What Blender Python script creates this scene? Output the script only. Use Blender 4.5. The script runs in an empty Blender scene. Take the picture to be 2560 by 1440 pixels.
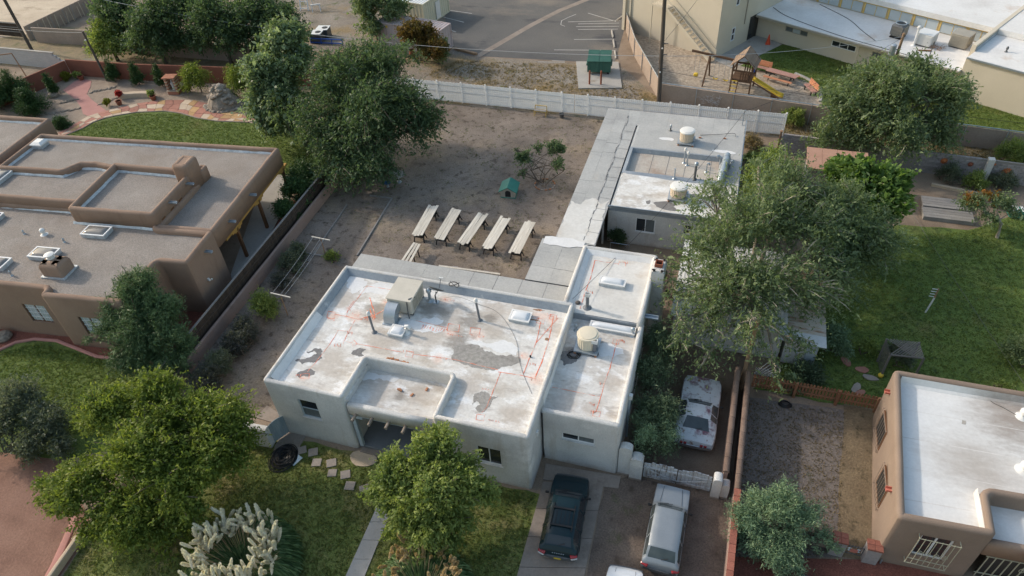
import bpy, math, random
import numpy as np
from mathutils import Matrix, Vector

# ------------------------------------------------------------------ camera, sky, sun, exposure
scene = bpy.context.scene
C = scene.collection
H_CAM = 32.0
FPX = 1770.0
_h, _p, _r = math.radians(-19.54), math.radians(42.0), math.radians(-3.98)
_f = np.array([math.sin(_h)*math.cos(_p), math.cos(_h)*math.cos(_p), -math.sin(_p)])
_ri = np.array([math.cos(_h), -math.sin(_h), 0.0])
_u = np.cross(_ri, _f)
RIGHT = _ri*math.cos(_r) + _u*math.sin(_r)
UP = -_ri*math.sin(_r) + _u*math.cos(_r)
FWD = _f
cam_d = bpy.data.cameras.new('camera'); cam = bpy.data.objects.new('camera', cam_d); C.objects.link(cam)
cam_d.sensor_width = 36.0; cam_d.lens = 36.0*FPX/2560.0; cam_d.clip_start = 0.5; cam_d.clip_end = 1500.0
M4 = Matrix.Identity(4)
for i in range(3):
    M4[i][0] = RIGHT[i]; M4[i][1] = UP[i]; M4[i][2] = -FWD[i]
M4[0][3], M4[1][3], M4[2][3] = 0.0, 0.0, H_CAM
cam.matrix_world = M4
scene.camera = cam

SUN_EL = math.radians(29.0)
SHADOW_AZ = math.radians(-9.0)       # shadows run along +X, a little towards -Y
world = bpy.data.worlds.new('World'); scene.world = world; world.use_nodes = True
wn = world.node_tree.nodes; wl = world.node_tree.links
sky = wn.new('ShaderNodeTexSky'); sky.sky_type = 'NISHITA'; sky.sun_disc = False
sky.sun_elevation = SUN_EL
# direction towards the sun
sd = Vector((-math.cos(SHADOW_AZ)*math.cos(SUN_EL), -math.sin(SHADOW_AZ)*math.cos(SUN_EL), math.sin(SUN_EL)))
sky.sun_rotation = math.atan2(sd.x, sd.y)
sky.air_density = 1.8; sky.dust_density = 3.0; sky.ozone_density = 1.8
wn['Background'].inputs['Strength'].default_value = 0.15
wl.new(sky.outputs[0], wn['Background'].inputs['Color'])
sun_d = bpy.data.lights.new('sun', 'SUN'); sun = bpy.data.objects.new('sun', sun_d); C.objects.link(sun)
sun_d.energy = 2.0; sun_d.angle = math.radians(2.2); sun_d.color = (1.0, 0.90, 0.78)
sun.rotation_euler = (-sd).to_track_quat('-Z', 'Y').to_euler(); sun.location = (-60, 20, 60)
vs = scene.view_settings
vs.view_transform = 'Standard'; vs.look = 'None'; vs.exposure = 0.46; vs.gamma = 1.0; vs.use_curve_mapping = False

# ------------------------------------------------------------------ survey helper: a ray of the photograph met with the plane z
def G(px, py, z=0.0):
    d = RIGHT*((px-1280.0)/FPX) + UP*(-(py-720.0)/FPX) + FWD
    t = (z-H_CAM)/d[2]
    return (float(d[0]*t), float(d[1]*t), z)
def G2(px, py, z=0.0): return G(px, py, z)[:2]

# ------------------------------------------------------------------ materials
MATS = {}
def _new(name):
    m = bpy.data.materials.new(name); m.use_nodes = True
    nt = m.node_tree; b = nt.nodes['Principled BSDF']
    MATS[name] = m
    return m, nt, b
def _pos(nt, stretch=(1,1,1)):
    g = nt.nodes.new('ShaderNodeNewGeometry')
    mp = nt.nodes.new('ShaderNodeMapping'); mp.inputs['Scale'].default_value = stretch
    nt.links.new(g.outputs['Position'], mp.inputs['Vector'])
    return mp.outputs[0]
def _noise(nt, vec, scale, detail=6, rough=.6, dist=0.0):
    n = nt.nodes.new('ShaderNodeTexNoise'); n.inputs['Scale'].default_value = scale
    n.inputs['Detail'].default_value = detail; n.inputs['Roughness'].default_value = rough
    n.inputs['Distortion'].default_value = dist
    nt.links.new(vec, n.inputs['Vector']); return n.outputs['Fac']
def _range(nt, v, a, b, c=0.0, d=1.0):
    n = nt.nodes.new('ShaderNodeMapRange'); n.inputs[1].default_value = a; n.inputs[2].default_value = b
    n.inputs[3].default_value = c; n.inputs[4].default_value = d
    nt.links.new(v, n.inputs[0]); return n.outputs[0]
def _scalecol(nt, col, val):
    n = nt.nodes.new('ShaderNodeVectorMath'); n.operation = 'SCALE'
    nt.links.new(col, n.inputs[0]); nt.links.new(val, n.inputs['Scale']); return n.outputs[0]
def _mixcol(nt, fac, a, b):
    n = nt.nodes.new('ShaderNodeMix'); n.data_type = 'RGBA'
    nt.links.new(fac, n.inputs[0])
    for s, v in ((6, a), (7, b)):
        if isinstance(v, tuple): n.inputs[s].default_value = (*v, 1)
        else: nt.links.new(v, n.inputs[s])
    return n.outputs[2]
def pm(name, cols, scale=1.0, rough=.9, bump=.15, bscale=25, grain=.12, gscale=18, stretch=(1,1,1), stops=None,
       metal=0, rnd=0, spec=.3, layers=(), detail=6, coat=0, lo=.3, hi=.7, splash=None, spots=()):
    """layered noise colour in world space; layers = (colour, noise scale, from, to, stretch)"""
    m, nt, b = _new(name)
    vec = _pos(nt, stretch)
    col = None
    if len(cols) == 1:
        r = nt.nodes.new('ShaderNodeRGB'); r.outputs[0].default_value = (*cols[0], 1); col = r.outputs[0]
    else:
        f = _noise(nt, vec, scale, detail)
        f = _range(nt, f, lo, hi)
        cr = nt.nodes.new('ShaderNodeValToRGB')
        el = cr.color_ramp.elements
        k = len(cols)
        st = stops or [i/(k-1) for i in range(k)]
        while len(el) < k: el.new(.5)
        for e, s, c in zip(el, st, cols): e.position = s; e.color = (*c, 1)
        nt.links.new(f, cr.inputs[0]); col = cr.outputs[0]
    for L in layers:
        lc, ls, a, bb = L[:4]; stv = L[4] if len(L) > 4 else (1,1,1)
        v2 = _pos(nt, stv)
        mk = _range(nt, _noise(nt, v2, ls, 7, .65), a, bb)
        col = _mixcol(nt, mk, col, lc)
    if splash:      # dirt thrown up the foot of a wall by rain
        sc_, hgt_ = splash; sx = nt.nodes.new('ShaderNodeSeparateXYZ'); nt.links.new(_pos(nt), sx.inputs[0])
        ad = nt.nodes.new('ShaderNodeMath'); ad.operation = 'MULTIPLY_ADD'; ad.inputs[1].default_value = hgt_*1.6; nt.links.new(_noise(nt, _pos(nt,(1,1,.3)), 1.6, 6), ad.inputs[0]); ad.inputs[2].default_value = -hgt_*.35
        sb = nt.nodes.new('ShaderNodeMath'); sb.operation = 'SUBTRACT'; nt.links.new(ad.outputs[0], sb.inputs[0]); nt.links.new(sx.outputs[2], sb.inputs[1])
        col = _mixcol(nt, _range(nt, sb.outputs[0], -.1*hgt_, .7*hgt_, 0, .75), col, sc_)
    if spots:       # single stains, grouped by colour: the nearest stain's distance, roughened by noise
        ps = _pos(nt, (1,1,0)); nz = _noise(nt, _pos(nt,(1,2.2,1)), .8, 9, .72)
        for sc_ in sorted(set(q[3] for q in spots))[::-1]:
            cur = None; sf_ = max(q[4] for q in spots if q[3] == sc_)
            for (cx_, cy_, r_, c_, k_) in spots:
                if c_ != sc_: continue
                d = nt.nodes.new('ShaderNodeVectorMath'); d.operation = 'DISTANCE'; nt.links.new(ps, d.inputs[0]); d.inputs[1].default_value = (cx_, cy_, 0)
                v = nt.nodes.new('ShaderNodeMath'); v.operation = 'MULTIPLY'; v.inputs[1].default_value = 1/r_; nt.links.new(d.outputs['Value'], v.inputs[0]); v = v.outputs[0]
                if cur is not None:
                    mn = nt.nodes.new('ShaderNodeMath'); mn.operation = 'MINIMUM'; nt.links.new(cur, mn.inputs[0]); nt.links.new(v, mn.inputs[1]); v = mn.outputs[0]
                cur = v
            ad = nt.nodes.new('ShaderNodeMath'); ad.operation = 'MULTIPLY_ADD'; ad.inputs[1].default_value = 2.6; nt.links.new(nz, ad.inputs[0]); nt.links.new(cur, ad.inputs[2])
            col = _mixcol(nt, _range(nt, ad.outputs[0], 2.35+sf_, 1.75-sf_*.4, 0, .8), col, sc_)
    if grain:
        g = _noise(nt, _pos(nt), gscale, 3, .7)
        col = _scalecol(nt, col, _range(nt, g, .3, .7, 1-grain, 1+grain))
    if rnd:
        oi = nt.nodes.new('ShaderNodeObjectInfo')
        col = _scalecol(nt, col, _range(nt, oi.outputs['Random'], 0, 1, 1-rnd, 1+rnd))
    nt.links.new(col, b.inputs['Base Color'])
    b.inputs['Roughness'].default_value = rough; b.inputs['Metallic'].default_value = metal
    b.inputs['Specular IOR Level'].default_value = spec
    if coat: b.inputs['Coat Weight'].default_value = coat; b.inputs['Coat Roughness'].default_value = .06
    if bump:
        bp = nt.nodes.new('ShaderNodeBump'); bp.inputs['Strength'].default_value = min(1, bump); bp.inputs['Distance'].default_value = .05
        nt.links.new(_noise(nt, _pos(nt), bscale, 4, .6), bp.inputs['Height'])
        nt.links.new(bp.outputs[0], b.inputs['Normal'])
    return m
def leafmat(name, cols, trans=.42, rough=.5):
    m, nt, b = _new(name)
    at = nt.nodes.new('ShaderNodeAttribute'); at.attribute_name = 'v'
    cr = nt.nodes.new('ShaderNodeValToRGB'); el = cr.color_ramp.elements
    while len(el) < len(cols): el.new(.5)
    for i, c in enumerate(cols): el[i].position = i/(len(cols)-1); el[i].color = (*c, 1)
    nt.links.new(at.outputs['Fac'], cr.inputs[0])
    nt.links.new(cr.outputs[0], b.inputs['Base Color'])
    b.inputs['Roughness'].default_value = rough; b.inputs['Specular IOR Level'].default_value = .25
    tr = nt.nodes.new('ShaderNodeBsdfTranslucent'); mx = nt.nodes.new('ShaderNodeMixShader'); mx.inputs[0].default_value = trans
    sc = nt.nodes.new('ShaderNodeVectorMath'); sc.operation = 'MULTIPLY'; sc.inputs[1].default_value = (1.2, 1.25, .7)
    nt.links.new(cr.outputs[0], sc.inputs[0]); nt.links.new(sc.outputs[0], tr.inputs['Color'])
    nt.links.new(b.outputs[0], mx.inputs[1]); nt.links.new(tr.outputs[0], mx.inputs[2])
    nt.links.new(mx.outputs[0], nt.nodes['Material Output'].inputs['Surface'])
    return m

# ------------------------------------------------------------------ mesh collector
class MB:
    def __init__(s): s.v = []; s.f = []; s.m = None
    def add(s, v, f):
        o = len(s.v); s.v.extend([tuple(map(float, p)) for p in v]); s.f.extend([tuple(i+o for i in q) for q in f]); return s
    def box(s, x0, x1, y0, y1, z0, z1):
        v = [(x0,y0,z0),(x1,y0,z0),(x1,y1,z0),(x0,y1,z0),(x0,y0,z1),(x1,y0,z1),(x1,y1,z1),(x0,y1,z1)]
        return s.add(v, [(0,3,2,1),(4,5,6,7),(0,1,5,4),(1,2,6,5),(2,3,7,6),(3,0,4,7)])
    def obox(s, c, sx, sy, sz, rot=0.0, tilt=None):
        """box centred in x,y on c, standing on c.z, turned by rot"""
        m = Matrix.Translation(c) @ Matrix.Rotation(rot, 4, 'Z')
        if tilt: m = m @ tilt
        v = [m @ Vector((x*sx/2, y*sy/2, z*sz)) for z in (0,1) for x,y in ((-1,-1),(1,-1),(1,1),(-1,1))]
        return s.add(v, [(0,3,2,1),(4,5,6,7),(0,1,5,4),(1,2,6,5),(2,3,7,6),(3,0,4,7)])
    def bbox(s, c, sx, sy, sz, rot=0.0, b=.02):
        """box with chamfered edges"""
        pts = []
        for z, k in ((0,1),(b,0),(sz-b,0),(sz,1)):
            ax, ay = sx/2-(b if k else 0), sy/2-(b if k else 0)
            pts.append([(-ax+b,-ay),(ax-b,-ay),(ax,-ay+b),(ax,ay-b),(ax-b,ay),(-ax+b,ay),(-ax,ay-b),(-ax,-ay+b)])
        m = Matrix.Translation(c) @ Matrix.Rotation(rot, 4, 'Z')
        v = []
        for (z, ring) in zip((0,b,sz-b,sz), pts):
            v += [m @ Vector((x,y,z)) for x,y in ring]
        f = [tuple(range(7,-1,-1)), tuple(range(24,32))]
        for i in range(3):
            for j in range(8): f.append((i*8+j, i*8+(j+1)%8, (i+1)*8+(j+1)%8, (i+1)*8+j))
        return s.add(v, f)
    def prism(s, poly, z0, z1):
        n = len(poly)
        a = sum(poly[i][0]*poly[(i+1)%n][1]-poly[(i+1)%n][0]*poly[i][1] for i in range(n))
        if a < 0: poly = poly[::-1]
        v = [(x,y,z0) for x,y in poly]+[(x,y,z1) for x,y in poly]
        f = [tuple(range(n-1,-1,-1)), tuple(range(n,2*n))]+[(i,(i+1)%n,n+(i+1)%n,n+i) for i in range(n)]
        return s.add(v, f)
    def sheet(s, poly, z):
        n = len(poly)
        a = sum(poly[i][0]*poly[(i+1)%n][1]-poly[(i+1)%n][0]*poly[i][1] for i in range(n))
        if a < 0: poly = poly[::-1]
        return s.add([(p[0],p[1],z) for p in poly], [tuple(range(n))])
    def cyl(s, c, r0, r1, h, n=16, cap=True):
        v = [(c[0]+r0*math.cos(2*math.pi*i/n), c[1]+r0*math.sin(2*math.pi*i/n), c[2]) for i in range(n)]
        v += [(c[0]+r1*math.cos(2*math.pi*i/n), c[1]+r1*math.sin(2*math.pi*i/n), c[2]+h) for i in range(n)]
        f = [(i,(i+1)%n,n+(i+1)%n,n+i) for i in range(n)]
        if cap: f += [tuple(range(n-1,-1,-1)), tuple(range(n,2*n))]
        return s.add(v, f)
    def lathe(s, c, prof, n=20):
        v = []; f = []
        for r, z in prof:
            v += [(c[0]+r*math.cos(2*math.pi*i/n), c[1]+r*math.sin(2*math.pi*i/n), c[2]+z) for i in range(n)]
        for k in range(len(prof)-1):
            f += [(k*n+i, k*n+(i+1)%n, (k+1)*n+(i+1)%n, (k+1)*n+i) for i in range(n)]
        f.append(tuple(range(n-1,-1,-1))); f.append(tuple(range((len(prof)-1)*n, len(prof)*n)))
        return s.add(v, f)
    def tube(s, pts, rad, n=6, cap=True):
        pts = [Vector(p) for p in pts]
        if not isinstance(rad, (list, tuple)): rad = [rad]*len(pts)
        v = []; f = []
        for i, p in enumerate(pts):
            d = (pts[min(i+1, len(pts)-1)]-pts[max(i-1, 0)])
            if d.length < 1e-6: d = Vector((0,0,1))
            d.normalize()
            a = Vector((0,0,1)) if abs(d.z) < .9 else Vector((1,0,0))
            e1 = d.cross(a).normalized(); e2 = d.cross(e1)
            for k in range(n):
                t = 2*math.pi*k/n
                v.append(p+(e1*math.cos(t)+e2*math.sin(t))*rad[i])
        for i in range(len(pts)-1):
            f += [(i*n+k, (i+1)*n+k, (i+1)*n+(k+1)%n, i*n+(k+1)%n) for k in range(n)]
        if cap: f += [tuple(range(n)), tuple(range(len(pts)*n-1, (len(pts)-1)*n-1, -1))]
        return s.add(v, f)
    def bar(s, a, b, w, h):
        """square bar from a to b"""
        a = Vector(a); b = Vector(b); d = (b-a).normalized()
        up = Vector((0,0,1)) if abs(d.z) < .95 else Vector((0,1,0))
        e1 = d.cross(up).normalized()*w/2; e2 = e1.cross(d).normalized()*h/2
        v = [p+q for p in (a, b) for q in (-e1-e2, e1-e2, e1+e2, -e1+e2)]
        return s.add(v, [(0,1,2,3),(7,6,5,4),(0,4,5,1),(1,5,6,2),(2,6,7,3),(3,7,4,0)])
    def ball(s, c, r, nu=10, nv=6, sz=1.0):
        prof = [(max(1e-3, r*math.sin(math.pi*k/nv)), -r*sz*math.cos(math.pi*k/nv)) for k in range(nv+1)]
        return s.lathe(c, prof, nu)

XF = {}   # inverse world matrix of each thing, so that parts can be written in world coordinates
def mesh(name, mb):
    me = bpy.data.meshes.new(name); me.from_pydata(mb.v, [], mb.f); me.update(); return me
def obj(name, mb, mat, parent=None, world=True, smooth=False):
    if parent is not None and world:
        inv = XF[parent.name]
        mb.v = [tuple(inv @ Vector(p)) for p in mb.v]
    me = mesh(name, mb); me.materials.append(MATS[mat] if isinstance(mat, str) else mat)
    if smooth:
        me.polygons.foreach_set('use_smooth', [True]*len(me.polygons))
        if smooth != 'all' and hasattr(me, 'set_sharp_from_angle'): me.set_sharp_from_angle(angle=math.radians(40))
    o = bpy.data.objects.new(name, me); C.objects.link(o)
    if parent is not None:
        o.parent = parent
        XF[o.name] = XF[parent.name]
    return o
def thing(name, label, cat, loc=(0,0,0), rotz=0.0, group=None):
    o = bpy.data.objects.new(name, None); C.objects.link(o); o.empty_display_size = .3
    o.location = loc; o.rotation_euler = (0,0,rotz); tag(o, label, cat, group)
    XF[o.name] = (Matrix.Translation(loc) @ Matrix.Rotation(rotz, 4, 'Z')).inverted()
    return o
def tag(o, label, cat, group=None):
    o['label'] = label; o['category'] = cat
    if group: o['group'] = group
    return o
def struct(name, mb, mat, smooth=False):
    o = obj(name, mb, mat, smooth=smooth); o['kind'] = 'structure'; return o
def link_copy(src, parent, loc=(0,0,0), rot=(0,0,0), scale=(1,1,1)):
    c = src.copy(); C.objects.link(c); c.parent = parent; c.location = loc; c.rotation_euler = rot; c.scale = scale
    if parent: XF[c.name] = XF[parent.name]
    return c
def dup(root, loc, rotz, label=None):
    r = root.copy(); C.objects.link(r); r.location = loc; r.rotation_euler = (0,0,rotz)
    if label: r['label'] = label
    for ch in list(root.children):
        c = ch.copy(); C.objects.link(c); c.parent = r
        for g in ch.children:
            d = g.copy(); C.objects.link(d); d.parent = c
    return r
def fillet(pts, r, closed=True, seg=4):
    out = []; n = len(pts)
    for i in range(n):
        p = Vector((*pts[i][:2], 0))
        if not closed and i in (0, n-1): out.append(p[:2]); continue
        a = Vector((*pts[i-1][:2], 0)); b = Vector((*pts[(i+1) % n][:2], 0))
        da = (a-p); db = (b-p); rr = min(r, da.length*.45, db.length*.45)
        p0 = p+da.normalized()*rr; p1 = p+db.normalized()*rr
        for k in range(seg+1):
            t = k/seg
            q = p0*(1-t)**2 + p*2*t*(1-t) + p1*t*t
            out.append(q[:2])
    return out
def sweep(mb, pts, prof, closed=True, z=None, jitter=0, seed=1):
    """sweep a closed cross section prof=(offset to the left, z) along a plan polyline with mitred corners"""
    rnd = random.Random(seed); n = len(pts); k = len(prof); rings = []
    for i in range(n):
        p = Vector((*pts[i][:2], 0))
        if closed: a = Vector((*pts[i-1][:2],0)); b = Vector((*pts[(i+1)%n][:2],0))
        else: a = Vector((*pts[max(i-1,0)][:2],0)); b = Vector((*pts[min(i+1,n-1)][:2],0))
        d1 = (p-a); d2 = (b-p)
        if d1.length < 1e-6: d1 = d2
        if d2.length < 1e-6: d2 = d1
        d1 = d1.normalized(); d2 = d2.normalized()
        n1 = Vector((-d1.y, d1.x, 0)); n2 = Vector((-d2.y, d2.x, 0)); m = (n1+n2)
        if m.length < 1e-6: m = n1
        m = m.normalized(); sc = 1/max(.4, m.dot(n1))
        j = rnd.uniform(-jitter, jitter); jz = rnd.uniform(-jitter, jitter)
        rings.append([(p.x+m.x*(o*sc+j), p.y+m.y*(o*sc+j), zz+(jz if zz > prof[0][1]+.01 else 0)) for o, zz in prof])
    v = [q for r in rings for q in r]; f = []
    for i in range(n if closed else n-1):
        i2 = (i+1) % n
        f += [(i*k+q, i*k+(q+1)%k, i2*k+(q+1)%k, i2*k+q) for q in range(k)]
    if not closed: f += [tuple(range(k-1,-1,-1)), tuple(range((n-1)*k, n*k))]
    return mb.add(v, f)
def roundprof(t, z0, z1, r=None, seg=5):
    """wall section with a rounded top, outer face at offset 0, inner at t"""
    r = min(r or t/2, t/2)
    p = [(t, z0), (0, z0)]
    for k in range(seg+1):
        a = math.pi - (math.pi/2)*k/seg
        p.append((r+r*math.cos(a), z1-r+r*math.sin(a)))
    for k in range(seg+1):
        a = math.pi/2 - (math.pi/2)*k/seg
        p.append((t-r+r*math.cos(a), z1-r+r*math.sin(a)))
    return p[::-1]
def subdiv(pts, step=1.2, closed=True):
    out = []; n = len(pts)
    for i in range(n if closed else n-1):
        a = pts[i]; b = pts[(i+1) % n]; L = math.dist(a[:2], b[:2]); m = max(1, int(L/step))
        for k in range(m): out.append((a[0]+(b[0]-a[0])*k/m, a[1]+(b[1]-a[1])*k/m))
    if not closed: out.append(tuple(pts[-1][:2]))
    return out
def adobe_wall(name, pts, t, z0, z1, mat, parent, r=None, fil=.22, closed=True, jitter=.012, seed=1):
    pts = list(pts)
    if closed:
        a = sum(pts[i][0]*pts[(i+1)%len(pts)][1]-pts[(i+1)%len(pts)][0]*pts[i][1] for i in range(len(pts)))
        if a < 0: pts = pts[::-1]
    q = subdiv(fillet(pts, fil, closed), 1.3, closed)
    mb = MB(); sweep(mb, q, roundprof(t, z0, z1, r), closed, jitter=jitter, seed=seed)
    return obj(name, mb, mat, parent, smooth='all')
def cut(o, boxes, parent):
    """cut box-shaped openings (given in world coordinates) out of a wall"""
    mb = MB()
    for b in boxes: mb.box(*b)
    inv = XF[parent.name]; mb.v = [tuple(inv @ Vector(p)) for p in mb.v]
    k = bpy.data.objects.new('cutter', mesh('cutter', mb)); C.objects.link(k); k.parent = parent
    bpy.context.view_layer.update()
    md = o.modifiers.new('b', 'BOOLEAN'); md.operation = 'DIFFERENCE'; md.object = k; md.solver = 'EXACT'
    dg = bpy.context.evaluated_depsgraph_get()
    me = bpy.data.meshes.new_from_object(o.evaluated_get(dg))
    o.modifiers.clear(); o.data = me
    bpy.data.objects.remove(k)
    me.polygons.foreach_set('use_smooth', [True]*len(me.polygons))
    if hasattr(me, 'set_sharp_from_angle'): me.set_sharp_from_angle(angle=math.radians(35))
def ribbon(mb, pts, w, z, seed=0, jit=0.0):
    rnd = random.Random(seed); P = [Vector((p[0], p[1], 0)) for p in pts]; v = []
    for i, p in enumerate(P):
        d = P[min(i+1,len(P)-1)]-P[max(i-1,0)]
        if d.length < 1e-6: d = Vector((1,0,0))
        d.normalize(); n = Vector((-d.y, d.x, 0))*w/2*rnd.uniform(1-jit, 1+jit)
        v += [(p.x+n.x, p.y+n.y, z), (p.x-n.x, p.y-n.y, z)]
    return mb.add(v, [(2*i+1, 2*i+3, 2*i+2, 2*i) for i in range(len(P)-1)])
def blobpoly(cx, cy, rx, ry, seed, n=22, rough=.28, rot=0):
    rnd = random.Random(seed); ph = [rnd.uniform(0, 6.28) for _ in range(5)]; out = []
    for i in range(n):
        a = 2*math.pi*i/n
        r = 1+rough*sum(math.sin((k+2)*a+ph[k])/(k+1.6) for k in range(5))+rnd.uniform(-.05,.05)
        x = rx*r*math.cos(a); y = ry*r*math.sin(a)
        out.append((cx+x*math.cos(rot)-y*math.sin(rot), cy+x*math.sin(rot)+y*math.cos(rot)))
    return out
def fract(pts, seed, iters=5, amp=.2):
    """ragged outline: repeated midpoint displacement"""
    r = random.Random(seed); P = [tuple(p[:2]) for p in pts]
    for it in range(iters):
        Q = []
        for i, a in enumerate(P):
            b = P[(i+1) % len(P)]; dx, dy = b[0]-a[0], b[1]-a[1]; k = r.uniform(-amp, amp)
            Q += [a, ((a[0]+b[0])/2-dy*k, (a[1]+b[1])/2+dx*k)] if math.hypot(dx, dy) > .05 else [a]
        P = Q
    return P
def lerp(a, b, t): return tuple(x+(y-x)*t for x, y in zip(a, b))
# ------------------------------------------------------------------ material library
pm('dirt', [(.17,.125,.09),(.25,.19,.14),(.31,.245,.185)], .35, bump=.5, bscale=12, grain=.2, gscale=14,
   layers=[((.30,.235,.14), .22, .58, .75), ((.07,.085,.035), .9, .66, .76), ((.13,.095,.07), 2.6, .62, .72)])
pm('yard_dirt', [(.14,.115,.097),(.20,.166,.14),(.255,.212,.178)], .28, bump=.6, bscale=10, grain=.26, gscale=9,
   layers=[((.29,.228,.16), .17, .50, .68), ((.085,.066,.052), 1.7, .53, .66), ((.075,.085,.04), .8, .62, .74), ((.13,.10,.08), .5, .56,.72), ((.24,.19,.14), 4.5, .6, .72)])
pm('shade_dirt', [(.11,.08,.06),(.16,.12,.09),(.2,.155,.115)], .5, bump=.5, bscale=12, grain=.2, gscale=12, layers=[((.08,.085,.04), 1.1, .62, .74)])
pm('drive_dirt', [(.105,.078,.062),(.155,.118,.094),(.19,.148,.118)], .55, bump=.9, bscale=11, grain=.34, gscale=12, layers=[((.085,.09,.04), .7, .58, .72), ((.24,.195,.155), 2.2, .64, .72), ((.08,.06,.045), 1.5, .58, .7)])
pm('sand', [(.40,.32,.235),(.50,.41,.31),(.56,.47,.36)], .3, bump=.4, bscale=6, grain=.12, gscale=6, layers=[((.33,.26,.19), .25, .55, .7, (1,3,1))])
pm('weeds', [(.16,.13,.085),(.24,.19,.12),(.12,.12,.05)], .6, bump=.8, bscale=9, grain=.3, gscale=10, layers=[((.30,.23,.13), .35, .5, .68), ((.27,.25,.23), .3, .55, .7)])
pm('gravel_mix', [(.16,.135,.11),(.23,.195,.16),(.29,.255,.215)], .35, bump=1, bscale=7, grain=.42, gscale=7,
   layers=[((.24,.175,.095), .22, .48, .62), ((.10,.11,.05), .5, .56, .68), ((.15,.085,.035), .3, .66, .76)])
pm('play_gravel', [(.30,.245,.19),(.42,.35,.275)], 1.2, bump=1, bscale=3, grain=.42, gscale=3.6)
pm('pea_gravel', [(.25,.19,.145),(.34,.27,.21)], 1.5, bump=.8, bscale=18, grain=.25, gscale=14)
pm('red_gravel', [(.17,.062,.045),(.24,.09,.065)], 2, bump=1, bscale=16, grain=.35, gscale=14)
pm('red_dirt', [(.17,.09,.066),(.235,.13,.095),(.275,.16,.12)], .5, bump=.7, bscale=9, grain=.18, gscale=9, layers=[((.17,.085,.06), .5, .6, .75)])
pm('dead_grass', [(.115,.095,.085),(.17,.145,.13),(.14,.115,.10)], .9, bump=.55, bscale=16, grain=.26, gscale=11, layers=[((.075,.075,.05), .8, .6, .72)])
pm('dead_grass_strip', [(.15,.11,.07),(.21,.16,.10)], .9, bump=1, bscale=10, grain=.28, gscale=9, layers=[((.075,.06,.035), 1.3, .57, .68)])
pm('lawn', [(.085,.115,.028),(.135,.168,.044),(.185,.19,.068)], .5, bump=1, bscale=14, grain=.38, gscale=13, layers=[((.24,.19,.09), .38, .53, .70), ((.045,.07,.018), .45, .57, .72)])
pm('lush_lawn', [(.07,.105,.02),(.095,.14,.026),(.12,.155,.034)], .35, bump=1, bscale=12, grain=.32, gscale=11, layers=[((.16,.145,.05), .28, .55, .75), ((.045,.075,.016), 3.5, .5, .68), ((.15,.15,.055), 5.5, .58, .72)])
pm('dark_lawn', [(.07,.11,.025),(.105,.155,.034),(.145,.18,.045)], .3, bump=1, bscale=10, grain=.36, gscale=10, layers=[((.15,.125,.05), .2, .56, .74), ((.028,.048,.013), 2.2, .5, .68), ((.12,.125,.04), 4.5, .58, .72)])
pm('asphalt', [(.095,.093,.092),(.125,.12,.115),(.15,.142,.132)], .12, bump=.3, bscale=30, grain=.12, gscale=7, layers=[((.21,.18,.15), .06, .53, .66, (1,1.6,1)), ((.075,.075,.08), .1, .58, .66, (1,2.5,1))])
pm('concrete', [(.33,.31,.285),(.42,.395,.36)], .5, bump=.15, grain=.1, gscale=10, layers=[((.25,.20,.15), .6, .58, .75)])
pm('old_concrete', [(.20,.165,.14),(.27,.225,.19),(.31,.265,.23)], .5, bump=.2, grain=.1, gscale=9, layers=[((.15,.11,.085), .5, .56, .72)])
pm('porch_floor', [(.19,.19,.195),(.24,.24,.245)], .8, bump=.1, rough=.7)
pm('grey_slab', [(.33,.32,.31),(.40,.385,.37)], .6, bump=.1, grain=.05)
pm('white_stucco', [(.485,.475,.465),(.575,.565,.55),(.63,.62,.605)], .7, bump=.6, bscale=22, grain=.11, gscale=14, splash=((.36,.295,.235),.5), layers=[((.45,.41,.36), .9, .54, .75, (1.4,1.4,.22)), ((.66,.645,.625), .5, .58, .68)])
pm('wall_cap', [(.62,.61,.58),(.70,.68,.65),(.52,.49,.45)], .9, bump=.4, bscale=14, grain=.1, gscale=10, layers=[((.40,.40,.40), 1.2, .62, .74)])
DKS, TNS = (.25,.225,.20), (.47,.42,.37)
RSPOT = [(*G2(x,y,3.98),r,c) for x,y,r,c in [(940,780,1.1,DKS),(1085,775,1.0,DKS),(1130,792,1.3,TNS),(1235,775,.9,TNS),(1240,815,.8,TNS),(1080,846,1.0,TNS),(1150,856,1.0,DKS),(865,745,1.2,TNS),(900,725,.8,TNS),(830,905,1.2,TNS),(1180,800,.9,DKS),
         (1300,780,.8,TNS),(1290,1035,.8,TNS),(960,850,1.1,TNS),(1180,960,.9,TNS),(1040,840,.8,TNS),(1225,795,.5,DKS)]]
RSPOT += [(*G2(x,y,3.55),r,c) for x,y,r,c in ((1405,1000,1.1,TNS),(1430,880,.7,DKS),(1520,955,.8,TNS),(1480,1020,.7,TNS),(1395,835,.8,TNS))]+[(*G2(x,y,3.5),r,c) for x,y,r,c in ((950,980,1.2,TNS),(1050,985,.7,TNS),(1000,990,.5,DKS))]
RSPOT = [(*q,0) for q in RSPOT]+[(*G2(x,y,3.98),r,(.72,.55,.47),.25) for x,y,r in ((832,790,.35),(890,790,.5),(935,790,.6),(1130,832,.5),(1190,838,.45),(1350,790,.5),(1380,800,.4),(1340,945,.4),(1310,890,.3),(760,940,.35),(1095,895,.35),(1115,750,.4),(965,758,.35))]
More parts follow.
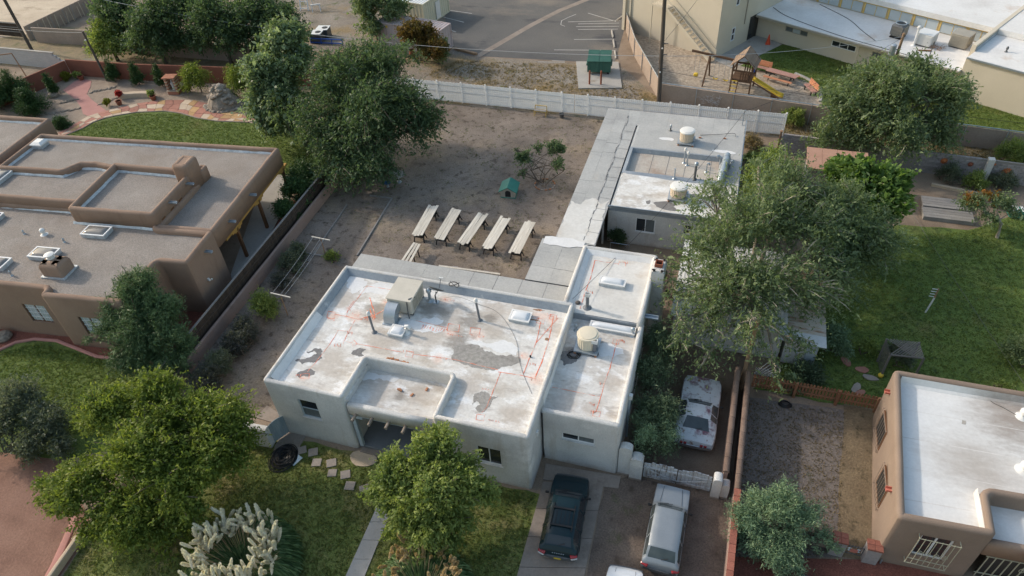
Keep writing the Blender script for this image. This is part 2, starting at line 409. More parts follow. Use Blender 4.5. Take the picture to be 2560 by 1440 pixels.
pm('white_roof', [(.51,.48,.445),(.64,.62,.59),(.72,.71,.69)], .5, bump=.35, bscale=8, grain=.1, gscale=5, rough=.75, spots=RSPOT,
   layers=[((.46,.41,.355), .36, .52, .68, (1,2.2,1)), ((.40,.365,.34), .8, .57, .71, (1,2.8,1)), ((.745,.745,.745), .55, .53, .60, (1,1.6,1)), ((.35,.29,.24), 1.5, .63, .77, (1,2.5,1)), ((.57,.55,.52), 5, .55, .7, (1,3,1))])
pm('cream_roof', [(.56,.54,.505),(.63,.615,.585),(.68,.67,.65)], .6, bump=.3, bscale=8, grain=.07, gscale=5, rough=.75, layers=[((.54,.49,.43), .5, .57, .75), ((.45,.42,.39), 1.2, .66, .8)])
pm('patch_grey', [(.23,.215,.20),(.33,.315,.295),(.27,.255,.235)], 1.4, bump=.6, bscale=9, grain=.2, gscale=6, layers=[((.36,.34,.31), .9, .6, .7)])
pm('patch_dark', [(.17,.165,.165),(.23,.222,.22)], 1.5, bump=.5, bscale=9, grain=.15, gscale=6)
pm('patch_tan', [(.37,.345,.31),(.44,.41,.37)], 1.2, bump=.4, grain=.12, gscale=6)
pm('patch_white', [(.66,.66,.66),(.74,.74,.74)], 1.2, bump=.3, grain=.05, gscale=6)
pm('aluminium_coat', [(.25,.285,.325),(.335,.37,.41)], .8, bump=.25, rough=.55, metal=.25, grain=.1, gscale=6, layers=[((.62,.63,.64), .7, .6, .7)])
pm('grey_roll', [(.34,.34,.335),(.40,.40,.39),(.44,.435,.42)], .5, bump=.2, grain=.09, gscale=8, rnd=.05, layers=[((.47,.43,.38), .4, .6, .78)])
pm('seam', [(.12,.125,.13),(.20,.20,.20)], 2, bump=.2)
pm('recess_deck', [(.42,.38,.33),(.50,.46,.41)], .6, bump=.3, grain=.12, gscale=8, layers=[((.35,.275,.225), .35, .5, .68)])
pm('tan_stucco', [(.265,.178,.132),(.322,.224,.168)], .5, bump=.45, bscale=25, grain=.08, gscale=20, splash=((.20,.115,.085),.45), layers=[((.22,.145,.105), .8, .56, .78, (1.5,1.5,.2))])
pm('tan_gravel_roof', [(.245,.215,.192),(.32,.284,.256)], .5, bump=1, bscale=16, grain=.26, gscale=13, layers=[((.24,.20,.17), .2, .55, .7)])
pm('flashing', [(.46,.49,.52),(.55,.58,.6)], .8, rough=.5, metal=.2, bump=.3, bscale=5, grain=.2, gscale=4)
pm('brown_stucco', [(.225,.168,.132),(.28,.212,.168)], .5, bump=.4, bscale=22, grain=.07, gscale=20, splash=((.20,.14,.11),.4), layers=[((.23,.17,.13), .9, .55, .78, (1.5,1.5,.2))])
pm('snow_roof', [(.655,.65,.64),(.72,.715,.705)], .4, bump=.1, grain=.05, gscale=6, rough=.6, layers=[((.62,.58,.54), .25, .58, .8), ((.55,.50,.45), 1.5, .66, .85)], spots=[(*G2(2570,1050,3.2),1.7,(.27,.225,.195),.5),(*G2(2440,1165,3.2),1.5,(.40,.355,.315),.8),(*G2(2500,1045,3.2),1.2,(.40,.355,.315),.8),(*G2(2480,1330,3.2),.5,(.50,.455,.41),1.0)])
pm('roof_stain', [(.58,.555,.53),(.66,.64,.62)], .7, bump=.1, grain=.1, gscale=6)
pm('church_stucco', [(.56,.50,.40),(.62,.555,.45)], .3, bump=.2, grain=.04)
pm('church_roof', [(.60,.58,.56),(.70,.685,.665),(.76,.75,.74)], .25, bump=.2, grain=.06, gscale=5, layers=[((.55,.45,.37), .3, .6, .75)])
pm('mustard', [(.60,.42,.14),(.68,.48,.17)], 1, bump=.1)
pm('block_wall_tan', [(.30,.235,.19),(.36,.285,.235)], .5, bump=.3, grain=.1, gscale=8)
pm('block', [(.27,.245,.24),(.33,.30,.295)], .8, bump=.3, grain=.12, gscale=9, rnd=.16)
pm('pale_block', [(.50,.485,.46),(.57,.55,.52)], .8, bump=.3, grain=.08, gscale=9, rnd=.08)
pm('mortar', [(.24,.22,.205)], bump=.2)
pm('grey_block_wall', [(.40,.40,.41),(.47,.46,.46)], .8, bump=.25, grain=.08, gscale=8)
pm('rust_wall', [(.20,.075,.05),(.255,.10,.065)], .5, bump=.35, grain=.1, gscale=12)
pm('pink_wall', [(.29,.20,.165),(.36,.26,.22)], .6, bump=.35, grain=.1, gscale=10, layers=[((.22,.16,.13), .6, .58, .72)])
pm('coping', [(.155,.105,.082),(.215,.152,.12)], 1.3, bump=.3, grain=.14, gscale=10, rnd=.1)
pm('red_brick', [(.25,.09,.065),(.31,.12,.085)], 1.5, bump=.3, grain=.15, gscale=12, rnd=.22)
pm('dark_wood', [(.055,.04,.032),(.09,.068,.054)], 2, bump=.3, stretch=(3,3,.6), rnd=.15)
pm('wire_dark', [(.03,.03,.032)], grain=0, bump=0, rough=.6)
pm('wire_pale', [(.45,.45,.45)], grain=0, bump=0, rough=.6)
pm('pole_wood', [(.075,.062,.052),(.12,.10,.085)], 2, bump=.4, stretch=(4,4,.4))
pm('brown_pole', [(.24,.155,.095),(.32,.215,.14)], 1.2, bump=.3, stretch=(3,3,.5))
m_, nt_, b_ = _new('vinyl'); b_.inputs['Base Color'].default_value = (.88,.885,.89,1); b_.inputs['Roughness'].default_value = .5
tr_ = nt_.nodes.new('ShaderNodeBsdfTranslucent'); tr_.inputs['Color'].default_value = (.92,.93,.94,1); mx_ = nt_.nodes.new('ShaderNodeMixShader'); mx_.inputs[0].default_value = .6
nt_.links.new(b_.outputs[0], mx_.inputs[1]); nt_.links.new(tr_.outputs[0], mx_.inputs[2]); nt_.links.new(mx_.outputs[0], nt_.nodes['Material Output'].inputs['Surface'])
pm('board', [(.52,.475,.405),(.68,.635,.56)], 1.2, bump=.2, stretch=(5,.7,1), rnd=.16, grain=.06)
pm('black_plastic', [(.02,.02,.022)], grain=0, bump=0, rough=.5)
pm('rubber', [(.022,.022,.022),(.035,.034,.033)], 3, rough=.85, bump=.1)
pm('red_wood', [(.24,.115,.065),(.30,.15,.085)], 1.5, bump=.2, stretch=(3,3,.6), rnd=.14)
pm('weathered_gate', [(.42,.43,.45),(.50,.505,.52),(.26,.22,.19)], 1.6, bump=.4, stretch=(4,1,.6), rnd=.1, lo=.25, hi=.75, layers=[((.16,.115,.09), 2.2, .56, .66, (3,1,.7))])
pm('blue_gate', [(.19,.25,.29),(.27,.33,.37)], 1.4, bump=.3, stretch=(3,3,.5), rnd=.1, layers=[((.17,.12,.09), 2, .6, .7)])
pm('porch_blue', [(.36,.42,.46),(.44,.50,.54)], 1.5, bump=.2)
pm('log', [(.25,.20,.16),(.34,.285,.24)], 3, bump=.3)
pm('amber_wood', [(.40,.22,.06),(.47,.27,.08)], 1.5, bump=.2)
pm('brown_wood', [(.13,.062,.03),(.19,.09,.045)], 1.6, bump=.3)
pm('play_wood', [(.10,.06,.038),(.15,.09,.058)], 2, bump=.3, rnd=.12)
pm('play_roof', [(.24,.175,.13),(.30,.22,.165)], 2, bump=.2, rnd=.12)
pm('yellow_plastic', [(.72,.50,.06)], grain=.03, bump=0, rough=.4)
pm('blue_plastic', [(.03,.10,.42)], grain=0, bump=0, rough=.4)
pm('pink_bench', [(.36,.20,.165),(.42,.24,.20)], 1.5, bump=.1, rnd=.1)
pm('orange_bench', [(.50,.215,.12),(.56,.26,.15)], 1.5, bump=.1, rnd=.1)
pm('white_metal', [(.66,.66,.65),(.74,.74,.73)], 1, rough=.45, bump=0, grain=.03)
pm('white_frame', [(.72,.73,.74)], rough=.45, bump=0, grain=.02)
pm('beige_metal', [(.50,.465,.40),(.57,.53,.46)], 1.2, rough=.55, bump=.05, grain=.05, layers=[((.44,.38,.30), 1, .6, .8)])
pm('cooler_tan', [(.56,.46,.35),(.62,.52,.40)], 1.2, rough=.55, bump=.05, grain=.06, layers=[((.44,.32,.22), 1.2, .6, .78)])
pm('cooler_cream', [(.64,.57,.45),(.70,.63,.50)], 1.2, rough=.55, bump=.05, grain=.04)
pm('cooler_top', [(.70,.685,.65),(.76,.75,.72)], 1.5, rough=.5, bump=.05, grain=.04)
pm('pipe_grey', [(.14,.15,.17),(.2,.21,.23)], 2, rough=.5, bump=0, grain=.05)
pm('galv', [(.34,.385,.43),(.45,.50,.545)], 1.2, rough=.38, metal=.55, bump=.05, grain=.08)
pm('steel_dark', [(.10,.105,.11),(.15,.155,.16)], 1.5, rough=.5, metal=.4, bump=.05)
pm('louver', [(.33,.30,.25),(.39,.36,.30)], 2, bump=.1, rough=.6)
pm('skylight_dome', [(.66,.68,.71),(.72,.735,.75)], .8, rough=.22, bump=0, grain=.03, spec=.5)
pm('clear_dome', [(.16,.15,.14),(.26,.245,.225)], 1.2, rough=.12, bump=0, grain=.05, spec=.6)
pm('glass_dark', [(.016,.02,.026),(.03,.036,.042)], .9, rough=.06, bump=0, grain=0, spec=.6)
pm('glass_blind', [(.10,.115,.12),(.16,.175,.18)], 1.2, rough=.12, bump=0, grain=0, spec=.5, stretch=(14,14,.3))
pm('glass_pale', [(.42,.475,.50),(.50,.55,.575)], .4, rough=.15, bump=0, grain=.03, spec=.5)
pm('glass_sky', [(.36,.42,.48),(.46,.52,.58)], .7, rough=.1, bump=0, grain=.03, spec=.5)
pm('curtain', [(.44,.42,.39),(.52,.50,.47)], 2, bump=.1, stretch=(6,6,.3))
pm('door_dark', [(.035,.035,.035),(.055,.053,.05)], 2, rough=.5, bump=.05)
pm('clay', [(.22,.075,.045),(.28,.10,.06)], 3, bump=.2)
pm('loose_brick', [(.36,.165,.085),(.44,.215,.12)], 3, bump=.2, rnd=.25)
pm('orange_paint', [(.76,.16,.07),(.82,.24,.12)], 3, bump=0, grain=.12, gscale=14, layers=[((.74,.62,.55), 3.0, .50, .62)])
pm('scrawl', [(.52,.50,.50)], bump=0, grain=.1)
pm('line_paint', [(.50,.49,.47),(.36,.34,.32)], 1.2, bump=0, grain=.1)
pm('dumpster_green', [(.035,.11,.085),(.05,.14,.105)], 1.5, bump=.2, rough=.5, layers=[((.12,.065,.04), 2, .64, .72)])
pm('dog_green', [(.04,.185,.15),(.05,.22,.18)], 2, bump=.1, rough=.5)
pm('dog_tan', [(.30,.28,.24),(.36,.335,.29)], 2, bump=.1)
pm('container_pink', [(.44,.37,.375),(.52,.44,.44)], .8, bump=.1, rough=.6, layers=[((.30,.17,.11), .9, .62, .74)])
pm('container_top', [(.40,.335,.335),(.48,.41,.40)], .7, bump=.1, rough=.6, layers=[((.28,.13,.06), .55, .5, .66), ((.50,.38,.22), .6, .6, .72)])
pm('container_cream', [(.52,.51,.40),(.60,.58,.46)], .6, bump=.1, rough=.6)
pm('rust', [(.26,.15,.09),(.34,.21,.13)], 2, bump=.2)
pm('rock', [(.20,.165,.135),(.29,.245,.20),(.35,.30,.25)], 1.6, bump=.8, bscale=6, grain=.25, gscale=5, rnd=.14)
pm('flag_red', [(.33,.15,.11),(.39,.19,.145)], 1.5, bump=.2, rnd=.15)
pm('flag_tan', [(.48,.37,.27),(.55,.44,.335)], 1.5, bump=.2, rnd=.12)
pm('flag_ochre', [(.42,.255,.12),(.48,.305,.155)], 1.5, bump=.2, rnd=.12)
pm('pink_path', [(.40,.195,.17),(.46,.235,.205)], .8, bump=.2, grain=.08)
pm('shrine_brick', [(.33,.14,.085),(.40,.18,.115)], 2, bump=.3, rnd=.15)
pm('statue', [(.62,.62,.62)], bump=0)
pm('cream_stone', [(.46,.36,.26),(.54,.43,.32)], 1.5, bump=.25)
pm('paver', [(.30,.255,.22),(.37,.32,.28)], 2, bump=.25, rnd=.12)
pm('hose_black', [(.015,.016,.018)], grain=0, bump=0, rough=.45)
pm('tarp', [(.60,.68,.72)], bump=.2)
pm('bark', [(.09,.07,.055),(.15,.12,.095)], 4, bump=.5, stretch=(3,3,.6))
pm('pale_bark', [(.26,.225,.185),(.36,.32,.27)], 4, bump=.4, stretch=(3,3,.6))
pm('red_cone', [(.62,.09,.04)], bump=0, grain=.03)
pm('rusty_tin', [(.42,.30,.18),(.55,.50,.45),(.30,.15,.07)], .8, bump=.1, rough=.5, stretch=(1,4,1), lo=.3, hi=.68)
pm('white_tin', [(.55,.56,.57),(.64,.645,.65)], .8, bump=.05, rough=.45, layers=[((.40,.31,.22), .6, .62, .74)])
pm('red_shed_roof', [(.38,.215,.155),(.46,.275,.205)], .7, bump=.2, layers=[((.30,.17,.12), .6, .58, .7)])
pm('grey_plank', [(.22,.205,.195),(.28,.265,.25)], 1.2, bump=.3, stretch=(1,4,1), rnd=.12)
pm('lattice', [(.14,.132,.125),(.19,.18,.17)], 2, bump=.1)
pm('white_lattice', [(.6,.61,.62)], bump=0)
pm('junk', [(.05,.045,.042),(.11,.10,.095)], 1.2, bump=.3, rnd=.4)
pm('iron_cream', [(.40,.40,.31)], bump=0, grain=.03, rough=.5)
pm('canale_red', [(.50,.16,.12),(.58,.20,.15)], 2, bump=.1)
pm('plate_yellow', [(.62,.44,.05)], bump=0, grain=.03, rough=.4)
pm('lamp_red', [(.30,.018,.022)], bump=0, grain=0, rough=.18, spec=.6)
pm('lamp_clear', [(.55,.55,.55)], bump=0, grain=0, rough=.18, spec=.6)
pm('chrome', [(.55,.57,.60)], bump=0, grain=0, rough=.18, metal=.9)
pm('car_teal', [(.003,.016,.022),(.006,.023,.03)], .8, rough=.3, bump=0, grain=.06, coat=.12, spec=.3)
pm('car_silver', [(.215,.24,.265),(.27,.295,.32)], .7, rough=.42, bump=0, grain=.05, metal=.25, coat=.25, spec=.5)
pm('car_chalk', [(.44,.47,.50),(.54,.56,.58)], 1.0, rough=.65, bump=0, grain=.07, layers=[((.17,.075,.10), .75, .53, .60), ((.20,.12,.08), 2.6, .58, .66), ((.30,.32,.33), 3, .55,.68)])
pm('car_white', [(.72,.73,.74)], rough=.3, bump=0, grain=.02, coat=.6, spec=.5)
pm('car_blue', [(.03,.07,.15),(.045,.095,.19)], .8, rough=.35, bump=0, grain=.04, coat=.6)
pm('plume', [(.60,.545,.45),(.70,.645,.55)], 4, bump=.3, rnd=.12, grain=.15, gscale=30)
pm('plume_gold', [(.46,.345,.19),(.55,.425,.25)], 4, bump=.3, rnd=.15, grain=.15, gscale=30)
pm('ac_blue', [(.03,.11,.24)], bump=0)
pm('sun_clay', [(.42,.13,.05),(.50,.18,.07)], 3, bump=.2)
pm('cord_grey', [(.14,.14,.14)], bump=0, grain=0)
leafmat('leaf_elm', [(0.094,0.139,0.073),(0.167,0.227,0.117),(0.276,0.342,0.177)])
leafmat('leaf_elm_dark', [(0.056,0.096,0.05),(0.097,0.153,0.078),(0.155,0.225,0.11)])
leafmat('leaf_ash', [(0.128,0.177,0.053),(0.223,0.291,0.085),(0.393,0.446,0.147)])
leafmat('leaf_ash_pale', [(0.105,0.154,0.076),(0.186,0.255,0.137),(0.393,0.471,0.314)], rough=.35)
leafmat('leaf_locust', [(0.1,0.145,0.031),(0.17,0.23,0.047),(0.309,0.353,0.074)])
leafmat('leaf_mulberry', [(0.071,0.128,0.032),(0.125,0.21,0.05),(0.217,0.317,0.089)])
leafmat('leaf_pine', [(0.057,0.101,0.046),(0.1,0.163,0.07),(0.169,0.239,0.1)], trans=.15)
leafmat('leaf_juniper', [(0.056,0.088,0.049),(0.092,0.134,0.07),(0.139,0.187,0.099)], trans=.15)
leafmat('leaf_arbor', [(0.034,0.07,0.025),(0.058,0.114,0.038),(0.094,0.166,0.055)], trans=.15)
leafmat('leaf_tamarisk', [(0.106,0.173,0.101),(0.173,0.26,0.148),(0.295,0.384,0.212)], trans=.2)
leafmat('leaf_sage', [(0.072,0.085,0.072),(0.117,0.13,0.111),(0.163,0.156,0.163)])
leafmat('leaf_grey', [(0.093,0.119,0.078),(0.158,0.189,0.132),(0.238,0.263,0.197)])
leafmat('leaf_yellow', [(0.12,0.14,0.02),(0.2,0.21,0.03),(0.26,0.27,0.05)])
leafmat('leaf_rust', [(0.065,0.068,0.023),(0.143,0.098,0.029),(0.247,0.13,0.039)])
leafmat('leaf_orange', [(0.1,0.1,0.02),(0.24,0.12,0.025),(0.4,0.15,0.03)])
leafmat('leaf_plume', [(0.78,0.73,0.63),(0.86,0.81,0.71),(0.9,0.87,0.79)], .2, .9)
leafmat('leaf_plume_gold', [(0.46,0.35,0.19),(0.58,0.45,0.26),(0.68,0.54,0.34)], .2, .9)
leafmat('leaf_turf', [(0.096,0.148,0.033),(0.15,0.213,0.048),(0.222,0.25,0.078)], .3)
leafmat('leaf_dark_turf', [(0.097,0.149,0.033),(0.156,0.22,0.047),(0.253,0.267,0.081)], .3)
leafmat('leaf_pampas', [(0.07,0.132,0.056),(0.132,0.221,0.091),(0.252,0.342,0.165)])
leafmat('leaf_dry', [(0.2,0.15,0.085),(0.28,0.22,0.13),(0.34,0.27,0.17)])
leafmat('leaf_red', [(0.35,0.03,0.03),(0.5,0.06,0.05)])
leafmat('leaf_grass', [(0.085,0.125,0.03),(0.145,0.19,0.046),(0.29,0.25,0.115)])
pm('glass_car', [(.03,.042,.046),(.07,.085,.09)], 1.3, rough=.08, bump=0, grain=0, spec=.7)
# ------------------------------------------------------------------ ground, lawns, paving
def px(pts, z=0.0): return [G2(x, y, z) for x, y in pts]
def dense(pts, step=1.0, jit=0.0, seed=0):
    rnd = random.Random(seed); out = []
    for x, y in subdiv(pts, step): out.append((x+rnd.uniform(-jit, jit), y+rnd.uniform(-jit, jit)))
    return out
def ground(name, pts, z, mat, jit=0.0, world=False):
    q = pts if world else px(pts)
    if jit: q = dense(q, .8, jit, len(name))
    return struct(name, MB().sheet(q, z), mat)
struct('ground', MB().sheet([(-400,-200),(400,-200),(400,500),(-400,500)], 0.0), 'dirt')
ground('back_yard_dirt', [(455,965),(835,462),(1085,249),(1512,294),(1400,900),(700,1060),(620,1040)], .004, 'yard_dirt')
ground('front_lawn', [(100,1520),(235,1322),(420,1160),(600,1130),(690,1085),(1352,1236),(1275,1520)], .006, 'lawn', .08)
ground('red_dirt_yard', [(-500,1040),(0,1085),(150,1150),(236,1318),(95,1520),(-500,1520)], .004, 'red_dirt')
ground('red_gravel_bed', [(-250,790),(190,830),(527,765),(620,640),(690,540),(760,470),(838,436),(450,955),(430,1010),(-250,1200)], .005, 'red_gravel')
fl_edge = [(-120,905),(0,878),(40,860),(85,852),(140,856),(190,876),(240,896),(290,902),(350,900),(400,915),(418,950)]
ground('tan_house_front_lawn', fl_edge+[(405,985),(350,1110),(150,1150),(-300,1090)], .010, 'dark_lawn')
lawn_edge = [(150,345),(208,322),(235,306),(270,294),(340,282),(410,279),(450,284),(490,296),(540,304),(620,307)]
ground('tan_house_back_lawn', lawn_edge+[(760,322),(838,436),(780,480),(690,490),(680,420),(300,420)], .010, 'lush_lawn')
ground('garden_gravel', [(160,196),(270,198),(640,216),(790,330),(640,320),(300,330),(60,340),(40,240)], .006, 'pea_gravel')
ground('weedy_strip', [(-300,60),(300,70),(760,140),(1040,170),(1085,249),(838,440),(640,216),(160,170),(-300,150)], .003, 'weeds')
ground('gravel_yard', [(560,-90),(1116,-90),(1112,46),(1133,118),(1170,141),(1540,164),(1562,172),(1655,256),(1965,296),(1955,345),(1050,252),(700,120)], .005, 'gravel_mix')
ground('sand_lot', [(-600,-150),(330,-150),(200,20),(120,78),(0,95),(-600,120)], .004, 'sand')
ground('parking_lot', [(1117,-200),(1113,47),(1132,118),(1165,139),(1536,159),(1561,72),(1568,-200)], .012, 'asphalt')
struct('far_parking', MB().sheet([(-10,84),(90,40),(120,140),(-5,140)], .010), 'asphalt')
ground('playground_gravel', [(1560,70),(1650,255),(2062,312),(2050,228),(2035,212),(2000,196),(1950,186),(1880,180),(1795,100),(1700,60)], .009, 'play_gravel')
ground('church_lawn', [(1952,110),(2200,160),(2420,210),(2700,300),(2700,356),(2062,300),(2052,232),(2036,214),(2010,200),(1960,190),(1850,165)], .013, 'lush_lawn')
ground('alley_weeds', [(1650,256),(2062,306),(2700,362),(2700,430),(1965,345),(1655,270)], .011, 'weeds')
ground('dark_back_lawn', [(1885,975),(1990,880),(2060,700),(2120,590),(2250,560),(2420,575),(2560,530),(2800,560),(2800,1120),(2215,1030)], .006, 'dark_lawn', .1)
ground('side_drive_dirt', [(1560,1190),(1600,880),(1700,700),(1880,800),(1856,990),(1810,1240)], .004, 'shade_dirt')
ground('dirt_drive', [(1512,1206),(1570,1190),(1812,1238),(1826,1400),(1806,1560),(1440,1560)], .007, 'drive_dirt', .05)
ground('dead_grass_lot', [(1856,992),(2115,1025),(2098,1392),(1826,1400)], .006, 'dead_grass', .05)
ground('dead_grass_strip', [(2110,1010),(2205,1025),(2188,1402),(2088,1392)], .009, 'dead_grass_strip', .06)
ground('red_gravel_drive', [(1824,1392),(2196,1400),(2560,1470),(2560,1560),(1806,1560)], .013, 'red_gravel')

# parking lot: concrete swale, wheel stops and bay lines
sw = MB(); ribbon(sw, subdiv([G2(1192,142),G2(1330,62),G2(1400,26),G2(1500,-14)], 2, False), .75, .018)
struct('concrete_swale', sw, 'old_concrete')
lines = [((1435,99),(1535,98)),((1385,125),(1535,126)),((1445,74),(1545,73)),((1440,67),(1548,66)),((1445,60),(1548,58)),
         ((1420,55),(1550,52)),((1345,155),(1412,156)),((1380,152),(1412,153)),((1105,42),(1160,56)),((1110,24),(1180,34)),((1120,74),(1140,80)),((1470,33),(1540,54))]
for a, b in lines:
    m = MB(); ribbon(m, [G2(*a), G2(*b)], .11, .0165); struct('parking_line', m, 'line_paint')
m = MB(); ribbon(m, [G2(x,y) for x,y in ((1412,66),(1402,62),(1404,52),(1420,44),(1440,36))], .09, .0165); struct('parking_line', m, 'line_paint')
def stop_mesh():
    m = MB(); sec = [(-.09,0),(.09,0),(.05,.13),(-.05,.13)]
    v = [(x, y, z) for x in (-.95,.95) for y, z in sec]
    return m.add(v, [(0,1,2,3),(7,6,5,4),(0,4,5,1),(1,5,6,2),(2,6,7,3),(3,7,4,0)])
for i, (a, b, lab) in enumerate((((1529,76),(1533,96),'concrete wheel stop beside the chain link gate post'),((1533,100),(1537,122),'concrete wheel stop between two others along the lot edge'),
                            ((1537,127),(1540,149),'concrete wheel stop beside the green dumpster pad'),((1547,48),(1556,42),'loose concrete wheel stop askew by the cream building corner'))):
    p, q = Vector(G(*a)), Vector(G(*b)); c = (p+q)/2
    o = obj('wheel_stop', stop_mesh(), 'concrete'); o.location = (c.x, c.y, .012); o.rotation_euler.z = math.atan2(q.y-p.y, q.x-p.x)
    tag(o, lab, 'wheel stop', 'wheel stops of the parking lot')

# driveway and walks: slabs with open joints
def slabs(name, L, R, n, mat, z=.0, th=.05, gap=.004, wear=None):
    """slabs between two plan edges L and R (lists of two world points)"""
    root = struct(name, MB().sheet([L[0], R[0], R[1], L[1]], z+.004), 'shade_dirt')
    XF[root.name] = Matrix.Identity(4)
    for i in range(n):
        t0, t1 = i/n+gap/2, (i+1)/n-gap/2
        poly = [lerp(L[0],L[1],t0), lerp(R[0],R[1],t0), lerp(R[0],R[1],t1), lerp(L[0],L[1],t1)]
        obj('slab', MB().prism(poly, z+.006, z+th), mat, root)
    return root
slabs('driveway', [G2(1276,1500), G2(1358,1205)], [G2(1448,1500), G2(1509,1213)], 4, 'old_concrete')
slabs('driveway_apron', [G2(1358,1200), G2(1364,1160)], [G2(1546,1222), G2(1552,1192)], 1, 'old_concrete', z=.002)
slabs('front_walk', [G2(838,1500), G2(945,1262)], [G2(888,1500), G2(985,1262)], 5, 'grey_slab')
slabs('side_walk_slab', [G2(640,1045), G2(668,1015)], [G2(692,1060), G2(700,1035)], 1, 'old_concrete')
for nm, c, L in (('church_pad', [(1784,151),(1864,100),(1896,88),(1955,112),(1880,148),(1828,170)], .06),):
    struct(nm, MB().prism(px(c), .0, L), 'concrete')
struct('dumpster_pad', MB().prism(px([(1446,223),(1555,222),(1546,157),(1440,156)]), 0, .12), 'concrete')
struct('tan_porch_slab', MB().prism([(-31.1,28.3),(-29.9,28.4),(-33.3,42.6),(-36.5,42.4)], 0, .06), 'concrete')
struct('tan_porch_walk', MB().sheet(px([(585,708),(640,640),(668,600),(650,590),(610,640),(600,690)]), .016), 'pink_path')
struct('house_entry_slab', MB().prism(px([(708,1075),(690,1112),(676,1150),(700,1166),(726,1160),(768,1085)]), 0, .04), 'old_concrete')
struct('pink_garden_path', MB().prism(px([(158,226),(185,205),(205,196),(229,203),(226,218),(217,236),(230,250),(243,260),(270,280),(228,294),(208,285),(203,268),(188,248)]), 0, .03), 'pink_path')

# flagstone terrace between the back lawn and the garden gravel
outer = [(120,345),(165,325),(196,306),(215,293),(250,282),(290,272),(350,258),(410,251),(480,250),(530,262),(600,285),(640,300)]
def along(pts, t):
    w = [G2(*p) for p in pts]; d = [0]
    for i in range(len(w)-1): d.append(d[-1]+math.dist(w[i], w[i+1]))
    s = t*d[-1]
    for i in range(len(w)-1):
        if s <= d[i+1] or i == len(w)-2:
            return lerp(w[i], w[i+1], (s-d[i])/max(1e-6, d[i+1]-d[i]))
fs = struct('flagstone_terrace', MB().sheet(px(outer+lawn_edge[::-1]), .014), 'mortar'); XF[fs.name] = Matrix.Identity(4)
rnd = random.Random(7); NU = 26; NV = 3
grid = [[None]*(NV+1) for _ in range(NU+1)]
for i in range(NU+1):
    for j in range(NV+1):
        u = min(1, max(0, (i+(rnd.uniform(-.3,.3) if 0 < i < NU else 0))/NU)); v = (j+(rnd.uniform(-.28,.28) if 0 < j < NV else 0))/NV
        grid[i][j] = lerp(along(lawn_edge, u), along(outer, u), v)
for i in range(NU):
    for j in range(NV):
        q = [grid[i][j], grid[i+1][j], grid[i+1][j+1], grid[i][j+1]]
        c = (sum(p[0] for p in q)/4, sum(p[1] for p in q)/4)
        q = [lerp(p, c, .05) for p in q]
        obj('flagstone', MB().prism(q, .016, .05+rnd.uniform(0,.012)), rnd.choice(['flag_red','flag_red','flag_tan','flag_tan','flag_ochre']), fs)

# stepping stones and odd slabs of the front lawn
for i, (x, y, s, r) in enumerate([(783,1131,.42,.5),(792,1157,.40,.3),(829,1158,.42,.5),(831,1183,.38,.3),(864,1187,.42,.5),(875,1215,.42,.2),(911,1223,.4,.6),(755,1126,.4,.6)]):
    c = G(x, y); m = MB(); m.bbox((0,0,0), s*1.25, s*1.2, .05, 0, .012); o = obj('stepping_stone', m, 'paver')
    o.location = (c[0], c[1], .004); o.rotation_euler.z = r
    tag(o, 'square concrete stepping stone set in the shaded front lawn', 'paving stone', 'stepping stones of the front lawn')
c = G(907,1147); m = MB().prism(blobpoly(0,0,.75,.5,4,14,.08), 0, .05); o = obj('flat_boulder', m, 'cream_stone'); o.location = (c[0],c[1],.002)
tag(o, 'flat round tan slab in the lawn before the porch', 'paving stone')
# edging kerbs
def kerb(name, pts, w, h, mat, label=None):
    m = MB(); sweep(m, subdiv([G2(*p) for p in pts], .6, False), roundprof(w, 0, h, min(w/2,.05), 3), False)
    return struct(name, m, mat, smooth=True)
kerb('pink_kerb', fl_edge, .22, .12, 'pink_path')
kerb('lawn_kerb', lawn_edge, .14, .08, 'old_concrete')
kerb('play_kerb', [(1985,186),(2010,197),(2035,211),(2050,228),(2046,255)], .28, .16, 'concrete')
kerb('brick_edge', [(100,1500),(150,1405),(183,1330),(196,1300),(190,1280)], .38, .06, 'pink_path')
kerb('front_curb_wall', [(90,1520),(150,1432),(200,1360),(240,1312),(330,1200)], .22, .42, 'cream_stone')
# timber edging of the old garden bed in the back yard
for a, b in (((893,640),(980,497)),((980,497),(925,490)),((752,632),(838,646)),((770,655),(850,540)),((850,540),(868,512))):
    m = MB(); p, q = G(*a), G(*b); m.bar((p[0],p[1],.05),(q[0],q[1],.05),.1,.1); struct('bed_edging', m, 'grey_plank')
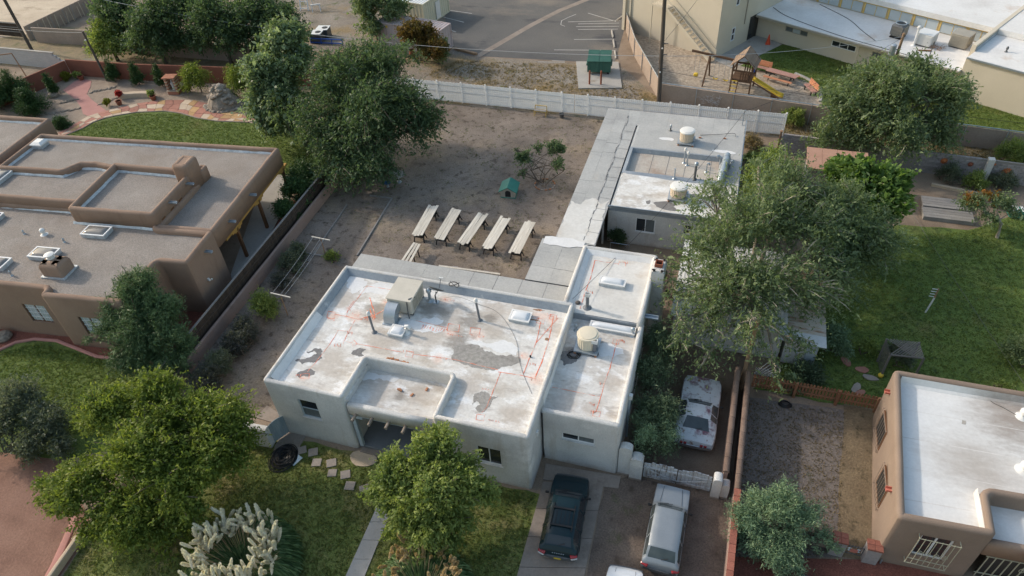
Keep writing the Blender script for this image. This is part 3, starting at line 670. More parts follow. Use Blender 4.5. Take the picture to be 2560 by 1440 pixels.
# ------------------------------------------------------------------ the white adobe house
def window_y(parent, x0, x1, z0, z1, yw, depth=.12, mull='v', glass='glass_dark', frame='white_frame', fw=.06, name='window', sill=True, n=2, out=-1, sillmat='white_stucco', grid=None):
    """window in a wall facing out*Y at yw, set back by depth; parent coordinates"""
    yp = yw-out*depth
    m = MB()
    for a, b, c, d in ((x0,x1,z0,z0+fw),(x0,x1,z1-fw,z1),(x0,x0+fw,z0+fw,z1-fw),(x1-fw,x1,z0+fw,z1-fw)):
        m.box(a, b, min(yp,yp+out*.05), max(yp,yp+out*.05), c, d)
    if mull == 'v':
        for k in range(1, n): xm = x0+(x1-x0)*k/n; m.box(xm-fw*.45, xm+fw*.45, min(yp,yp+out*.045), max(yp,yp+out*.045), z0+fw, z1-fw)
    elif mull == 'h':
        for k in range(1, n): zm = z0+(z1-z0)*k/n; m.box(x0+fw, x1-fw, min(yp,yp+out*.045), max(yp,yp+out*.045), zm-fw*.45, zm+fw*.45)
    w = obj(name, m, frame, parent, world=False)
    gs = glass if isinstance(glass, (list, tuple)) else [glass]*n
    for k in range(n):
        if mull == 'v': a, b, c, d = x0+(x1-x0)*k/n+fw*.5, x0+(x1-x0)*(k+1)/n-fw*.5, z0+fw*.5, z1-fw*.5
        else: a, b, c, d = x0+fw*.5, x1-fw*.5, z0+(z1-z0)*k/n+fw*.5, z0+(z1-z0)*(k+1)/n-fw*.5
        obj('pane', MB().box(a, b, min(yp+out*.012,yp+out*.02), max(yp+out*.012,yp+out*.02), c, d), gs[k], w, world=False)
    if grid:
        gm = MB(); nx, nz = grid
        for i in range(1, nx): x = x0+(x1-x0)*i/nx; gm.box(x-.018, x+.018, min(yp+out*.02,yp+out*.045), max(yp+out*.02,yp+out*.045), z0+fw, z1-fw)
        for i in range(1, nz): z = z0+(z1-z0)*i/nz; gm.box(x0+fw, x1-fw, min(yp+out*.02,yp+out*.05), max(yp+out*.02,yp+out*.05), z-.018, z+.018)
        obj('muntin', gm, 'white_frame', w, world=False)
    if sill:
        obj('sill', MB().box(x0-.06, x1+.06, min(yw-out*.1,yw+out*.05), max(yw-out*.1,yw+out*.05), z0-.07, z0-.004), sillmat, w, world=False)
    XF[w.name] = XF[parent.name]
    return w

house = thing('adobe_house', 'white stucco flat-roofed house with orange paint marks on its patched roof', 'house', (0,0,0))
X0, X1, Y0, Y1, ZT, ZD = -20.9, -6.42, 18.95, 28.55, 4.4, 3.98
NX0, NX1, NY = -16.25, -11.35, 21.75
main_pts = [(X0,Y0),(NX0,Y0),(NX0,NY),(NX1,NY),(NX1,Y0),(X1,Y0),(X1,Y1),(X0,Y1)]
w = adobe_wall('wall', main_pts, .26, -.05, ZT, 'white_stucco', house, r=.12, fil=.2, seed=3)
cut(w, [(-19.1,-18.0,18.7,19.1,1.95,3.4),(-9.2,-7.9,18.7,19.1,1.5,2.85)], house)
window_y(house, -19.1, -18.0, 1.95, 3.4, 18.95, mull='h', glass=['glass_blind','glass_dark'], frame='porch_blue')
window_y(house, -9.2, -7.9, 1.5, 2.85, 18.95, mull='v', glass='glass_dark')
obj('roof_deck', MB().sheet([(X0+.2,Y0+.2),(NX0+.1,Y0+.2),(NX0+.1,NY+.2),(NX1-.1,NY+.2),(NX1-.1,Y0+.2),(X1-.2,Y0+.2),(X1-.2,Y1-.2),(X0+.2,Y1-.2)], ZD), 'white_roof', house)
def cant(name, pts, z, h, w_, mat, seed=1):
    m = MB(); prof = [(0, z+h), (w_, z+.005), (w_*.6, z-.04), (0, z-.04)]
    sweep(m, subdiv(pts, .9, False), prof, False, jitter=.02, seed=seed)
    return obj(name, m, mat, house, smooth=True)
cant('cant_strip', [(X1-.22,Y1-.26),(X0+.26,Y1-.26)], ZD, .36, .26, 'aluminium_coat', 2)
cant('cant_strip', [(X0+.26,Y1-.32),(X0+.26,24.4)], ZD, .36, .24, 'aluminium_coat', 3)
cant('cant_strip', [(X0+.26,24.4),(X0+.26,Y0+.4)], ZD, .34, .3, 'patch_white', 4)
# porch between the two wings
obj('porch_floor', MB().box(NX0+.02, NX1-.02, 19.1, NY+.02, 0, .22), 'porch_floor', house)
obj('porch_step', MB().box(NX0+.2, NX1-.2, 18.75, 19.08, 0, .12), 'old_concrete', house)
obj('porch_roof', MB().box(NX0+.01, NX1-.01, 19.2, NY+.1, 3.25, 3.5), 'white_roof', house)
adobe_wall('porch_beam', [(NX0+.1,19.0),(NX1-.1,19.0)], .34, 3.02, 3.78, 'white_stucco', house, r=.14, fil=.05, closed=False, seed=9)
obj('lintel', MB().box(NX0+.1, NX1-.1, 19.06, 19.24, 2.86, 3.0), 'porch_blue', house)
obj('post', MB().bar((NX0+.2,19.15,.2),(NX0+.2,19.15,3.0),.2,.18), 'porch_blue', house)
obj('post', MB().bar((NX1-.25,19.15,.2),(NX1-.25,19.15,3.0),.2,.18), 'porch_blue', house)
obj('corbel', MB().box(NX0+.05, NX0+.75, 19.07, 19.22, 2.66, 2.85), 'porch_blue', house)
for k in range(5):
    x = -15.75+k*.93
    obj('viga', MB().tube([(x+.01*k,18.55-.04*(k%2),3.13),(x,21.6,3.16)], .085, 9), 'log', house, smooth=True)
obj('front_door', MB().box(-14.3,-13.35,NY-.05,NY+.02,.22,2.3), 'door_dark', house)
obj('door_pane', MB().box(-14.1,-13.55,NY-.065,NY-.052,1.2,2.1), 'glass_dark', house)
# lower garage wing on the right and the rear wing
ZE, ZED = 3.98, 3.55
e = adobe_wall('wall', [(-6.3,21.0),(-2.42,21.0),(-2.42,28.2)], .28, -.05, ZE, 'white_stucco', house, r=.16, fil=.2, closed=False, seed=5)
cut(e, [(-5.34,-3.64,20.8,21.15,2.02,2.54)], house)
window_y(house, -5.34, -3.64, 2.02, 2.54, 21.0, mull='v', glass=['glass_dark','glass_blind'])
obj('roof_deck', MB().sheet([(-6.5,21.2),(-2.6,21.2),(-2.6,28.2),(-6.5,28.2)], ZED), 'white_roof', house)
cant('cant_strip', [(X1+.0,Y1-.5),(X1+.0,21.35)][::-1], ZED, .72, .0001+.2, 'patch_white', 6)
E2 = adobe_wall('wall', [(-2.5,28.0),(-2.5,34.0),(-7.15,34.0),(-7.15,28.5)], .32, -.05, 4.28, 'white_stucco', house, r=.15, fil=.2, closed=False, seed=6)
obj('rear_wing_body', MB().box(-6.9,-2.7,28.22,33.8,.0,3.96), 'white_stucco', house)
obj('roof_deck', MB().sheet([(-6.95,28.2),(-2.65,28.2),(-2.65,33.85),(-6.95,33.85)], 3.965), 'cream_roof', house)
obj('roof_step', MB().box(-6.4,-2.62,28.14,28.2,3.3,3.93), 'aluminium_coat', house)
m = MB(); sweep(m, subdiv([(-6.83,28.6),(-6.83,33.68),(-2.82,33.68)][::-1], .8, False), [(0,4.2),(.28,3.97),(.2,3.93),(0,3.93)], False, jitter=.015, seed=8)
obj('cant_strip', m, 'patch_white', house, smooth=True)
# downspout box and canale on the east wall
obj('scupper_box', MB().box(-2.40,-2.22,23.3,23.5,3.3,3.6), 'white_metal', house)
obj('downspout', MB().box(-2.39,-2.29,23.35,23.45,.1,3.3), 'porch_blue', house)
m = MB(); sweep(m, [(-2.55,28.9),(-1.75,28.9)], [(-.12,.0+3.85),(.12,3.85),(.15,3.98),(.11,3.98),(.09,3.88),(-.09,3.88),(-.11,3.98),(-.15,3.98)], False)
obj('canale', m, 'galv', house)
obj('utility_panel', MB().box(-6.41,-6.33,20.1,20.3,3.0,3.35), 'white_metal', house)
obj('service_cable', MB().tube([(-6.36,20.95,3.95),(-6.30,20.93,3.3),(-6.34,20.92,1.6),(-6.25,20.94,.2)], .018, 5), 'wire_dark', house)
# fireplace chimney on the east side
ch = MB(); sweep(ch, fillet([(-2.75,31.4),(-1.75,31.4),(-1.75,32.9),(-2.75,32.9)], .12), [(0.35,0),(0,0),(0,1.6),(.12,2.4),(.14,4.9),(.22,5.02),(.35,5.02)][::-1], True)
ch.sheet([(-2.55,31.6),(-1.95,31.6),(-1.95,32.7),(-2.55,32.7)], 5.015)
chim = obj('chimney', ch, 'white_stucco', house, smooth=True)
fl = MB()
for a in ((-2.5,-2.05,31.92,31.98),(-2.5,-2.05,32.32,32.38),(-2.5,-2.44,31.98,32.32),(-2.11,-2.05,31.98,32.32)): fl.box(a[0],a[1],a[2],a[3],5.0,5.24)
obj('flue', fl, 'clay', chim)
obj('flue_shaft', MB().box(-2.44,-2.11,31.98,32.32,5.0,5.06), 'black_plastic', chim)
# roof of the rear carport strip and of the link wing: rolled sheets with dark seams between them
def rollroof(parent, x0, x1, y0, y1, z, nx, ny, seed, mat='grey_roll', base='seam', th=.16, lap=.02, skip=()):
    rnd = random.Random(seed)
    obj('roof_slab', MB().box(x0, x1, y0, y1, z-th, z), base, parent)
    for i in range(nx):
        ys = [y0]+sorted(y0+(y1-y0)*(k+1+rnd.uniform(-.25,.25))/ny for k in range(ny-1))+[y1]
        for k in range(ny):
            a0 = x0+(x1-x0)*i/nx; a1 = x0+(x1-x0)*(i+1)/nx
            g = rnd.choice([.004,.004,.006,.02]); h = rnd.choice([.004,.004,.012,.03])
            z1 = z+.012+rnd.uniform(0,.012)
            m = MB(); m.prism([(a0+g*(i>0),ys[k]+h*(k>0)),(a1-.004*(i<nx-1),ys[k]+h*(k>0)),(a1-.004*(i<nx-1),ys[k+1]),(a0+g*(i>0),ys[k+1]+rnd.uniform(-.008,.0))], z+.002, z1)
            obj('roof_sheet', m, mat, parent)
rollroof(house, -21.5, -7.2, Y1-.05, 31.35, 2.88, 9, 2, 11)
obj('fascia', MB().box(-21.5,-10.25,31.352,31.39,2.66,2.86), 'white_stucco', house)
obj('fascia', MB().box(-21.54,-21.502,28.5,31.4,2.66,2.86), 'white_stucco', house)
rollroof(house, -10.25, -7.2, 31.4, 35.6, 2.94, 2, 3, 12)
obj('link_wing_body', MB().box(-10.15,-7.25,31.42,35.5,0,2.76), 'white_stucco', house)
for x in (-21.2,-18.6,-15.9,-13.2,-10.6): obj('post', MB().bar((x,31.2,0),(x,31.2,2.7),.16,.16), 'grey_plank', house)
m = MB(); ribbon(m, subdiv([(-10.1,35.45),(-7.4,35.5)], .4, False), .9, 2.985, 3, .4); obj('roof_patch', m, 'patch_white', house)

# ------------------------------------------------------------------ guest house
guest = thing('guest_house', 'low guest house with grey rolled roofing and white coated front roof', 'house', (0,0,0))
ZG = 2.9
gw = MB()
gw.box(-6.7, 1.6, 40.02, 53.9, -.05, 2.72)
gwo = obj('wall', gw, 'white_stucco', guest)
cut(gwo, [(-4.75,-3.4,39.8,40.14,1.18,2.35),(-1.5,-.78,39.8,40.14,1.5,2.3)], guest)
window_y(guest, -4.75, -3.4, 1.18, 2.35, 40.02, mull='v', glass=['glass_dark','glass_blind'], depth=.08)
window_y(guest, -1.5, -.78, 1.5, 2.3, 40.02, mull='h', glass='glass_dark', depth=.08)
obj('breezeway_wall', MB().box(-9.3,-9.1,35.65,53.8,0,2.7), 'white_stucco', guest)
for y in (36.2,39.6): obj('post', MB().bar((-6.95,y,0),(-6.95,y,2.72),.13,.13), 'white_stucco', guest)
rollroof(guest, -9.45, -6.72, 35.65, 54.0, ZG, 3, 10, 21)
rollroof(guest, -6.72, 1.68, 51.6, 54.0, ZG, 7, 1, 22)
# the raised roof: a shallow slab with a sloping left edge
sl = MB(); a = [(-6.72,40.0),(1.7,40.0),(1.7,51.6),(-6.72,51.6)]; b = [(-6.42,40.0),(1.7,40.0),(1.7,51.4),(-6.42,51.4)]
v = [(x,y,2.7) for x,y in a]+[(x,y,3.14) for x,y in b]
sl.add(v, [(3,2,1,0),(0,1,5,4),(1,2,6,5),(2,3,7,6),(3,0,4,7)])
obj('roof_edge', sl, 'aluminium_coat', guest)
rx0, rx1, ry0, ry1 = -6.3, .3, 44.45, 47.65
for nm, mt, (x0,x1,y0,y1) in (('roof_deck','white_roof',(-6.42,1.7,40.0,ry0)),('roof_deck','grey_roll',(-6.42,1.7,ry1,51.4)),('roof_deck','grey_roll',(rx1,1.7,ry0,ry1)),('roof_deck','grey_roll',(-6.42,rx0,ry0,ry1))):
    obj(nm, MB().box(x0,x1,y0,y1,3.0,3.145), mt, guest)
obj('sunken_deck', MB().sheet([(rx0,ry0),(rx1,ry0),(rx1,ry1),(rx0,ry1)], 2.86), 'recess_deck', guest)
m = MB(); sweep(m, subdiv([(rx0,ry0),(rx1,ry0),(rx1,ry1),(rx0,ry1)], .8), [(-.26,3.15),(-.02,3.2),(.0,3.14),(.1,2.87),(.05,2.84),(-.26,3.1)][::-1], True, jitter=.012, seed=4)
obj('parapet_coat', m, 'aluminium_coat', guest, smooth=True)
for x in (-4.7,-3.5,-2.2,-.4):
    obj('roof_seam', MB().box(x,x+.03,ry0+.1,ry1-.1,2.862,2.868), 'seam', guest)
obj('drip_edge', MB().box(-6.74,1.74,39.93,39.99,2.98,3.16), 'galv', guest)
obj('drip_edge', MB().box(1.712,1.77,40.0,54.0,2.72,3.0), 'galv', guest)
for nm, c, mt in (('roof_patch', blobpoly(-2.9,40.75,.85,.45,5,20,.3), 'patch_dark'),('roof_patch', blobpoly(-4.1,40.9,.18,.2,6,14,.3), 'patch_dark'),('roof_patch', blobpoly(-2.2,44.2,3.3,.28,8,26,.2), 'aluminium_coat'),
                  ('roof_patch', blobpoly(-1.0,42.3,.4,.3,9,14,.3), 'patch_grey'),('roof_patch', blobpoly(.4,48.6,.9,.22,12,14,.15), 'patch_white'),('roof_patch', blobpoly(-4.0,49.6,.55,.25,13,14,.2), 'patch_white')):
    obj(nm, MB().sheet(c, 3.149), mt, guest)
# white coating spilled over the strip by the link wing
poly = fract([(-9.4,35.75),(-8.0,35.72),(-6.78,35.75),(-6.78,38.4),(-6.78,40.9),(-7.3,40.3),(-8.0,40.9),(-8.7,39.9),(-9.4,40.2),(-9.4,38)], 3, 5, .14)
obj('roof_patch', MB().sheet([(min(-6.76,max(-9.43,x)),max(35.7,y)) for x,y in poly], 2.932), 'cream_roof', guest)
# dark bead of sealant along the long seam
m = MB(); rs = random.Random(4)
for k in range(40):
    y = 36+17*k/40; x = -7.55+.05*math.sin(k*.9)
    ribbon(m, [(x+rs.uniform(-.03,.03),y),(x+rs.uniform(-.03,.03),y+.45)], rs.choice([.02,.05,.09]), 2.936)
for k in range(11):
    y = 37+k*1.35; ribbon(m, [(-7.5,y),(-6.75,y+rs.uniform(-.06,.06))], .035, 2.9365)
obj('seam_sealant', m, 'seam', guest)
obj('meter_mast', MB().tube([(1.45,53.3,2.9),(1.45,53.3,4.2),(1.52,53.2,4.3)], .04, 6), 'galv', guest)
# ------------------------------------------------------------------ things standing on the roofs
def cooler(c, r, h, label, tan='cooler_cream', top='cooler_cream', stand='galv', name='evaporative_cooler'):
    t = thing(name, label, 'cooler', c, 0, 'round evaporative coolers')
    b = MB(); b.obox((0,0,.12), r*2.3, r*2.3, .1); obj('stand', b, stand, t, world=False)
    for i,(x,y) in enumerate(((-1,-1),(1,-1),(1,1),(-1,1))): obj('leg', MB().obox((x*r,y*r,0), .12,.2,.12), 'loose_brick', t, world=False)
    m = MB(); n = 48; v = []; f = []
    for k, (rr, z) in enumerate(((r*.94,.22),(r,.26),(r,.22+h*.82),(r*.97,.22+h*.86))):
        for i in range(n):
            q = rr*(1-.035*(i % 2) if k in (1,2) else 1); a = 2*math.pi*i/n; v.append((q*math.cos(a), q*math.sin(a), z))
    for k in range(3): f += [(k*n+i, k*n+(i+1)%n, (k+1)*n+(i+1)%n, (k+1)*n+i) for i in range(n)]
    m.add(v, f); obj('ribbed_drum', m, tan, t, world=False)
    obj('lid', MB().lathe((0,0,.22+h*.84), [(r*1.06,0),(r*1.07,.06),(r*1.02,.11),(r*.86,.12),(r*.84,.15),(r*.5,.17),(r*.12,.19)], 32), top, t, world=False, smooth=True)
    obj('motor_box', MB().obox((r*1.02,-.1,.3), .12,.3,.25), 'galv', t, world=False)
    return t
def vent(c, r, h, label, cap='galv', pipe='galv', kind='can', lean=(0,0)):
    t = thing('vent_pipe', label, 'vent', c, 0, 'roof vent pipes')
    top = (lean[0], lean[1], h)
    obj('flashing', MB().lathe((0,0,0), [(r*2.6,0),(r*1.6,.05),(r*1.1,.12),(r*1.02,.13)], 14), pipe, t, world=False, smooth=True)
    obj('pipe', MB().tube([(0,0,.02),lerp((0,0,0),top,.5),top], r, 10), pipe, t, world=False, smooth=True)
    if kind == 'can': obj('cap', MB().lathe(top, [(r*1.2,-.08),(r*1.75,-.04),(r*1.75,.10),(r*1.2,.16),(r*.4,.2)], 14), cap, t, world=False, smooth=True)
    elif kind == 'goose': obj('cap', MB().tube([top,(top[0]+.02,top[1],h+.12),(top[0]+r*2,top[1],h+.16),(top[0]+r*3.4,top[1]-.02,h+.04)], [r*1.2,r*1.3,r*1.2,r*1.3], 10), cap, t, world=False, smooth=True)
    elif kind == 'box':
        m = MB()
        for a in ((-1.6,1.6,-1.1,-.8),(-1.6,1.6,.8,1.1),(-1.6,-1.3,-.8,.8),(1.3,1.6,-.8,.8)): m.box(a[0]*r,a[1]*r,a[2]*r,a[3]*r,h-.05,h+.16)
        obj('cap', m, cap, t, world=False)
    return t
def skylight(c, sx, sy, h, label, rot=0.0, dome='skylight_dome', frame='white_metal', name='skylight'):
    t = thing(name, label, 'skylight', c, rot, 'roof skylights')
    obj('curb', MB().obox((0,0,0), sx, sy, h), 'flashing', t, world=False)
    m = MB(); fw = .07
    for a in ((-sx/2-.03,sx/2+.03,-sy/2-.03,-sy/2+fw),(-sx/2-.03,sx/2+.03,sy/2-fw,sy/2+.03),(-sx/2-.03,-sx/2+fw,-sy/2+fw,sy/2-fw),(sx/2-fw,sx/2+.03,-sy/2+fw,sy/2-fw)): m.box(*a, h+.001, h+.06)
    obj('frame', m, frame, t, world=False)
    nx, ny = 10, 8; v = []; f = []
    for j in range(ny+1):
        for i in range(nx+1):
            u, w_ = 2*i/nx-1, 2*j/ny-1
            z = h+.03+.16*min(1, 2.2*(1-u**6)*(1-w_**6))*(.6+.4*(1-u*u)*(1-w_*w_)) if abs(u) < 1 and abs(w_) < 1 else h+.03
            v.append((u*(sx/2-fw), w_*(sy/2-fw), z))
    f = [(j*(nx+1)+i, j*(nx+1)+i+1, (j+1)*(nx+1)+i+1, (j+1)*(nx+1)+i) for j in range(ny) for i in range(nx)]
    obj('dome', MB().add(v, f), dome, t, world=False, smooth='all')
    return t
# swamp cooler with its duct on the main roof
acx, acy = -15.95, 26.55
t = thing('air_conditioner', 'square beige rooftop cooling unit with a curved grey duct', 'air conditioner', (acx,acy,ZD))
obj('cabinet', MB().bbox((0,0,.16), 1.5, 1.8, .95, 0, .03), 'beige_metal', t, world=False)
obj('lid', MB().bbox((0,0,1.112), 1.58, 1.88, .06, 0, .02), 'beige_metal', t, world=False)
for x in (-.66,.66):
    for y in (-.76,.76): obj('foot', MB().obox((x,y,0), .12,.12,.16), 'steel_dark', t, world=False)
for y in (-.35,.35): obj('louver_panel', MB().box(.752,.76,y-.32,y+.32,.3,.98), 'louver', t, world=False)
m = MB(); path = [(-.3,-.86,.68),(-.3,-1.12,.70),(-.3,-1.36,.63),(-.3,-1.5,.46),(-.3,-1.54,.24),(-.3,-1.55,.02)]
v = []; hw = .34
for i, p in enumerate(path):
    a = Vector(path[min(i+1,len(path)-1)])-Vector(path[max(i-1,0)]); a.normalize(); nrm = Vector((1,0,0)).cross(a).normalized()
    for sx, sn in ((-1,-1),(1,-1),(1,1),(-1,1)): v.append(Vector(p)+Vector((sx*hw,0,0))+nrm*sn*.29)
f = []
for i in range(len(path)-1): f += [(i*4+k, i*4+(k+1)%4, (i+1)*4+(k+1)%4, (i+1)*4+k) for k in range(4)]
f += [(3,2,1,0), tuple(range(len(v)-4,len(v)))]
m.add(v, f); obj('duct', m, 'galv', t, world=False, smooth=True)
obj('duct_curb', MB().obox((-.3,-1.55,0), .85,.75,.06), 'galv', t, world=False)
obj('conduit', MB().tube([(.6,-1.1,.02),(.55,-1.03,.6),(.52,-.93,1.05),(.6,-.75,1.2),(.8,-.4,1.1)], .035, 6), 'steel_dark', t, world=False)
vent((-16.85,23.95,ZD), .065, 1.3, 'tall grey vent pipe with a white cap beside the cooling unit duct', 'white_metal', 'pipe_grey', lean=(-.16,.1))
vent((-11.4,26.3,ZD), .065, 1.4, 'tall grey vent pipe with a white cap in the middle of the house roof', 'white_metal', 'pipe_grey', lean=(-.12,.05))
vent((-14.75,27.15,ZD), .09, .75, 'short galvanized vent pipe between the cooling unit and satellite dish')
vent((-5.75,28.75,3.97), .1, .95, 'square grey flue pipe by the step of the rear wing roof', kind='box', cap='white_metal', pipe='pipe_grey')
vent((-4.7,25.75,ZED), .1, .9, 'square grey flue pipe in front of the cream round cooler', kind='box', cap='white_metal', pipe='pipe_grey')
vent((-2.95,27.6,ZED), .07, .42, 'stubby vent with grey ball cap beside the long skylight', lean=(0,0))
vent((-6.05,27.25,ZED), .06, .3, 'stubby vent at the inner corner of the garage roof')
skylight((-9.2,27.0,ZD), 1.15, .8, .16, 'small white domed skylight on the house roof beside rust marks')
skylight((-15.55,24.25,ZD), .85, .75, .16, 'small white domed skylight below the cooling unit duct')
skylight((-4.75,31.05,3.965), 1.5, .62, .2, 'oblong white domed skylight on the rear wing roof')
skylight((-4.1,27.75,ZED), 2.5, .5, .16, 'long narrow white skylight behind the cream round cooler')
vent((-15.05,24.35,ZD), .08, .42, 'white gooseneck vent beside the small square skylight', 'white_metal', 'white_metal', 'goose')
t = cooler((-5.15,26.15,ZED), .56, .88, 'cream ribbed round cooler on the garage wing roof')
cooler((-2.5,49.4,3.145), .54, .86, 'tan round cooler with white lid at the back of the guest house roof', 'cooler_tan', 'cooler_top')
cooler((-2.2,41.9,3.145), .57, .8, 'tan round cooler with white lid near the front edge of the guest house roof', 'cooler_tan', 'cooler_top')
for (x,y,h,k,lab) in ((-2.35,46.9,1.1,'can','grey vent pipe with white ball cap behind the sunken guest roof'),(-2.1,46.6,1.0,'can','slim vent pipe with white cap in the sunken guest roof'),
                      (-1.35,44.4,1.25,'can','tall dark flue pipe on the front rim of the sunken roof'),(-.65,46.0,.6,'goose','gooseneck vent inside the sunken guest roof'),
                      (.95,46.2,.6,'goose','gooseneck vent near the right eave of the guest roof'),(-3.9,50.9,.35,'can','stubby dark vent behind the back cooler'),(-2.75,44.2,.85,'none','thin white pipe beside the front cooler of the guest house')):
    z = 2.86 if (ry0 < y < ry1 and rx0 < x < rx1) else 3.145
    vent((x,y,z), .09 if 'tall' in lab else .055, h, lab, 'white_metal' if 'white' in lab else 'galv', 'steel_dark' if 'dark' in lab else 'galv', k)
# fat duct on the guest roof
t = thing('roof_duct', 'fat grey wrapped duct lying along the sunken guest roof edge', 'duct', (.55,46.0,3.145))
obj('duct_body', MB().tube([(.1,1.6,.05),(.1,1.5,.35),(.08,.9,.36),(-.02,-.6,.33),(-.1,-1.45,.3),(-.12,-1.6,.05)], [.22,.26,.27,.27,.26,.24], 12), 'galv', t, world=False, smooth=True)
for y in (-1.0,.1,1.1): obj('strap', MB().tube([(.08,y-.02,.345),(.08,y+.02,.345)], .285, 14), 'aluminium_coat', t, world=False)
obj('side_vent', MB().tube([(-.3,1.1,-.2),(-.32,1.15,.35),(-.5,1.2,.45),(-.62,1.1,.38)], [.1,.1,.11,.12], 8), 'galv', t, world=False, smooth=True)
# satellite dish on its mast
t = thing('satellite_dish', 'dark oval satellite dish on a short mast on the house roof', 'satellite dish', (-14.35,27.1,ZD))
obj('mast', MB().tube([(0,0,0),(0,0,.55),(.05,.1,.75)], .045, 8), 'steel_dark', t, world=False)
obj('base', MB().obox((0,0,0), .3,.3,.03), 'galv', t, world=False)
m = MB(); v = []; f = []; nr, na = 5, 20
dn = Vector((.1,.75,.62)).normalized(); e1 = dn.cross(Vector((0,0,1))).normalized(); e2 = dn.cross(e1)
for i in range(nr+1):
    for k in range(na):
        a = 2*math.pi*k/na; rr = i/nr
        v.append(Vector((.05,.12,.85))+e1*math.cos(a)*rr*.48+e2*math.sin(a)*rr*.36+dn*(rr*rr*.1))
for i in range(nr): f += [(i*na+k, (i+1)*na+k, (i+1)*na+(k+1)%na, i*na+(k+1)%na) for k in range(na)]
o = obj('dish', m.add(v, f), 'steel_dark', t, world=False, smooth='all')
md = o.modifiers.new('s','SOLIDIFY'); md.thickness = .012
obj('feed_arm', MB().tube([(.05,.1,.6),(.1,.5,.75),(.13,.75,1.2)], .02, 6), 'steel_dark', t, world=False)
m = MB()
for k in range(3): m.obox((.06+.09*k,.78,1.2), .06,.1,.08)
obj('receiver', m, 'white_metal', t, world=False)
# coax cables looping on the roof
rs = random.Random(5)
def cable(name, pts, r, mat, label, cat='cable'):
    P = [Vector(p) for p in pts]; out = []
    for i in range(len(P)-1):
        p0, p1, p2, p3 = P[max(i-1,0)], P[i], P[i+1], P[min(i+2,len(P)-1)]
        for k in range(6):
            s = k/6; out.append(.5*((2*p1)+(p2-p0)*s+(2*p0-5*p1+4*p2-p3)*s*s+(3*p1-p0-3*p2+p3)*s**3))
    out.append(P[-1]); o = obj(name, MB().tube(out, r, 5), mat); return tag(o, label, cat)
R_ = lambda x, y, dz=.02: G(x, y, ZD+dz)
cable('coax_cable', [R_(1110,745,.3),R_(1145,742),R_(1200,762),R_(1235,775),R_(1262,800),R_(1290,850),R_(1298,900),R_(1310,940),R_(1330,985)], .008, 'cord_grey', 'thin grey cable snaking across the house roof from the satellite dish')
pts = [(-13.6+.3*math.cos(a),28.25+.12*math.sin(a*1.3),4.42+.22*abs(math.sin(a*.7))) for a in np.linspace(0,16,34)]
cable('cable_coil', pts, .015, 'wire_dark', 'loose coil of black cable over the parapet behind the dish')
hp = [(-5.75+(.36-.004*k)*math.cos(k*.55)+rs.uniform(-.04,.04), 25.35+(.28-.003*k)*math.sin(k*.55)+rs.uniform(-.03,.03), ZED+.03+.002*k) for k in range(36)]
cable('hose_coil', hp, .02, 'hose_black', 'coil of black hose beside the cream round cooler', 'hose')
# bricks lying about on the roofs
def brick(x, y, z, r, label, group=None, tilt=0.0):
    o = obj('loose_brick', MB().bbox((0,0,0), .21,.1,.065,0,.008), 'loose_brick'); o.location = (x,y,z); o.rotation_euler = (tilt,0,r)
    return tag(o, label, 'brick', group)
for k in range(9):
    p = G(968+k*6.2, 896+k*1.6+rs.uniform(-2,2), ZD)
    brick(p[0], p[1], ZD+.002, rs.uniform(-.5,1.1), 'small orange brick in the row against the porch parapet', 'row of orange bricks on the roof', rs.uniform(-.1,.2))
for x, y, dy in ((998,974,0),(1001,977,.01),(1067,974,0),(1030,988,0)):
    p = G(x, y, 3.5); brick(p[0], p[1], 3.503+dy, rs.uniform(0,3), 'orange brick lying on the low porch roof', 'bricks on the porch roof')
for x, y in ((1750,345),(1812,347)):
    p = G(x, y, 3.15); brick(p[0], p[1], 3.16, .1, 'red brick weighing down a pole behind the back cooler', 'bricks behind the back cooler')
cable('roof_pole', [(-1.6,50.6,3.2),(-.2,50.9,3.25),(.9,51.2,3.3),(1.05,50.9,3.2)], .02, 'cord_grey', 'thin bent pole lying on the guest house roof', 'pole')
# repairs and bare spots of the coatings (thin layers of other material)
def patch(pts, mat, dz, z=ZD, seed=1, jit=.05, step=.25):
    q = [G2(x, y, z) for x, y in pts]
    obj('roof_patch', MB().sheet(fract(q, seed), z+dz), mat, house)
patch([(1130,868),(1165,863),(1200,868),(1230,880),(1255,888),(1300,893),(1302,905),(1270,915),(1235,927),(1200,922),(1160,912),(1128,895)], 'patch_grey', .004, seed=2)
patch([(765,880),(790,870),(808,878),(806,896),(780,906),(755,912),(738,900),(748,897),(775,893),(792,884),(786,877),(770,884)], 'patch_dark', .004, seed=8, jit=.03)
patch([(750,928),(775,921),(790,928),(786,936),(762,940),(748,946),(742,938)], 'patch_dark', .004, seed=9, jit=.05)
patch([(884,876),(900,870),(916,872),(905,880),(910,890),(890,889),(878,884)], 'patch_dark', .004, seed=10, jit=.04)
patch([(1186,985),(1202,979),(1215,980),(1225,990),(1246,991),(1230,1003),(1225,1018),(1212,1030),(1196,1030),(1188,1020),(1200,1012),(1190,1003),(1180,1012),(1183,998)], 'patch_grey', .004, seed=11, jit=.03)
patch([(860,690),(890,690),(920,705),(905,722),(880,735),(866,715)], 'patch_white', .004, seed=13, jit=.06)
patch([(930,712),(1000,722),(1005,735),(950,735),(900,735),(905,720)], 'patch_white', .0042, seed=15, jit=.06)
patch([(985,812),(1060,795),(1110,800),(1085,815),(1120,825),(1030,818)], 'patch_white', .0062, seed=17, jit=.06)
patch([(1178,852),(1260,850),(1300,870),(1290,888),(1245,880),(1210,862)], 'patch_white', .0044, seed=18, jit=.07)
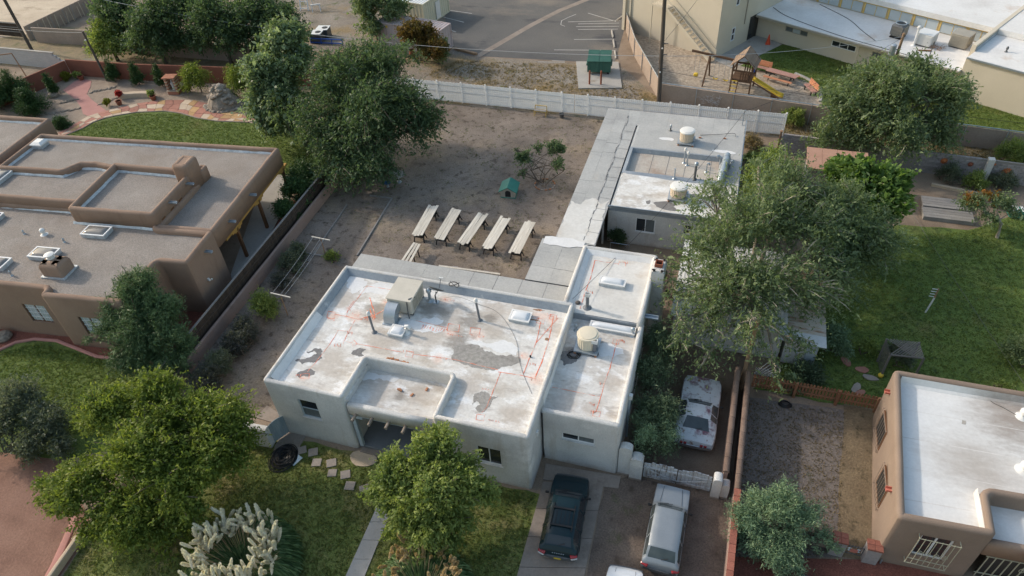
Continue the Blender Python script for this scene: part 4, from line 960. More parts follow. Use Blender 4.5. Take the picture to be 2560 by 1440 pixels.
for p, mt, s in (([(1405,880),(1430,872),(1450,875),(1440,905),(1410,915),(1402,900)], 'patch_dark', 21),
                 ([(1470,855),(1530,860),(1560,885),(1500,890)], 'patch_white', 25), ([(1395,1030),(1425,1035),(1428,1042),(1400,1040)], 'patch_dark', 26)):
    patch(p, mt, .004, ZED, s)
for p, mt, s, dz in (([(910,930),(960,938),(1000,945),(980,955),(905,950),(885,970)], 'patch_white', 33, .005),):
    patch(p, mt, dz, 3.502, s)
m = MB(); m.ball((-6.35,29.0,4.0), .16, 8, 5, .7); o = obj('debris_clump', m, 'junk'); tag(o, 'dark clump of leaves in the corner of the rear wing roof', 'leaf debris')
for x, y in ((1022,713),(1240,752)):
    p = G(x, y, 4.05); obj('scupper', MB().box(p[0]-.22,p[0]+.22,Y1-.40,Y1-.3,4.0,4.16), 'black_plastic', house)
p = G(1367,848,ZD); obj('drain', MB().cyl((p[0],p[1],ZD+.003), .11,.1,.02, 12), 'rust', house)
p = G(1326,893,ZD); obj('pipe_stub', MB().cyl((p[0],p[1],ZD), .05,.05,.12, 8), 'black_plastic', house)
# rust specks
for x, y, s in ((1345,775,2),(1335,800,3),(1365,765,4)):
    p = G(x, y, ZD); obj('rust_stain', MB().sheet(fract(blobpoly(p[0],p[1],.3,.07,s,14,.35),s,2), ZD+.0068), 'rust', house)

# ------------------------------------------------------------------ spray-painted survey marks on the roof
mk_id = [0]
def mark(lines, z, w=.045):
    m = MB()
    for L in lines:
        mk_id[0] += 1
        pts = subdiv([G2(x, y, z) for x, y in L], .22, False)
        r = random.Random(mk_id[0]); pts = [(x+r.uniform(-.012,.012), y+r.uniform(-.012,.012)) for x, y in pts]
        ribbon(m, pts, w*.52, z+.0085+.0002*(mk_id[0]%9), mk_id[0], .45)
    obj('survey_mark', m, 'orange_paint', house)
def boxm(x, y, w, h, s=.17): return [[(x-w,y-h),(x+w,y-h+w*2*s),(x+w-h*.35,y+h+w*2*s),(x-w-h*.35,y+h),(x-w,y-h)]]
def scrib(x, y, n, dx, h, seed, sl=.17):
    """hand-sprayed figures, too rough to read"""
    r = random.Random(seed); out = []
    for k in range(n):
        cx, cy = x+k*dx, y+k*dx*sl; q = []
        for j in range(r.choice([4,5,6])): q.append((cx+r.uniform(-.45,.45)*dx, cy+r.uniform(-.5,.5)*h))
        out.append(q)
    return out
Z = ZD
mark([[(866,782),(918,715),(990,726)]], Z); mark(boxm(829,786,9,8)+[[(838,786),(866,791),(893,798),(905,799)],[(866,791),(872,768),(885,752)]], Z, .06)
mark([[(924,744),(936,782),(935,800)],[(892,797),(935,790),(975,766)],[(918,776),(940,795)],[(925,772),(932,795)]], Z, .08)
mark([[(888,800),(865,842),(858,860),(858,852),(880,858),(885,850),(893,860),(882,868),(882,860),(893,860),(940,868),(1012,882)],[(866,828),(845,826),(835,845),(815,873),(790,905),(768,930)]], Z)
mark([[(768,934),(773,934),(772,948),(750,945),(752,936),(768,934)]], Z); mark(boxm(1025,885,9,7,.1)+[[(1034,886),(1100,893),(1140,900),(1200,914),(1245,925)]], Z, .05)
mark([[(1040,802),(1085,812),(1120,820)]], Z); mark(boxm(1135,818,14,9,.12), Z, .055); mark(boxm(1189,827,12,8,.12), Z, .055)
mark([[(1308,935),(1322,900),(1340,858),(1352,805)],[(1340,858),(1362,832),(1395,795)]], Z, .06); mark([[(1337,945),(1355,905),(1372,850),(1384,790)]], Z, .085)
mark([[(1245,930),(1300,938),(1340,947)],[(1252,930),(1230,985),(1215,1020),(1205,1032)]], Z, .05); mark(boxm(1202,1042,10,7), Z)
mark(boxm(1352,801,9,6), Z, .04); mark(boxm(1384,792,8,6), Z, .04)
for a in ((822,797,3,7,6,1),(868,772,2,6,10,2),(880,785,3,8,8,3),(838,862,3,6,12,4),(870,832,3,5,10,5),(960,755,5,5,6,6),(742,938,3,5,10,7),(1010,878,4,6,7,8),(1085,892,5,8,6,9),(1120,835,6,7,6,10),
          (1178,838,6,6,6,11),(1332,795,3,6,9,12),(1370,787,3,5,8,13),(1345,775,2,7,8,14),(1300,890,2,5,12,15),(1362,825,3,5,12,16),(1325,910,3,6,10,17),(1330,948,5,6,8,18),(1208,972,3,6,6,19),(1222,1050,5,6,6,20),(1110,748,6,5,6,21),(905,795,4,6,10,22)):
    mark(scrib(*a), Z, .03)
# the one legible figure: 2 1/4 x 2 1/4"
def fig(x, y, h, sl=.17):
    S = {'2':[[(0,.2),(.3,0),(.6,.2),(.05,1),(.65,1)]], '1':[[(.2,.05),(.3,0),(.3,1)]], '4':[[(.45,1),(.45,0),(0,.65),(.65,.65)]], '/':[[(.5,0),(0,1)]], 'x':[[(0,.3),(.5,1)],[(.5,.3),(0,1)]], '"':[[(.15,0),(.1,.35)],[(.4,0),(.35,.35)]]}
    out = []; cx = x
    for chx in '2 1/4 x 2 1/4"':
        sc = h if chx in '2x' else h*.72
        for q in S.get(chx, []): out.append([(cx+a*sc*.62-(b*h*.3), y+b*sc+(cx-x)*sl) for a, b in q])
        cx += h*(.55 if chx != ' ' else .12)
    return out
mark(fig(1056,812,11), Z, .05)
Z2 = ZED
mark([[(1543,848),(1538,870),(1525,920),(1512,955),(1500,1000),(1490,1030)]], Z2, .06); mark(boxm(1541,853,7,6), Z2, .04); mark(boxm(1492,1033,9,6), Z2, .04); mark([[(1380,968),(1440,980),(1500,992)]], Z2, .04)
for a in ((1552,852,3,4,9,31),(1475,1010,3,5,9,32),(1500,958,3,5,8,33),(1478,1030,3,5,8,34)): mark(scrib(*a), Z2, .04)
Z3 = 3.967
mark([[(1487,651),(1478,690),(1463,730),(1450,772)]], Z3, .07); mark([[(1487,651),(1546,660)]], Z3, .04); mark([[(1546,662),(1548,655),(1565,657),(1563,666)]], Z3, .04)
for a in ((1550,655,4,6,6,35),(1470,730,3,5,9,36)): mark(scrib(*a), Z3, .045)
# ------------------------------------------------------------------ tan adobe house next door (its own axes)
TO = (-30.9, 26.3, 0.0); TR = math.radians(6.4)
tan = thing('adobe_house', 'tan stucco flat-roofed house with gravel roofs, skylights and timber porch', 'house', TO, TR)
def lobj(name, mb, mat, parent=None, smooth=False): return obj(name, mb, mat, parent or tan, world=False, smooth=smooth)
def ladobe(name, pts, t, z0, z1, mat, parent, closed=True, seed=1, r=.2, fil=.3):
    pts = list(pts)
    if closed:
        a = sum(pts[i][0]*pts[(i+1)%len(pts)][1]-pts[(i+1)%len(pts)][0]*pts[i][1] for i in range(len(pts)))
        if a < 0: pts = pts[::-1]
    mb = MB(); sweep(mb, subdiv(fillet(pts, fil, closed), 1.2, closed), roundprof(t, z0, z1, r), closed, jitter=.015, seed=seed)
    return obj(name, mb, mat, parent, world=False, smooth='all')
def lcut(o, boxes, parent):
    M = XF[parent.name].inverted()
    mb = MB()
    for b in boxes: mb.box(*b)
    k = bpy.data.objects.new('cutter', mesh('cutter', mb)); C.objects.link(k); k.parent = parent
    bpy.context.view_layer.update()
    md = o.modifiers.new('b','BOOLEAN'); md.operation = 'DIFFERENCE'; md.object = k; md.solver = 'EXACT'
    dg = bpy.context.evaluated_depsgraph_get(); me = bpy.data.meshes.new_from_object(o.evaluated_get(dg))
    o.modifiers.clear(); o.data = me; bpy.data.objects.remove(k)
    me.polygons.foreach_set('use_smooth', [True]*len(me.polygons))
    me.set_sharp_from_angle(angle=math.radians(35))
def lflash(pts, z, closed=False, h=.16, w=.06, seed=1, parent=None, mat='flashing'):
    m = MB(); sweep(m, subdiv(pts, .5, closed), [(0,z+h),(w,z+h*.5),(w*1.8,z+.004),(0,z+.004)], closed, jitter=.03, seed=seed)
    return obj('flashing', m, mat, parent or tan, world=False)
TD = 4.05
front = ladobe('wall', [(-30,-3.35),(-7.7,-3.35),(-7.7,-3.95),(-2.1,-3.95),(-2.1,0),(0,0),(0,3.4),(-4.2,3.4),(-4.2,4.9),(-30,4.9)], .4, -.05, 4.42, 'tan_stucco', tan, seed=2)
lcut(front, [(-10.4,-8.75,-3.6,-3.2,1.2,2.75),(-5.9,-4.4,-4.2,-3.8,1.2,2.75),(-17.4,-15.8,-3.6,-3.2,1.2,2.75)], tan)
for a, b, y in ((-10.4,-8.75,-3.35),(-5.9,-4.4,-3.95),(-17.4,-15.8,-3.35)):
    window_y(tan, a, b, 1.2, 2.75, y, depth=.14, mull='v', glass='glass_pale', frame='brown_wood', fw=.06, sill=False, n=2, grid=(5,4))
lobj('roof_deck', MB().sheet([(-30,-3.2),(-7.6,-3.2),(-7.6,-3.8),(-2.2,-3.8),(-2.2,.1),(-.2,.1),(-.2,3.3),(-4.2,3.3),(-4.2,4.8),(-30,4.8)], TD), 'tan_gravel_roof')
# long porch roof along the back and right side
back = ladobe('wall', [(0,3.3),(0,14.0),(-21.4,14.2),(-21.4,8.7),(-4.3,8.7),(-4.3,3.3)], .4, 2.95, 4.4, 'tan_stucco', tan, seed=4)
lobj('roof_deck', MB().sheet([(-.2,3.4),(-.2,13.8),(-21.2,14.0),(-21.2,8.8),(-4.4,8.8),(-4.4,3.4)], TD-.06), 'tan_gravel_roof')
lobj('porch_soffit', MB().box(-3.6,-.3,4.6,13.7,2.98,3.04), 'amber_wood')
lobj('porch_back_wall', MB().box(-4.1,-3.7,3.4,13.0,-.02,3.0), 'tan_stucco')
lobj('north_wall', MB().box(-21.2,-4.0,12.6,13.0,-.02,3.0), 'tan_stucco')
lobj('porch_end_wall', MB().box(-3.7,-.35,3.42,3.72,-.02,3.0), 'tan_stucco')
dr = lobj('sliding_door', MB().box(-3.5,-1.4,3.722,3.78,.05,2.3), 'white_frame')
lobj('door_pane', MB().box(-3.4,-2.5,3.782,3.79,.15,2.2), 'glass_dark', tan); lobj('door_pane', MB().box(-2.4,-1.5,3.782,3.79,.15,2.2), 'glass_dark', tan)
ld = MB(); lobj('porch_beam', MB().box(-.34,-.08,4.4,13.9,2.7,2.95), 'amber_wood')
for y in (5.95,9.4,13.7):
    lobj('porch_post', MB().bar((-.21,y,0),(-.21,y,2.7),.2,.2), 'brown_wood')
    m = MB(); m.bar((-.21,y-.7,2.62),(-.21,y+.7,2.62),.2,.16); m.bar((-.21,y-.4,2.48),(-.21,y+.4,2.48),.2,.12); lobj('corbel', m, 'amber_wood')
# west wing
ladobe('wall', [(-22.0,8.8),(-22.0,16.4),(-33,16.7),(-33,8.8)], .4, -.05, 4.55, 'tan_stucco', tan, seed=6)
lobj('roof_deck', MB().sheet([(-22.2,8.9),(-22.2,16.2),(-33,16.5),(-33,8.9)], TD+.05), 'tan_gravel_roof')
# raised centre block
UZ, UD = 5.35, 4.75
ladobe('wall', [(-10.7,3.45),(-4.1,3.4),(-4.1,9.0),(-10.9,9.3)], .38, 3.9, UZ, 'tan_stucco', tan, seed=7)
lobj('roof_deck', MB().sheet([(-10.5,3.6),(-4.3,3.6),(-4.3,8.9),(-10.7,9.1)], UD), 'tan_gravel_roof')
ladobe('wall', [(-30,4.75),(-10.8,4.55),(-10.8,9.35),(-12.7,9.75),(-14.1,9.6),(-14.8,8.45),(-30,8.5)], .36, 3.9, 5.05, 'tan_stucco', tan, seed=8)
lobj('roof_deck', MB().sheet([(-30,4.9),(-11,4.7),(-11,9.2),(-12.7,9.6),(-14,9.5),(-14.7,8.3),(-30,8.35)], 4.5), 'tan_gravel_roof')
ladobe('chimney_stack', [(-5.2,8.0),(-3.95,8.0),(-3.95,9.6),(-5.2,9.6)], .5, 3.9, 6.15, 'tan_stucco', tan, seed=9, r=.24, fil=.35)
lobj('chimney_cap', MB().sheet([(-4.85,8.35),(-4.3,8.35),(-4.3,9.25),(-4.85,9.25)], 6.1), 'tan_stucco')
ladobe('chimney_shoulder', [(-4.5,9.2),(-3.85,9.2),(-3.85,10.2),(-4.5,10.2)], .3, 3.9, 5.0, 'tan_stucco', tan, seed=10, r=.22, fil=.3)
# flashings where roof gravel meets the stucco
lflash([(-21.0,13.8),(-.4,13.6)][::-1], TD-.06, seed=3)
lflash([(-21.0,8.95),(-21.0,13.8)][::-1], TD-.06, seed=4)
lflash([(-10.5,9.0),(-10.3,3.84)], UD, seed=5); lflash([(-5.3,8.65),(-10.5,8.9)], UD, seed=6)
lflash([(-10.72,3.44),(-4.0,3.38)][::-1], TD, seed=7); lflash([(-4.08,3.4),(-4.08,9.0)][::-1], TD-.06, seed=8)
lflash([(-11.2,9.0),(-12.7,9.38),(-14.0,9.25),(-14.7,8.1),(-30,8.13)], 4.5, seed=9)
lflash([(-30,4.74),(-10.9,4.54)][::-1], TD, seed=10); lflash([(-4.1,3.38),(-.4,3.38)][::-1], TD, seed=11); lflash([(-22.5,16.0),(-33,16.3)], TD+.05, seed=12)
# scupper spouts and the square openings low in the raised wall
for x, y, z in ((-.02,1.9,3.75),(-.02,5.2,3.75),(-.02,8.4,3.75),(-4.08,7.6,4.95),(-4.08,5.3,4.95)):
    m = MB(); sweep(m, [(x-.1,y),(x+.55,y)], [(-.09,z),(.09,z),(.11,z+.12),(.08,z+.12),(.07,z+.03),(-.07,z+.03),(-.08,z+.12),(-.11,z+.12)], False); lobj('scupper_spout', m, 'galv')
for y in (4.0,5.1,6.2): lobj('wall_niche', MB().box(-4.12,-4.085,y,y+.42,4.14,4.52), 'brown_wood')
fx = MB(); fx.obox((.06,1.1,2.0), .1,.14,.16); fx.ball((.2,1.0,2.1), .07, 8, 5); fx.ball((.2,1.22,2.0), .07, 8, 5); lobj('flood_light', fx, 'white_metal')
for (x,y,sx,sy,rz,lab) in ((-8.2,2.5,1.75,1.0,0,'clear domed skylight below the raised roof block of the tan house'),(-10.3,-.1,1.7,1.0,0,'clear domed skylight behind the small stucco chimney'),(-19.5,7.3,1.0,1.7,0,'clear domed skylight on the middle roof of the tan house'),
                       (-17.1,4.1-1.0,1.5,1.0,0,'clear domed skylight by the front parapet of the middle roof'),(-12.8,-1.4,1.4,1.0,0,'clear domed skylight near the front parapet of the tan house')):
    z = TD if y < 4.6 else 4.5
    c = XF[tan.name].inverted() @ Vector((x,y,z)); skylight(tuple(c), sx, sy, .26, lab, TR, 'clear_dome', 'white_frame')
c = XF[tan.name].inverted() @ Vector((-21.5+1.0,12.8,TD-.06))
t = thing('roof_hatch', 'white square domed vent box on the tan house porch roof', 'vent', tuple(c), TR)
obj('curb', MB().obox((0,0,0), .9,.9,.28), 'flashing', t, world=False)
m = MB(); v = [(x*.52,y*.52,.3) for x,y in ((-1,-1),(1,-1),(1,1),(-1,1))]+[(x*.52,y*.52,.4) for x,y in ((-1,-1),(1,-1),(1,1),(-1,1))]+[(x*.3,y*.3,.55) for x,y in ((-1,-1),(1,-1),(1,1),(-1,1))]
obj('cap', m.add(v, [(3,2,1,0),(8,9,10,11)]+[(k*4+i,k*4+(i+1)%4,k*4+4+(i+1)%4,k*4+4+i) for k in range(2) for i in range(4)]), 'white_metal', t, world=False)
c = XF[tan.name].inverted() @ Vector((-8.2,-1.5,TD))
t = thing('stucco_chimney', 'small tan stucco chimney box with a white turbine cap', 'chimney', tuple(c), TR)
m = MB(); sweep(m, fillet([(-.75,-.6),(.75,-.6),(.75,.6),(-.75,.6)], .15), [(.55,0),(0,0),(0,.75),(.1,.95),(.3,1.05),(.55,1.05)][::-1], True); m.sheet([(-.4,-.3),(.4,-.3),(.4,.3),(-.4,.3)], 1.045)
obj('stack', m, 'tan_stucco', t, world=False, smooth='all')
obj('cap', MB().lathe((-.2,.15,1.04), [(.26,0),(.26,.1),(.2,.12),(.2,.2),(.3,.24),(.3,.3),(.12,.36)], 18), 'white_metal', t, world=False, smooth=True)
obj('flashing', MB().obox((0,0,.0), 1.7,1.4,.1), 'flashing', t, world=False)
for x, y, h, lab in ((-12.0,2.0,.3,'white round mushroom vent on the tan house roof'),(-13.5,1.9,.12,'tiny pipe vent beside the mushroom vent'),(-10.0,1.4,.14,'tiny pipe vent between two skylights of the tan house'),(-11.2,-2.2,.22,'small dark pipe vent by the front parapet of the tan house')):
    c = XF[tan.name].inverted() @ Vector((x,y,TD)); vent(tuple(c), .1 if h > .25 else .04, h, lab, 'white_metal' if h > .25 else 'galv', 'white_metal' if h > .25 else 'galv')

# ------------------------------------------------------------------ house on the right with the white membrane roof
rh = thing('adobe_house', 'brown stucco house with a bright white flat roof and barred windows', 'house', (0,0,0))
RZ, RD = 3.75, 3.2
rw = adobe_wall('wall', [(9.72,19.5),(13.55,19.66),(13.6,21.75),(26,22.3),(26,28.4),(10.3,28.3)], .36, -.05, RZ, 'brown_stucco', rh, r=.18, fil=.3, seed=13)
cut(rw, [(11.0,12.3,19.3,19.75,1.05,2.75)], rh)
window_y(rh, 11.0, 12.3, 1.05, 2.75, 19.56, depth=.16, mull='v', glass='glass_dark', sill=False, fw=.09)
g_ = MB()
for k in range(8): x = 10.85+1.6*k/7; g_.bar((x,19.3,.8),(x,19.3,2.9),.022,.022)
for z in (.8,1.2,2.85): g_.bar((10.82,19.3,z),(12.48,19.3,z),.028,.028)
for x in (10.85,12.45):
    for z in (.8,2.85): g_.bar((x,19.3,z),(x,19.58,z),.03,.03)
for k in range(4):
    x = 11.15+.33*k
    g_.tube([(x+.12*math.cos(a)*(1-a/12), 19.3, 1.75+.2*math.sin(a)*(1-a/12)) for a in np.linspace(0,9,16)], .014, 4)
obj('window_grille', g_, 'iron_cream', rh)
obj('roof_deck', MB().sheet([(9.9,19.7),(13.4,19.85),(13.45,21.9),(26,22.5),(26,28.2),(10.45,28.1)], RD), 'snow_roof', rh)
m = MB(); sweep(m, subdiv([(25.8,28.02),(10.68,27.94)], 1, False), [(0,3.66),(.1,3.3),(.25,RD+.004),(0,RD-.05)], False, jitter=.01, seed=2); obj('membrane_upstand', m, 'snow_roof', rh, smooth=True)
m = MB(); sweep(m, subdiv([(13.2,20.0),(13.24,22.0)], 1, False), [(0,3.6),(.03,3.6),(.06,RD+.004),(0,RD-.05)], False); obj('membrane_upstand', m, 'snow_roof', rh)
obj('roof_deck', MB().box(13.6,26,19.9,21.9,2.5,2.85), 'snow_roof', rh)
adobe_wall('porch_beam', [(13.5,19.68),(26,20.2)], .34, 2.1, 3.05, 'brown_stucco', rh, r=.16, fil=.05, closed=False, seed=15)
obj('porch_wall', MB().box(14.0,26,19.95,20.1,0,2.3), 'door_dark', rh)
g_ = MB()
for k in range(16): x = 13.9+.3*k; g_.bar((x,19.8+.013*k,.2),(x,19.8+.013*k,2.1),.035,.035)
for z in (.5,1.9): g_.bar((13.8,19.8,z),(18.5,20.0,z),.04,.04)
for k in range(4):
    x = 15.4+.4*k; g_.tube([(x+.16*math.cos(a)*(1-a/12), 19.84, 1.3+.22*math.sin(a)*(1-a/12)) for a in np.linspace(0,9,16)], .014, 4)
obj('porch_grille', g_, 'iron_cream', rh)
obj('door_frame', MB().box(13.72,18.6,19.78,19.82,2.06,2.14), 'canale_red', rh)
m = MB(); sweep(m, [(15.1,19.9),(15.05,18.95)], [(-.11,2.72),(.11,2.72),(.13,2.86),(.09,2.86),(.08,2.75),(-.08,2.75),(-.09,2.86),(-.13,2.86)], False); obj('canale', m, 'canale_red', rh)
for y in (21.3,27.2):
    x = 9.72+(y-19.5)*.066
    m = MB(); sweep(m, [(x+.1,y),(x-.26,y)], [(-.1,3.05),(.1,3.05),(.12,3.2),(.09,3.2),(.08,3.08),(-.08,3.08),(-.09,3.2),(-.12,3.2)], False); obj('canale', m, 'canale_red', rh)
for y in (21.6,25.0):
    x = 9.72+(y-19.5)*.066
    wn_ = obj('window', MB().box(x-.03,x+.05,y,y+1.5,1.1,2.5), 'brown_wood', rh); obj('pane', MB().box(x-.034,x-.03,y+.08,y+1.42,1.18,2.42), 'glass_dark', wn_)
    g_ = MB()
    for k in range(7): g_.bar((x-.1,y+1.5*k/6,.95),(x-.1,y+1.5*k/6,2.65),.018,.018)
    for z in (.95,2.65): g_.bar((x-.1,y-.05,z),(x-.1,y+1.55,z),.035,.035); g_.bar((x-.1,y,z),(x-.02,y,z),.03,.03); g_.bar((x-.1,y+1.5,z),(x-.02,y+1.5,z),.03,.03)
    obj('window_grille', g_, 'brown_stucco', rh)
def rpatch(pts, mat, dz, seed, jit=.05):
    obj('roof_patch', MB().sheet(fract([G2(x,y,RD) for x,y in pts], seed, 4, .08), RD+dz), mat, rh)
rpatch([(2405,1050),(2415,1052),(2414,1062),(2404,1060)], 'patch_tan', .004, 1, .01)
sm_ = MB()
for k in range(4):
    y_ = 20.9+1.75*k; ribbon(sm_, [(10.3,y_),(13.0 if y_ < 22 else 25.8,y_+.12)], .035, RD+.003, k, .5)
obj('membrane_seam', sm_, 'roof_stain', rh)
vent((*G2(2555,1042,RD),RD), .12, .35, 'white roof vent on the bright white roof beside a thin wire', 'white_metal', 'white_metal')
vent((*G2(2558,1175,RD),RD), .14, .3, 'white squat roof vent in front of the grey stain on the white roof', 'white_metal', 'white_metal')
cable('roof_wire', [G(2445,978,RD+.3),G(2462,985,RD+.02),G(2480,1005,RD+.02),G(2510,1020,RD+.02),G(2545,1040,RD+.02)], .015, 'cord_grey', 'thin grey wire running over the bright white roof')
cable('water_pipe_stub', [G(2200,1408,0),(*G2(2200,1408),.3)], .04, 'galv', 'short pipe stub at the foot of the brown house', 'pipe')

# ------------------------------------------------------------------ church buildings at the far end (their own axes)
CO = (-1.9, 71.6, 0.0); CR = math.radians(-30)
hall = thing('church_hall', 'tall cream stucco hall with an outside stair on its wall', 'building', CO, CR)
def cobj(name, mb, mat, parent, smooth=False): return obj(name, mb, mat, parent, world=False, smooth=smooth)
hw_ = MB(); hw_.box(-11.9,0,0,12,0,10.5); ho = cobj('wall', hw_, 'church_stucco', hall)
lcut(ho, [(-.1,.2,2.5,3.1,1.0,2.4),(-.1,.2,2.5,3.1,4.6,5.9),(-.12,.2,5.7,7.55,.0,2.55)], hall)
cobj('roof', MB().box(-12.1,.2,-.2,12.2,10.502,10.8), 'church_roof', hall)
for z0, z1 in ((1.0,2.4),(4.6,5.9)):
    wf = MB()
    for a in ((2.5,2.58,z0,z1),(3.02,3.1,z0,z1),(2.58,3.02,z0,z0+.08),(2.58,3.02,z1-.08,z1),(2.58,3.02,(z0+z1)/2-.04,(z0+z1)/2+.04)): wf.box(-.06,.03,a[0],a[1],a[2],a[3])
    wo = cobj('window', wf, 'white_frame', hall); XF[wo.name] = XF[hall.name]
    cobj('pane', MB().box(-.07,-.05,2.55,3.05,z0+.05,z1-.05), 'glass_dark', wo)
cobj('entry_door', MB().box(-.09,-.05,5.75,7.5,0,2.5), 'door_dark', hall); cobj('door_pane', MB().box(-.045,-.04,5.95,6.7,.2,2.3), 'glass_dark', hall)
cobj('downspout', MB().box(-11.2,-11.05,-.12,-.01,0,10), 'church_stucco', hall); cobj('downspout', MB().box(.01,.1,4.6,4.68,2.2,10), 'louver', hall)
cobj('corner_pilaster', MB().box(-12.05,-11.7,-.25,-.0,0,10.5), 'church_stucco', hall)
lampm = MB(); lampm.tube([(.05,4.55,5.1),(.35,4.5,5.25),(.5,4.45,5.1)], [.06,.12,.16], 8); cobj('wall_lamp', lampm, 'steel_dark', hall)
st = MB(); nst = 14
for s_ in (-1.0,-.08): st.bar((.1,s_,.1),(-5.7,s_,4.0),.07,.3)
so = cobj('stair_stringer', st, 'church_stucco', hall); XF[so.name] = XF[hall.name]
for k in range(nst):
    t_ = (k+.6)/nst; cobj('stair_tread', MB().box(.1-5.8*t_-.15,.1-5.8*t_+.17,-.97,-.1,.14+3.9*t_,.2+3.9*t_), 'church_stucco', so)
cobj('stair_landing', MB().box(-7.6,-5.6,-1.05,-.02,3.95,4.1), 'church_stucco', hall)
rl = MB()
for s_ in (-1.02,):
    rl.bar((.1,s_,1.0),(-5.7,s_,4.95),.05,.05); rl.bar((-5.7,s_,4.95),(-7.6,s_,4.95),.05,.05)
    for k in range(30): t_ = k/29; x = .1-5.8*t_; rl.bar((x,s_,.15+3.9*t_),(x,s_,1.0+3.95*t_),.02,.02)
    for k in range(9): x = -5.8-1.8*k/8; rl.bar((x,s_,4.1),(x,s_,4.95),.02,.02)
rl.bar((.1,-.08,1.0),(-5.7,-.08,4.95),.05,.05)
for s_ in (-1.02,-.08): rl.bar((.1,s_,.0),(.1,s_,1.05),.06,.06)
cobj('stair_railing', rl, 'church_stucco', hall)
for x in (-7.55,): cobj('stair_post', MB().bar((x,-1.0,0),(x,-1.0,3.95),.12,.12), 'church_stucco', hall)

wing = thing('church_wing', 'long low cream church wing with white roof and clerestory windows', 'building', CO, CR)
WZ = 2.5
wa = cobj('wall', MB().box(0.02,21,7.55,22,0,WZ-.2), 'church_stucco', wing)
wins = [(3.1,5.6,1.35,1.9,['glass_blind','glass_pale','glass_blind'],'louver'),(8.2,10.7,1.2,1.8,['glass_dark','glass_dark','glass_dark'],'white_frame'),(12.3,14.8,1.2,1.8,['glass_blind','glass_pale','glass_pale'],'louver')]
lcut(wa, [(a,b,7.4,7.65,c,d) for a,b,c,d,_,_ in wins]+[(16.0,17.1,7.4,7.65,0,2.1)], wing)
for a, b, c_, d, gl, fr in wins: window_y(wing, a, b, c_, d, 7.55, depth=.06, mull='v', n=3, glass=gl, frame=fr, sill=False, fw=.07)
cobj('side_door', MB().box(16.0,17.1,7.58,7.62,0,2.1), 'white_metal', wing)
for x in (17.8,18.5,19.2): cobj('timber_post', MB().box(x,x+.1,7.46,7.545,.2,2.2), 'brown_wood', wing)
cobj('roof', MB().box(.01,20.3,6.85,13.7,WZ-.2,WZ), 'church_roof', wing)
cobj('fascia', MB().box(.0,20.3,6.78,6.845,WZ-.24,WZ-.06), 'church_stucco', wing)
gt = MB(); sweep(gt, [(0.05,6.7),(20.25,6.7)], [(-.07,WZ-.16),(.07,WZ-.16),(.08,WZ-.04),(.055,WZ-.04),(.05,WZ-.13),(-.05,WZ-.13),(-.055,WZ-.04),(-.08,WZ-.04)], False); cobj('gutter', gt, 'louver', wing)
cobj('downspout', MB().box(11.1,11.2,6.9,7.0,0,WZ-.2), 'church_stucco', wing)
cobj('clerestory_wall', MB().box(.02,24,13.75,22,WZ-.3,3.72), 'church_stucco', wing)
cobj('mustard_beam', MB().box(.02,20.6,13.68,13.742,3.56,3.68), 'mustard', wing)
x = .4
while x < 18.4:
    cobj('mullion', MB().box(x,x+.16,13.66,13.745,WZ+.05,3.56), 'mustard', wing)
    for k in range(2):
        a = x+.18+k*1.12
        po = cobj('clerestory_pane', MB().box(a,a+1.06,13.70,13.745,WZ+.08,3.54), 'glass_pale', wing)
        cobj('thin_mullion', MB().box(a+1.065,a+1.115,13.68,13.742,WZ+.08,3.55), 'mustard', wing)
    x += 2.5
cobj('clerestory_roof', MB().box(.01,24.3,13.45,22.4,3.725,4.2), 'church_roof', wing)
sanct = thing('church_sanctuary', 'cream flat-roofed church block with white roof beside the lawn', 'building', CO, CR)
SZ = 3.7
cobj('wall', MB().box(20.35,45,7.2,40,0,SZ-.12), 'church_stucco', sanct)
cobj('roof', MB().box(20.42,45,7.08,40,SZ-.1,SZ), 'church_roof', sanct)
cobj('drip_edge', MB().box(20.4,45,7.0,7.075,SZ-.12,SZ+.03), 'galv', sanct)
cobj('side_parapet', MB().box(20.05,20.4,8.6,40,SZ-1.2,SZ+.55), 'church_stucco', sanct)
cobj('parapet_flashing', MB().box(20.405,20.48,8.7,40,SZ+.01,SZ+.3), 'galv', sanct)
def cw(x,y,z): return tuple(XF[hall.name].inverted() @ Vector((x,y,z)))
t = thing('condenser_unit', 'dark round-topped condenser unit on the church wing roof', 'air conditioner', cw(13.1,10.4,WZ), CR)
obj('cabinet', MB().bbox((0,0,.1), 1.25,1.25,1.2,0,.18), 'steel_dark', t, world=False); obj('fan_ring', MB().lathe((0,0,1.3), [(.52,0),(.52,.06),(.46,.07),(.44,.01)], 24), 'galv', t, world=False)
obj('fan_hub', MB().cyl((0,0,1.305), .4,.4,.01,20), 'black_plastic', t, world=False); obj('base', MB().obox((0,0,0),1.1,1.1,.1), 'black_plastic', t, world=False)
m = MB()
for k in range(10):
    for sx, sy in ((0,-1),(1,0)): m.obox((sx*.628+(0 if sx else (k-4.5)*.1), sy*.628+(0 if sy else (k-4.5)*.1), .25), .03,.03,.9)
obj('fin', m, 'louver', t, world=False)
def boxcooler(c, s, h, label, mat, rot):
    t = thing('box_cooler', label, 'cooler', c, rot)
    obj('cabinet', MB().bbox((0,0,.12), s, s, h, 0, .05), mat, t, world=False); obj('lid', MB().bbox((0,0,.122+h), s+.06, s+.06, .06,0,.02), mat, t, world=False)
    obj('stand', MB().obox((0,0,0), s*.9,s*.9,.12), 'steel_dark', t, world=False)
    m = MB()
    for k in range(14): m.obox((-s*.42+s*.84*k/13,-s/2-.012,.2), .03,.03,h-.2); m.obox((s/2+.012,-s*.42+s*.84*k/13,.2), .03,.03,h-.2)
    obj('louver', m, mat, t, world=False)
    return t
